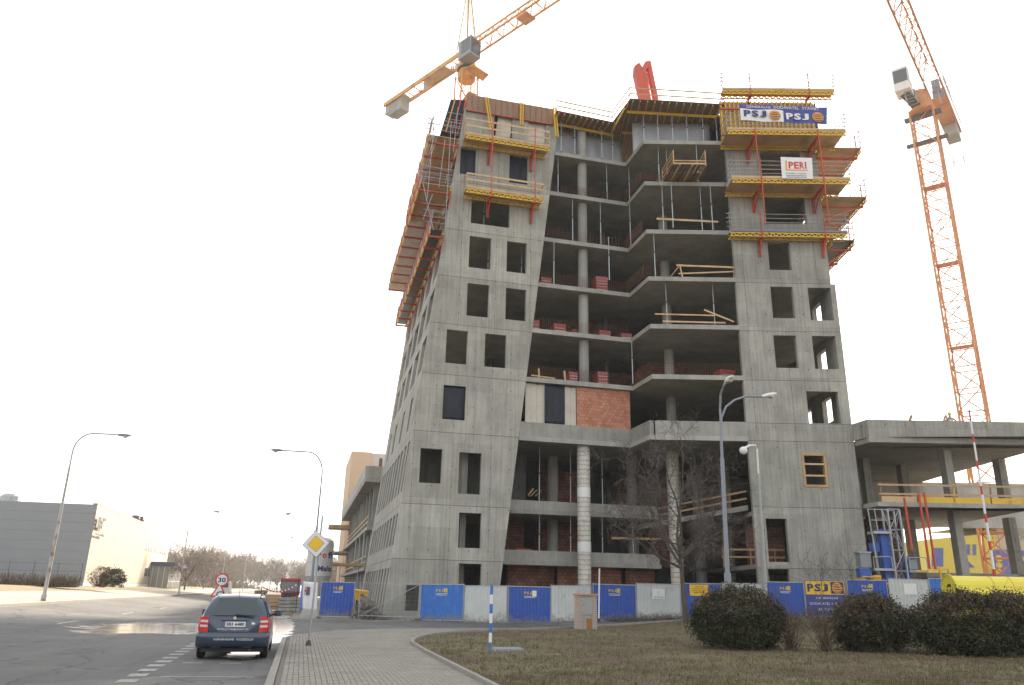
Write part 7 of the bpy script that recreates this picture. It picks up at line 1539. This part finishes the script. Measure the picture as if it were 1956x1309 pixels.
def bush(label, c, rx, ry, h, n, seed, lean=0.0, brown=.25, size=(.028, .06), twigs=420, flat=2.6):
    g = np.random.default_rng(seed); t = thing('hedge_bush', label, 'bush', c, 'bushes along the lawn'); c = np.array(c)
    ph = g.random(12) * 6.28
    def surf(th, fi): return 1 + .07 * np.sin(3 * th + ph[0]) * np.cos(2 * fi + ph[1]) + .09 * np.sin(5 * th + ph[2] + 2 * fi) + .045 * np.sin(9 * th + ph[3]) * np.sin(5 * fi + ph[4]) + .03 * np.sin(17 * th + ph[5] + 7 * fi)
    def pts(n, lo):
        d = g.normal(size=(n, 3)); d /= np.linalg.norm(d, axis=1)[:, None]; d[:, 2] = np.where(d[:, 2] < -.8, -d[:, 2], d[:, 2]); th = np.arctan2(d[:, 1], d[:, 0]); hx = np.hypot(d[:, 0], d[:, 1]); fi = np.arctan2(d[:, 2], hx)
        rs = (hx ** flat + np.abs(d[:, 2]) ** flat) ** (-1 / flat); r = rs * (lo + (1 - lo) * g.random(n) ** .5) * surf(th, fi) * (1 + .05 * g.normal(size=n) * (g.random(n) < .2))
        return np.stack([c[0] + rx * r * d[:, 0], c[1] + ry * r * d[:, 1], np.maximum(c[2] + .02 + .1 * g.random(n), c[2] + h * .48 + h * .52 * r * d[:, 2])], 1), fi, r
    C_, cf, cr = pts(max(60, n // 130), .82); k_ = g.integers(0, len(C_), n); cl_ = C_[k_] + g.normal(0, 1, (n, 3)) * np.array([.11, .11, .085]) * (.6 + .9 * g.random(len(C_)))[k_][:, None]
    P_, fi, r = pts(n, .5); use = g.random(n) < .62; P_ = np.where(use[:, None], cl_, P_); P_[:, 2] = np.maximum(P_[:, 2], c[2] + .02); fi = np.where(use, cf[k_], fi); top = (fi > .35) & (g.random(n) < brown * 2.2) | (g.random(n) < brown * .35)
    quads_obj('foliage', M['leafdark'], leaf_quads(P_[~top], g, *size), t); quads_obj('brown_foliage', M['leafbrown'], leaf_quads(P_[top], g, size[0] * .8, size[1] * .9), t)
    # woody stems from the ground and twigs through the skin
    Q, f2, r2 = pts(twigs, .9); base = c + np.stack([g.normal(0, rx * .2, twigs), g.normal(0, ry * .2, twigs), np.full(twigs, .03)], 1); mid = base * .45 + Q * .55 + g.normal(0, .06, (twigs, 3)); out_ = Q + (Q - mid) * (.05 + .42 * g.random(twigs) ** 2)[:, None]
    quads_obj('twigs', M['twig'], np.concatenate([twig_quads(base, mid, .009, g), twig_quads(mid, out_, .005, g)]), t)
    return t
def at_z(px, py, Y): return ony(px, py, Y).z
bA = onz(1415, 1247, .1); bush('round clipped dark bush left of the bare shrubs', (13.6, 23.4, .1), 1.42, 1.15, at_z(1415, 1128, 23.4) - .1, 26000, 31)
bush('middle dark bush between bare shrubs and the big hedge', (17.65, 22.3, .1), 1.15, .95, at_z(1665, 1142, 22.2) - .1, 19000, 32, brown=.35)
bush('big wide dark hedge at the right edge', (20.5, 20.9, .1), 2.15, 1.15, at_z(1840, 1137, 20.9) - .1, 40000, 33, brown=.3, flat=3.2, twigs=420)
bush('hedge end cut by the right picture edge', (23.4, 19.6, .1), 1.5, 1.1, at_z(1940, 1126, 19.8) - .1, 20000, 34, brown=.3, flat=3.0)
# nearly bare shrubs
def bare_shrub(label, c, w_, h, n, seed, leaves=200):
    g = np.random.default_rng(seed); c = np.array(c); t = thing('bare_shrub', label, 'shrub', tuple(c), 'bare shrubs between the bushes')
    base = c + np.stack([g.normal(0, w_ * .08, n), g.normal(0, .12, n), np.zeros(n)], 1); tip = c + np.stack([g.normal(0, w_ * .42, n), g.normal(0, .4, n), h * (.55 + .5 * g.random(n))], 1); mid = base * .5 + tip * .5 + np.stack([(tip - base)[:, 0] * .12, g.normal(0, .05, n), np.full(n, .1)], 1)
    seg = [twig_quads(base, mid, .009, g), twig_quads(mid, tip, .006, g)]
    for k in range(4): f = (.35 + .6 * g.random(n))[:, None]; s = mid * (1 - f) + tip * f; seg.append(twig_quads(s, s + np.stack([g.normal(0, .14, n), g.normal(0, .14, n), .05 + .16 * g.random(n)], 1), .004, g))
    quads_obj('stems', M['twig'], np.concatenate(seg), t)
    f = g.random(leaves)[:, None]; i = g.integers(0, n, leaves); quads_obj('leaves', M['leafbrown'], leaf_quads(mid[i] * (1 - f) + tip[i] * f + g.normal(0, .05, (leaves, 3)), g, .018, .035), t)
bare_shrub('left thin bare shrub beside the round bush', (14.95, 22.6, .1), .9, at_z(1520, 1165, 22.6), 110, 41, 500); bare_shrub('right thin bare shrub with a few red-brown leaves', (15.95, 22.3, .1), .8, at_z(1580, 1160, 22.3), 100, 42, 450)
# ---- bare trees
def gen_tree(base, H, spread, seed, depth=5, first=.42, nl=7, r0=.14, droop=0.0, limb_el=(10, 60)):
    g = random.Random(seed); segs = []      # (p, q, r, r2, level)
    def grow(p, d, L_, r, lev):
        n_ = 4 if lev < 3 else 3; pts = [p]; 
        for i in range(n_):
            d = (d + Vector((g.gauss(0, .13), g.gauss(0, .13), g.gauss(.03, .1) - droop * (i / n_) * (lev > 1)))).normalized(); q = pts[-1] + d * (L_ / n_); rr = r * (1 - .55 * i / n_); segs.append((pts[-1], q, rr, r * (1 - .55 * (i + 1) / n_), lev)); pts.append(q)
            if lev < depth and (i > 0 or lev > 1):
                for _ in range(g.choice((1, 2, 2)) if lev < depth - 1 else g.choice((1, 2, 3))):
                    a_ = g.uniform(0, 6.283); perp = d.cross(Vector((math.cos(a_), math.sin(a_), .3))).normalized(); nd = (d * g.uniform(.35, .8) + perp * g.uniform(.5, 1.0)).normalized(); grow(q, nd, L_ * g.uniform(.42, .68), rr * .55, lev + 1)
    t0 = base; d = Vector((g.gauss(0, .03), g.gauss(0, .03), 1)).normalized(); hT = H * first; pts = [Vector(base)]
    for i in range(5): q = pts[-1] + (d + Vector((g.gauss(0, .04), g.gauss(0, .04), 0))) * (hT / 5); segs.append((pts[-1], q, r0 * (1 - .08 * i), r0 * (1 - .08 * (i + 1)), 0)); pts.append(q)
    for k in range(nl):
        a_ = 2 * math.pi * (k + g.uniform(-.3, .3)) / nl; el = R(g.uniform(*limb_el)); L_ = spread * g.uniform(.75, 1.1) if el < R(45) else (H - hT) * g.uniform(.7, .95); s = pts[-1 - (k % 2)].lerp(pts[-1], g.random()); grow(s, Vector((math.cos(a_) * math.cos(el), math.sin(a_) * math.cos(el), math.sin(el))), L_, r0 * .55, 1)
    return segs
tb = ong(1311, 1191); tH = at_z(1311, 885, tb.y) - tb.z
tree = thing('bare_tree', 'leafless dark tree with arching branches in front of the open bay', 'tree', tb)
sg_ = gen_tree(tb, tH, 3.0, 12, depth=4, first=.40, nl=9, r0=.15, droop=.10, limb_el=(5, 75)); tk_, lm, tw = MB(), MB(), []
for p, q, r1, r2, lev in sg_:
    if lev == 0: tk_.tube(p, q, r1, r2, n=10, cap=False)
    elif lev < 3: lm.tube(p, q, max(r1, .018), max(r2, .014), n=5, cap=False)
    else: tw.append((p, q, max(r1, .0075)))

gt_ = random.Random(4)
for p, q, r_ in list(tw):
    for _ in range(2):
        if gt_.random() < .6:
            d_ = (q - p).normalized(); s_ = p.lerp(q, gt_.random()); tw.append((s_, s_ + (d_ + Vector((gt_.gauss(0, .6), gt_.gauss(0, .6), gt_.gauss(.1, .5)))).normalized() * gt_.uniform(.25, .6), .006))
tk_.build('trunk', M['bark'], tree, smooth=True); lm.build('crown', M['bark'], tree, smooth=True)
g = np.random.default_rng(3); A_ = np.array([tuple(s[0]) for s in tw]); B_ = np.array([tuple(s[1]) for s in tw]); W_ = np.array([s[2] for s in tw]); quads_obj('twigs', M['twigdark'], np.concatenate([twig_quads(A_, B_, W_, g), twig_quads(A_, B_, W_, g)]), tree)
# saplings in front of the right block
for k, (px, py) in enumerate(((1570, 1110), (1628, 1108))):
    c = ony(px, 1150, 38.0); c.z = gz(c.x, 38); s = gen_tree(c, 3.6, 1.0, 60 + k, depth=2, first=.25, nl=5, r0=.03, limb_el=(50, 80)); t = thing('sapling', ['left', 'right'][k] + ' thin bare sapling before the right block wall', 'sapling', c, 'saplings before the right block'); mb = MB()
    for p, q, r1, r2, lev in s: mb.tube(p, q, max(.008, r1), max(.006, r2), n=3, cap=False)
    mb.build('stems', M['twigdark'], t)
# dry twigs and weeds at the fence foot
g = np.random.default_rng(77); n = 900; px = 1165 + 140 * g.random(n); base = np.array([tuple(ony(x, 1187, 42.2)) for x in px]); base[:, 1] += g.normal(0, .3, n); base[:, 2] = np.array([gz(a, b) for a, b in base[:, :2]]); o = quads_obj('dry_brush', M['twigdark'], twig_quads(base, base + np.stack([g.normal(0, .35, n), g.normal(0, .2, n), .05 + .4 * g.random(n) ** 2.2], 1), .012, g)); tag(o, 'dry brush and weeds along the foot of the hoarding', 'weeds', kind='stuff')
# ---- far wood at the end of the street
protos = [gen_tree(Vector((0, 0, 0)), 8, 2.4, 100 + k, depth=3, first=.3, nl=7, r0=.16, limb_el=(25, 80)) for k in range(4)]
PA = [(np.array([tuple(s[0]) for s in p]), np.array([tuple(s[1]) for s in p]), np.array([s[2] for s in p])) for p in protos]
g = np.random.default_rng(8); Q = []
for i in range(170):
    Y = g.uniform(185, 330); X = g.uniform(-.27, .05) * Y + g.uniform(-6, 6)
    if X > -18 and X < 4 and Y < 300: continue
    s = g.uniform(.65, 1.25); a, b, w_ = PA[i % 4]; th = g.random() * 6.28; c_, s_ = math.cos(th), math.sin(th); Rm = np.array([[c_, -s_, 0], [s_, c_, 0], [0, 0, 1]]); o_ = np.array([X, Y, gz(X, Y)]); Q.append(twig_quads(a @ Rm.T * s + o_, b @ Rm.T * s + o_, np.maximum(w_, .03) * 1.3, g))
for i in range(130):
    Y = g.uniform(300, 360); X = g.uniform(-.2, .06) * Y; s = g.uniform(.9, 1.6); a, b, w_ = PA[i % 4]; th = g.random() * 6.28; c_, s_ = math.cos(th), math.sin(th); Rm = np.array([[c_, -s_, 0], [s_, c_, 0], [0, 0, 1]]); o_ = np.array([X, Y, gz(X, Y)]); Q.append(twig_quads(a @ Rm.T * s + o_, b @ Rm.T * s + o_, np.maximum(w_, .04) * 1.4, g))
M['fartwig'] = leafmat('far_twig', (0.13, 0.10, 0.08), (0.20, 0.155, 0.125))
o = quads_obj('far_wood', M['fartwig'], np.concatenate(Q)); tag(o, 'bare brown wood closing the end of the street', 'wood', kind='stuff')
n = 9000; Y = g.uniform(180, 340, n); X = g.uniform(-.24, .05, n) * Y; ok = ~((X > -17) & (X < 3.5)); X, Y = X[ok], Y[ok]; base = np.stack([X, Y, np.array([gz(a, b) for a, b in zip(X, Y)])], 1); o = quads_obj('far_undergrowth', M['fartwig'], twig_quads(base, base + np.stack([g.normal(0, .8, len(X)), g.normal(0, .8, len(X)), .5 + 2.4 * g.random(len(X))], 1), .09, g)); tag(o, 'brown undergrowth below the far bare wood', 'undergrowth', kind='stuff')
for k, (px, Y, H) in enumerate(((352, 128, 6.2), (330, 140, 5.5), (388, 165, 5.5))):
    c = ony(px, 1125, Y); c.z = gz(c.x, Y); s = gen_tree(c, H, 3.2, 200 + k, depth=4 if k == 0 else 3, first=.25, nl=8, r0=.14, limb_el=(20, 75)); t = thing('bare_tree', ['spreading bare tree just right of the warehouse entrance', 'smaller bare tree behind the warehouse canopy', 'bare tree between warehouse and speed sign'][k], 'tree', c, 'bare street trees far left'); mb = MB(); L3 = []
    for p, q, r1, r2, lev in s:
        if lev < 2: mb.tube(p, q, r1, r2, n=5, cap=False)
        else: L3.append((p, q, max(.022, r1)))
    mb.build('trunk', M['bark'], t); a = np.array([tuple(x[0]) for x in L3]); b = np.array([tuple(x[1]) for x in L3]); quads_obj('crown', M['fartwig'], twig_quads(a, b, np.array([x[2] for x in L3]), g), t)
# dry hedge below the warehouse fence, ivy bush at its end
n = 9000; f = g.random(n); base = np.stack([-18.0 - f * 27, 73.2 - f * 5.6 + g.normal(0, .5, n), np.full(n, 1.35)], 1); o = quads_obj('dry_hedge', M['twig'], twig_quads(base, base + np.stack([g.normal(0, .35, n), g.normal(0, .3, n), .15 + .95 * g.random(n) ** 1.6], 1), .022, g)); tag(o, 'dry brown hedge below the warehouse wire fence', 'hedge', kind='stuff')
iv = ony(214, 1120, 78); bush('dark ivy-covered bush at the end of the wire fence', (iv.x, 78, 1.4), .95, .8, at_z(214, 1088, 78) - 1.4, 5000, 51, size=(.05, .1), twigs=80); iv = ony(188, 1120, 77); bush('thin brown bush beside the ivy bush', (iv.x, 77, 1.4), .9, .8, 1.7, 900, 52, brown=.9, size=(.05, .09), twigs=260)

# ---- hazy winter air
hz0 = MB().box(-910, 910, -70, 1610, -1.1, 79.0)
hm = bpy.data.materials.new('haze'); hm.use_nodes = True; ht_ = hm.node_tree; ht_.nodes.clear(); hv = ht_.nodes.new('ShaderNodeVolumePrincipled'); hv.inputs['Color'].default_value = (0.95, 0.93, 0.90, 1); hv.inputs['Density'].default_value = 0.0005; hv.inputs['Anisotropy'].default_value = 0.3
ho_ = ht_.nodes.new('ShaderNodeOutputMaterial'); ht_.links.new(hv.outputs[0], ho_.inputs['Volume']); hb2 = hz0.build('haze', hm); hb2['kind'] = 'stuff'; hb2['label'] = 'thin bright winter haze filling the air'
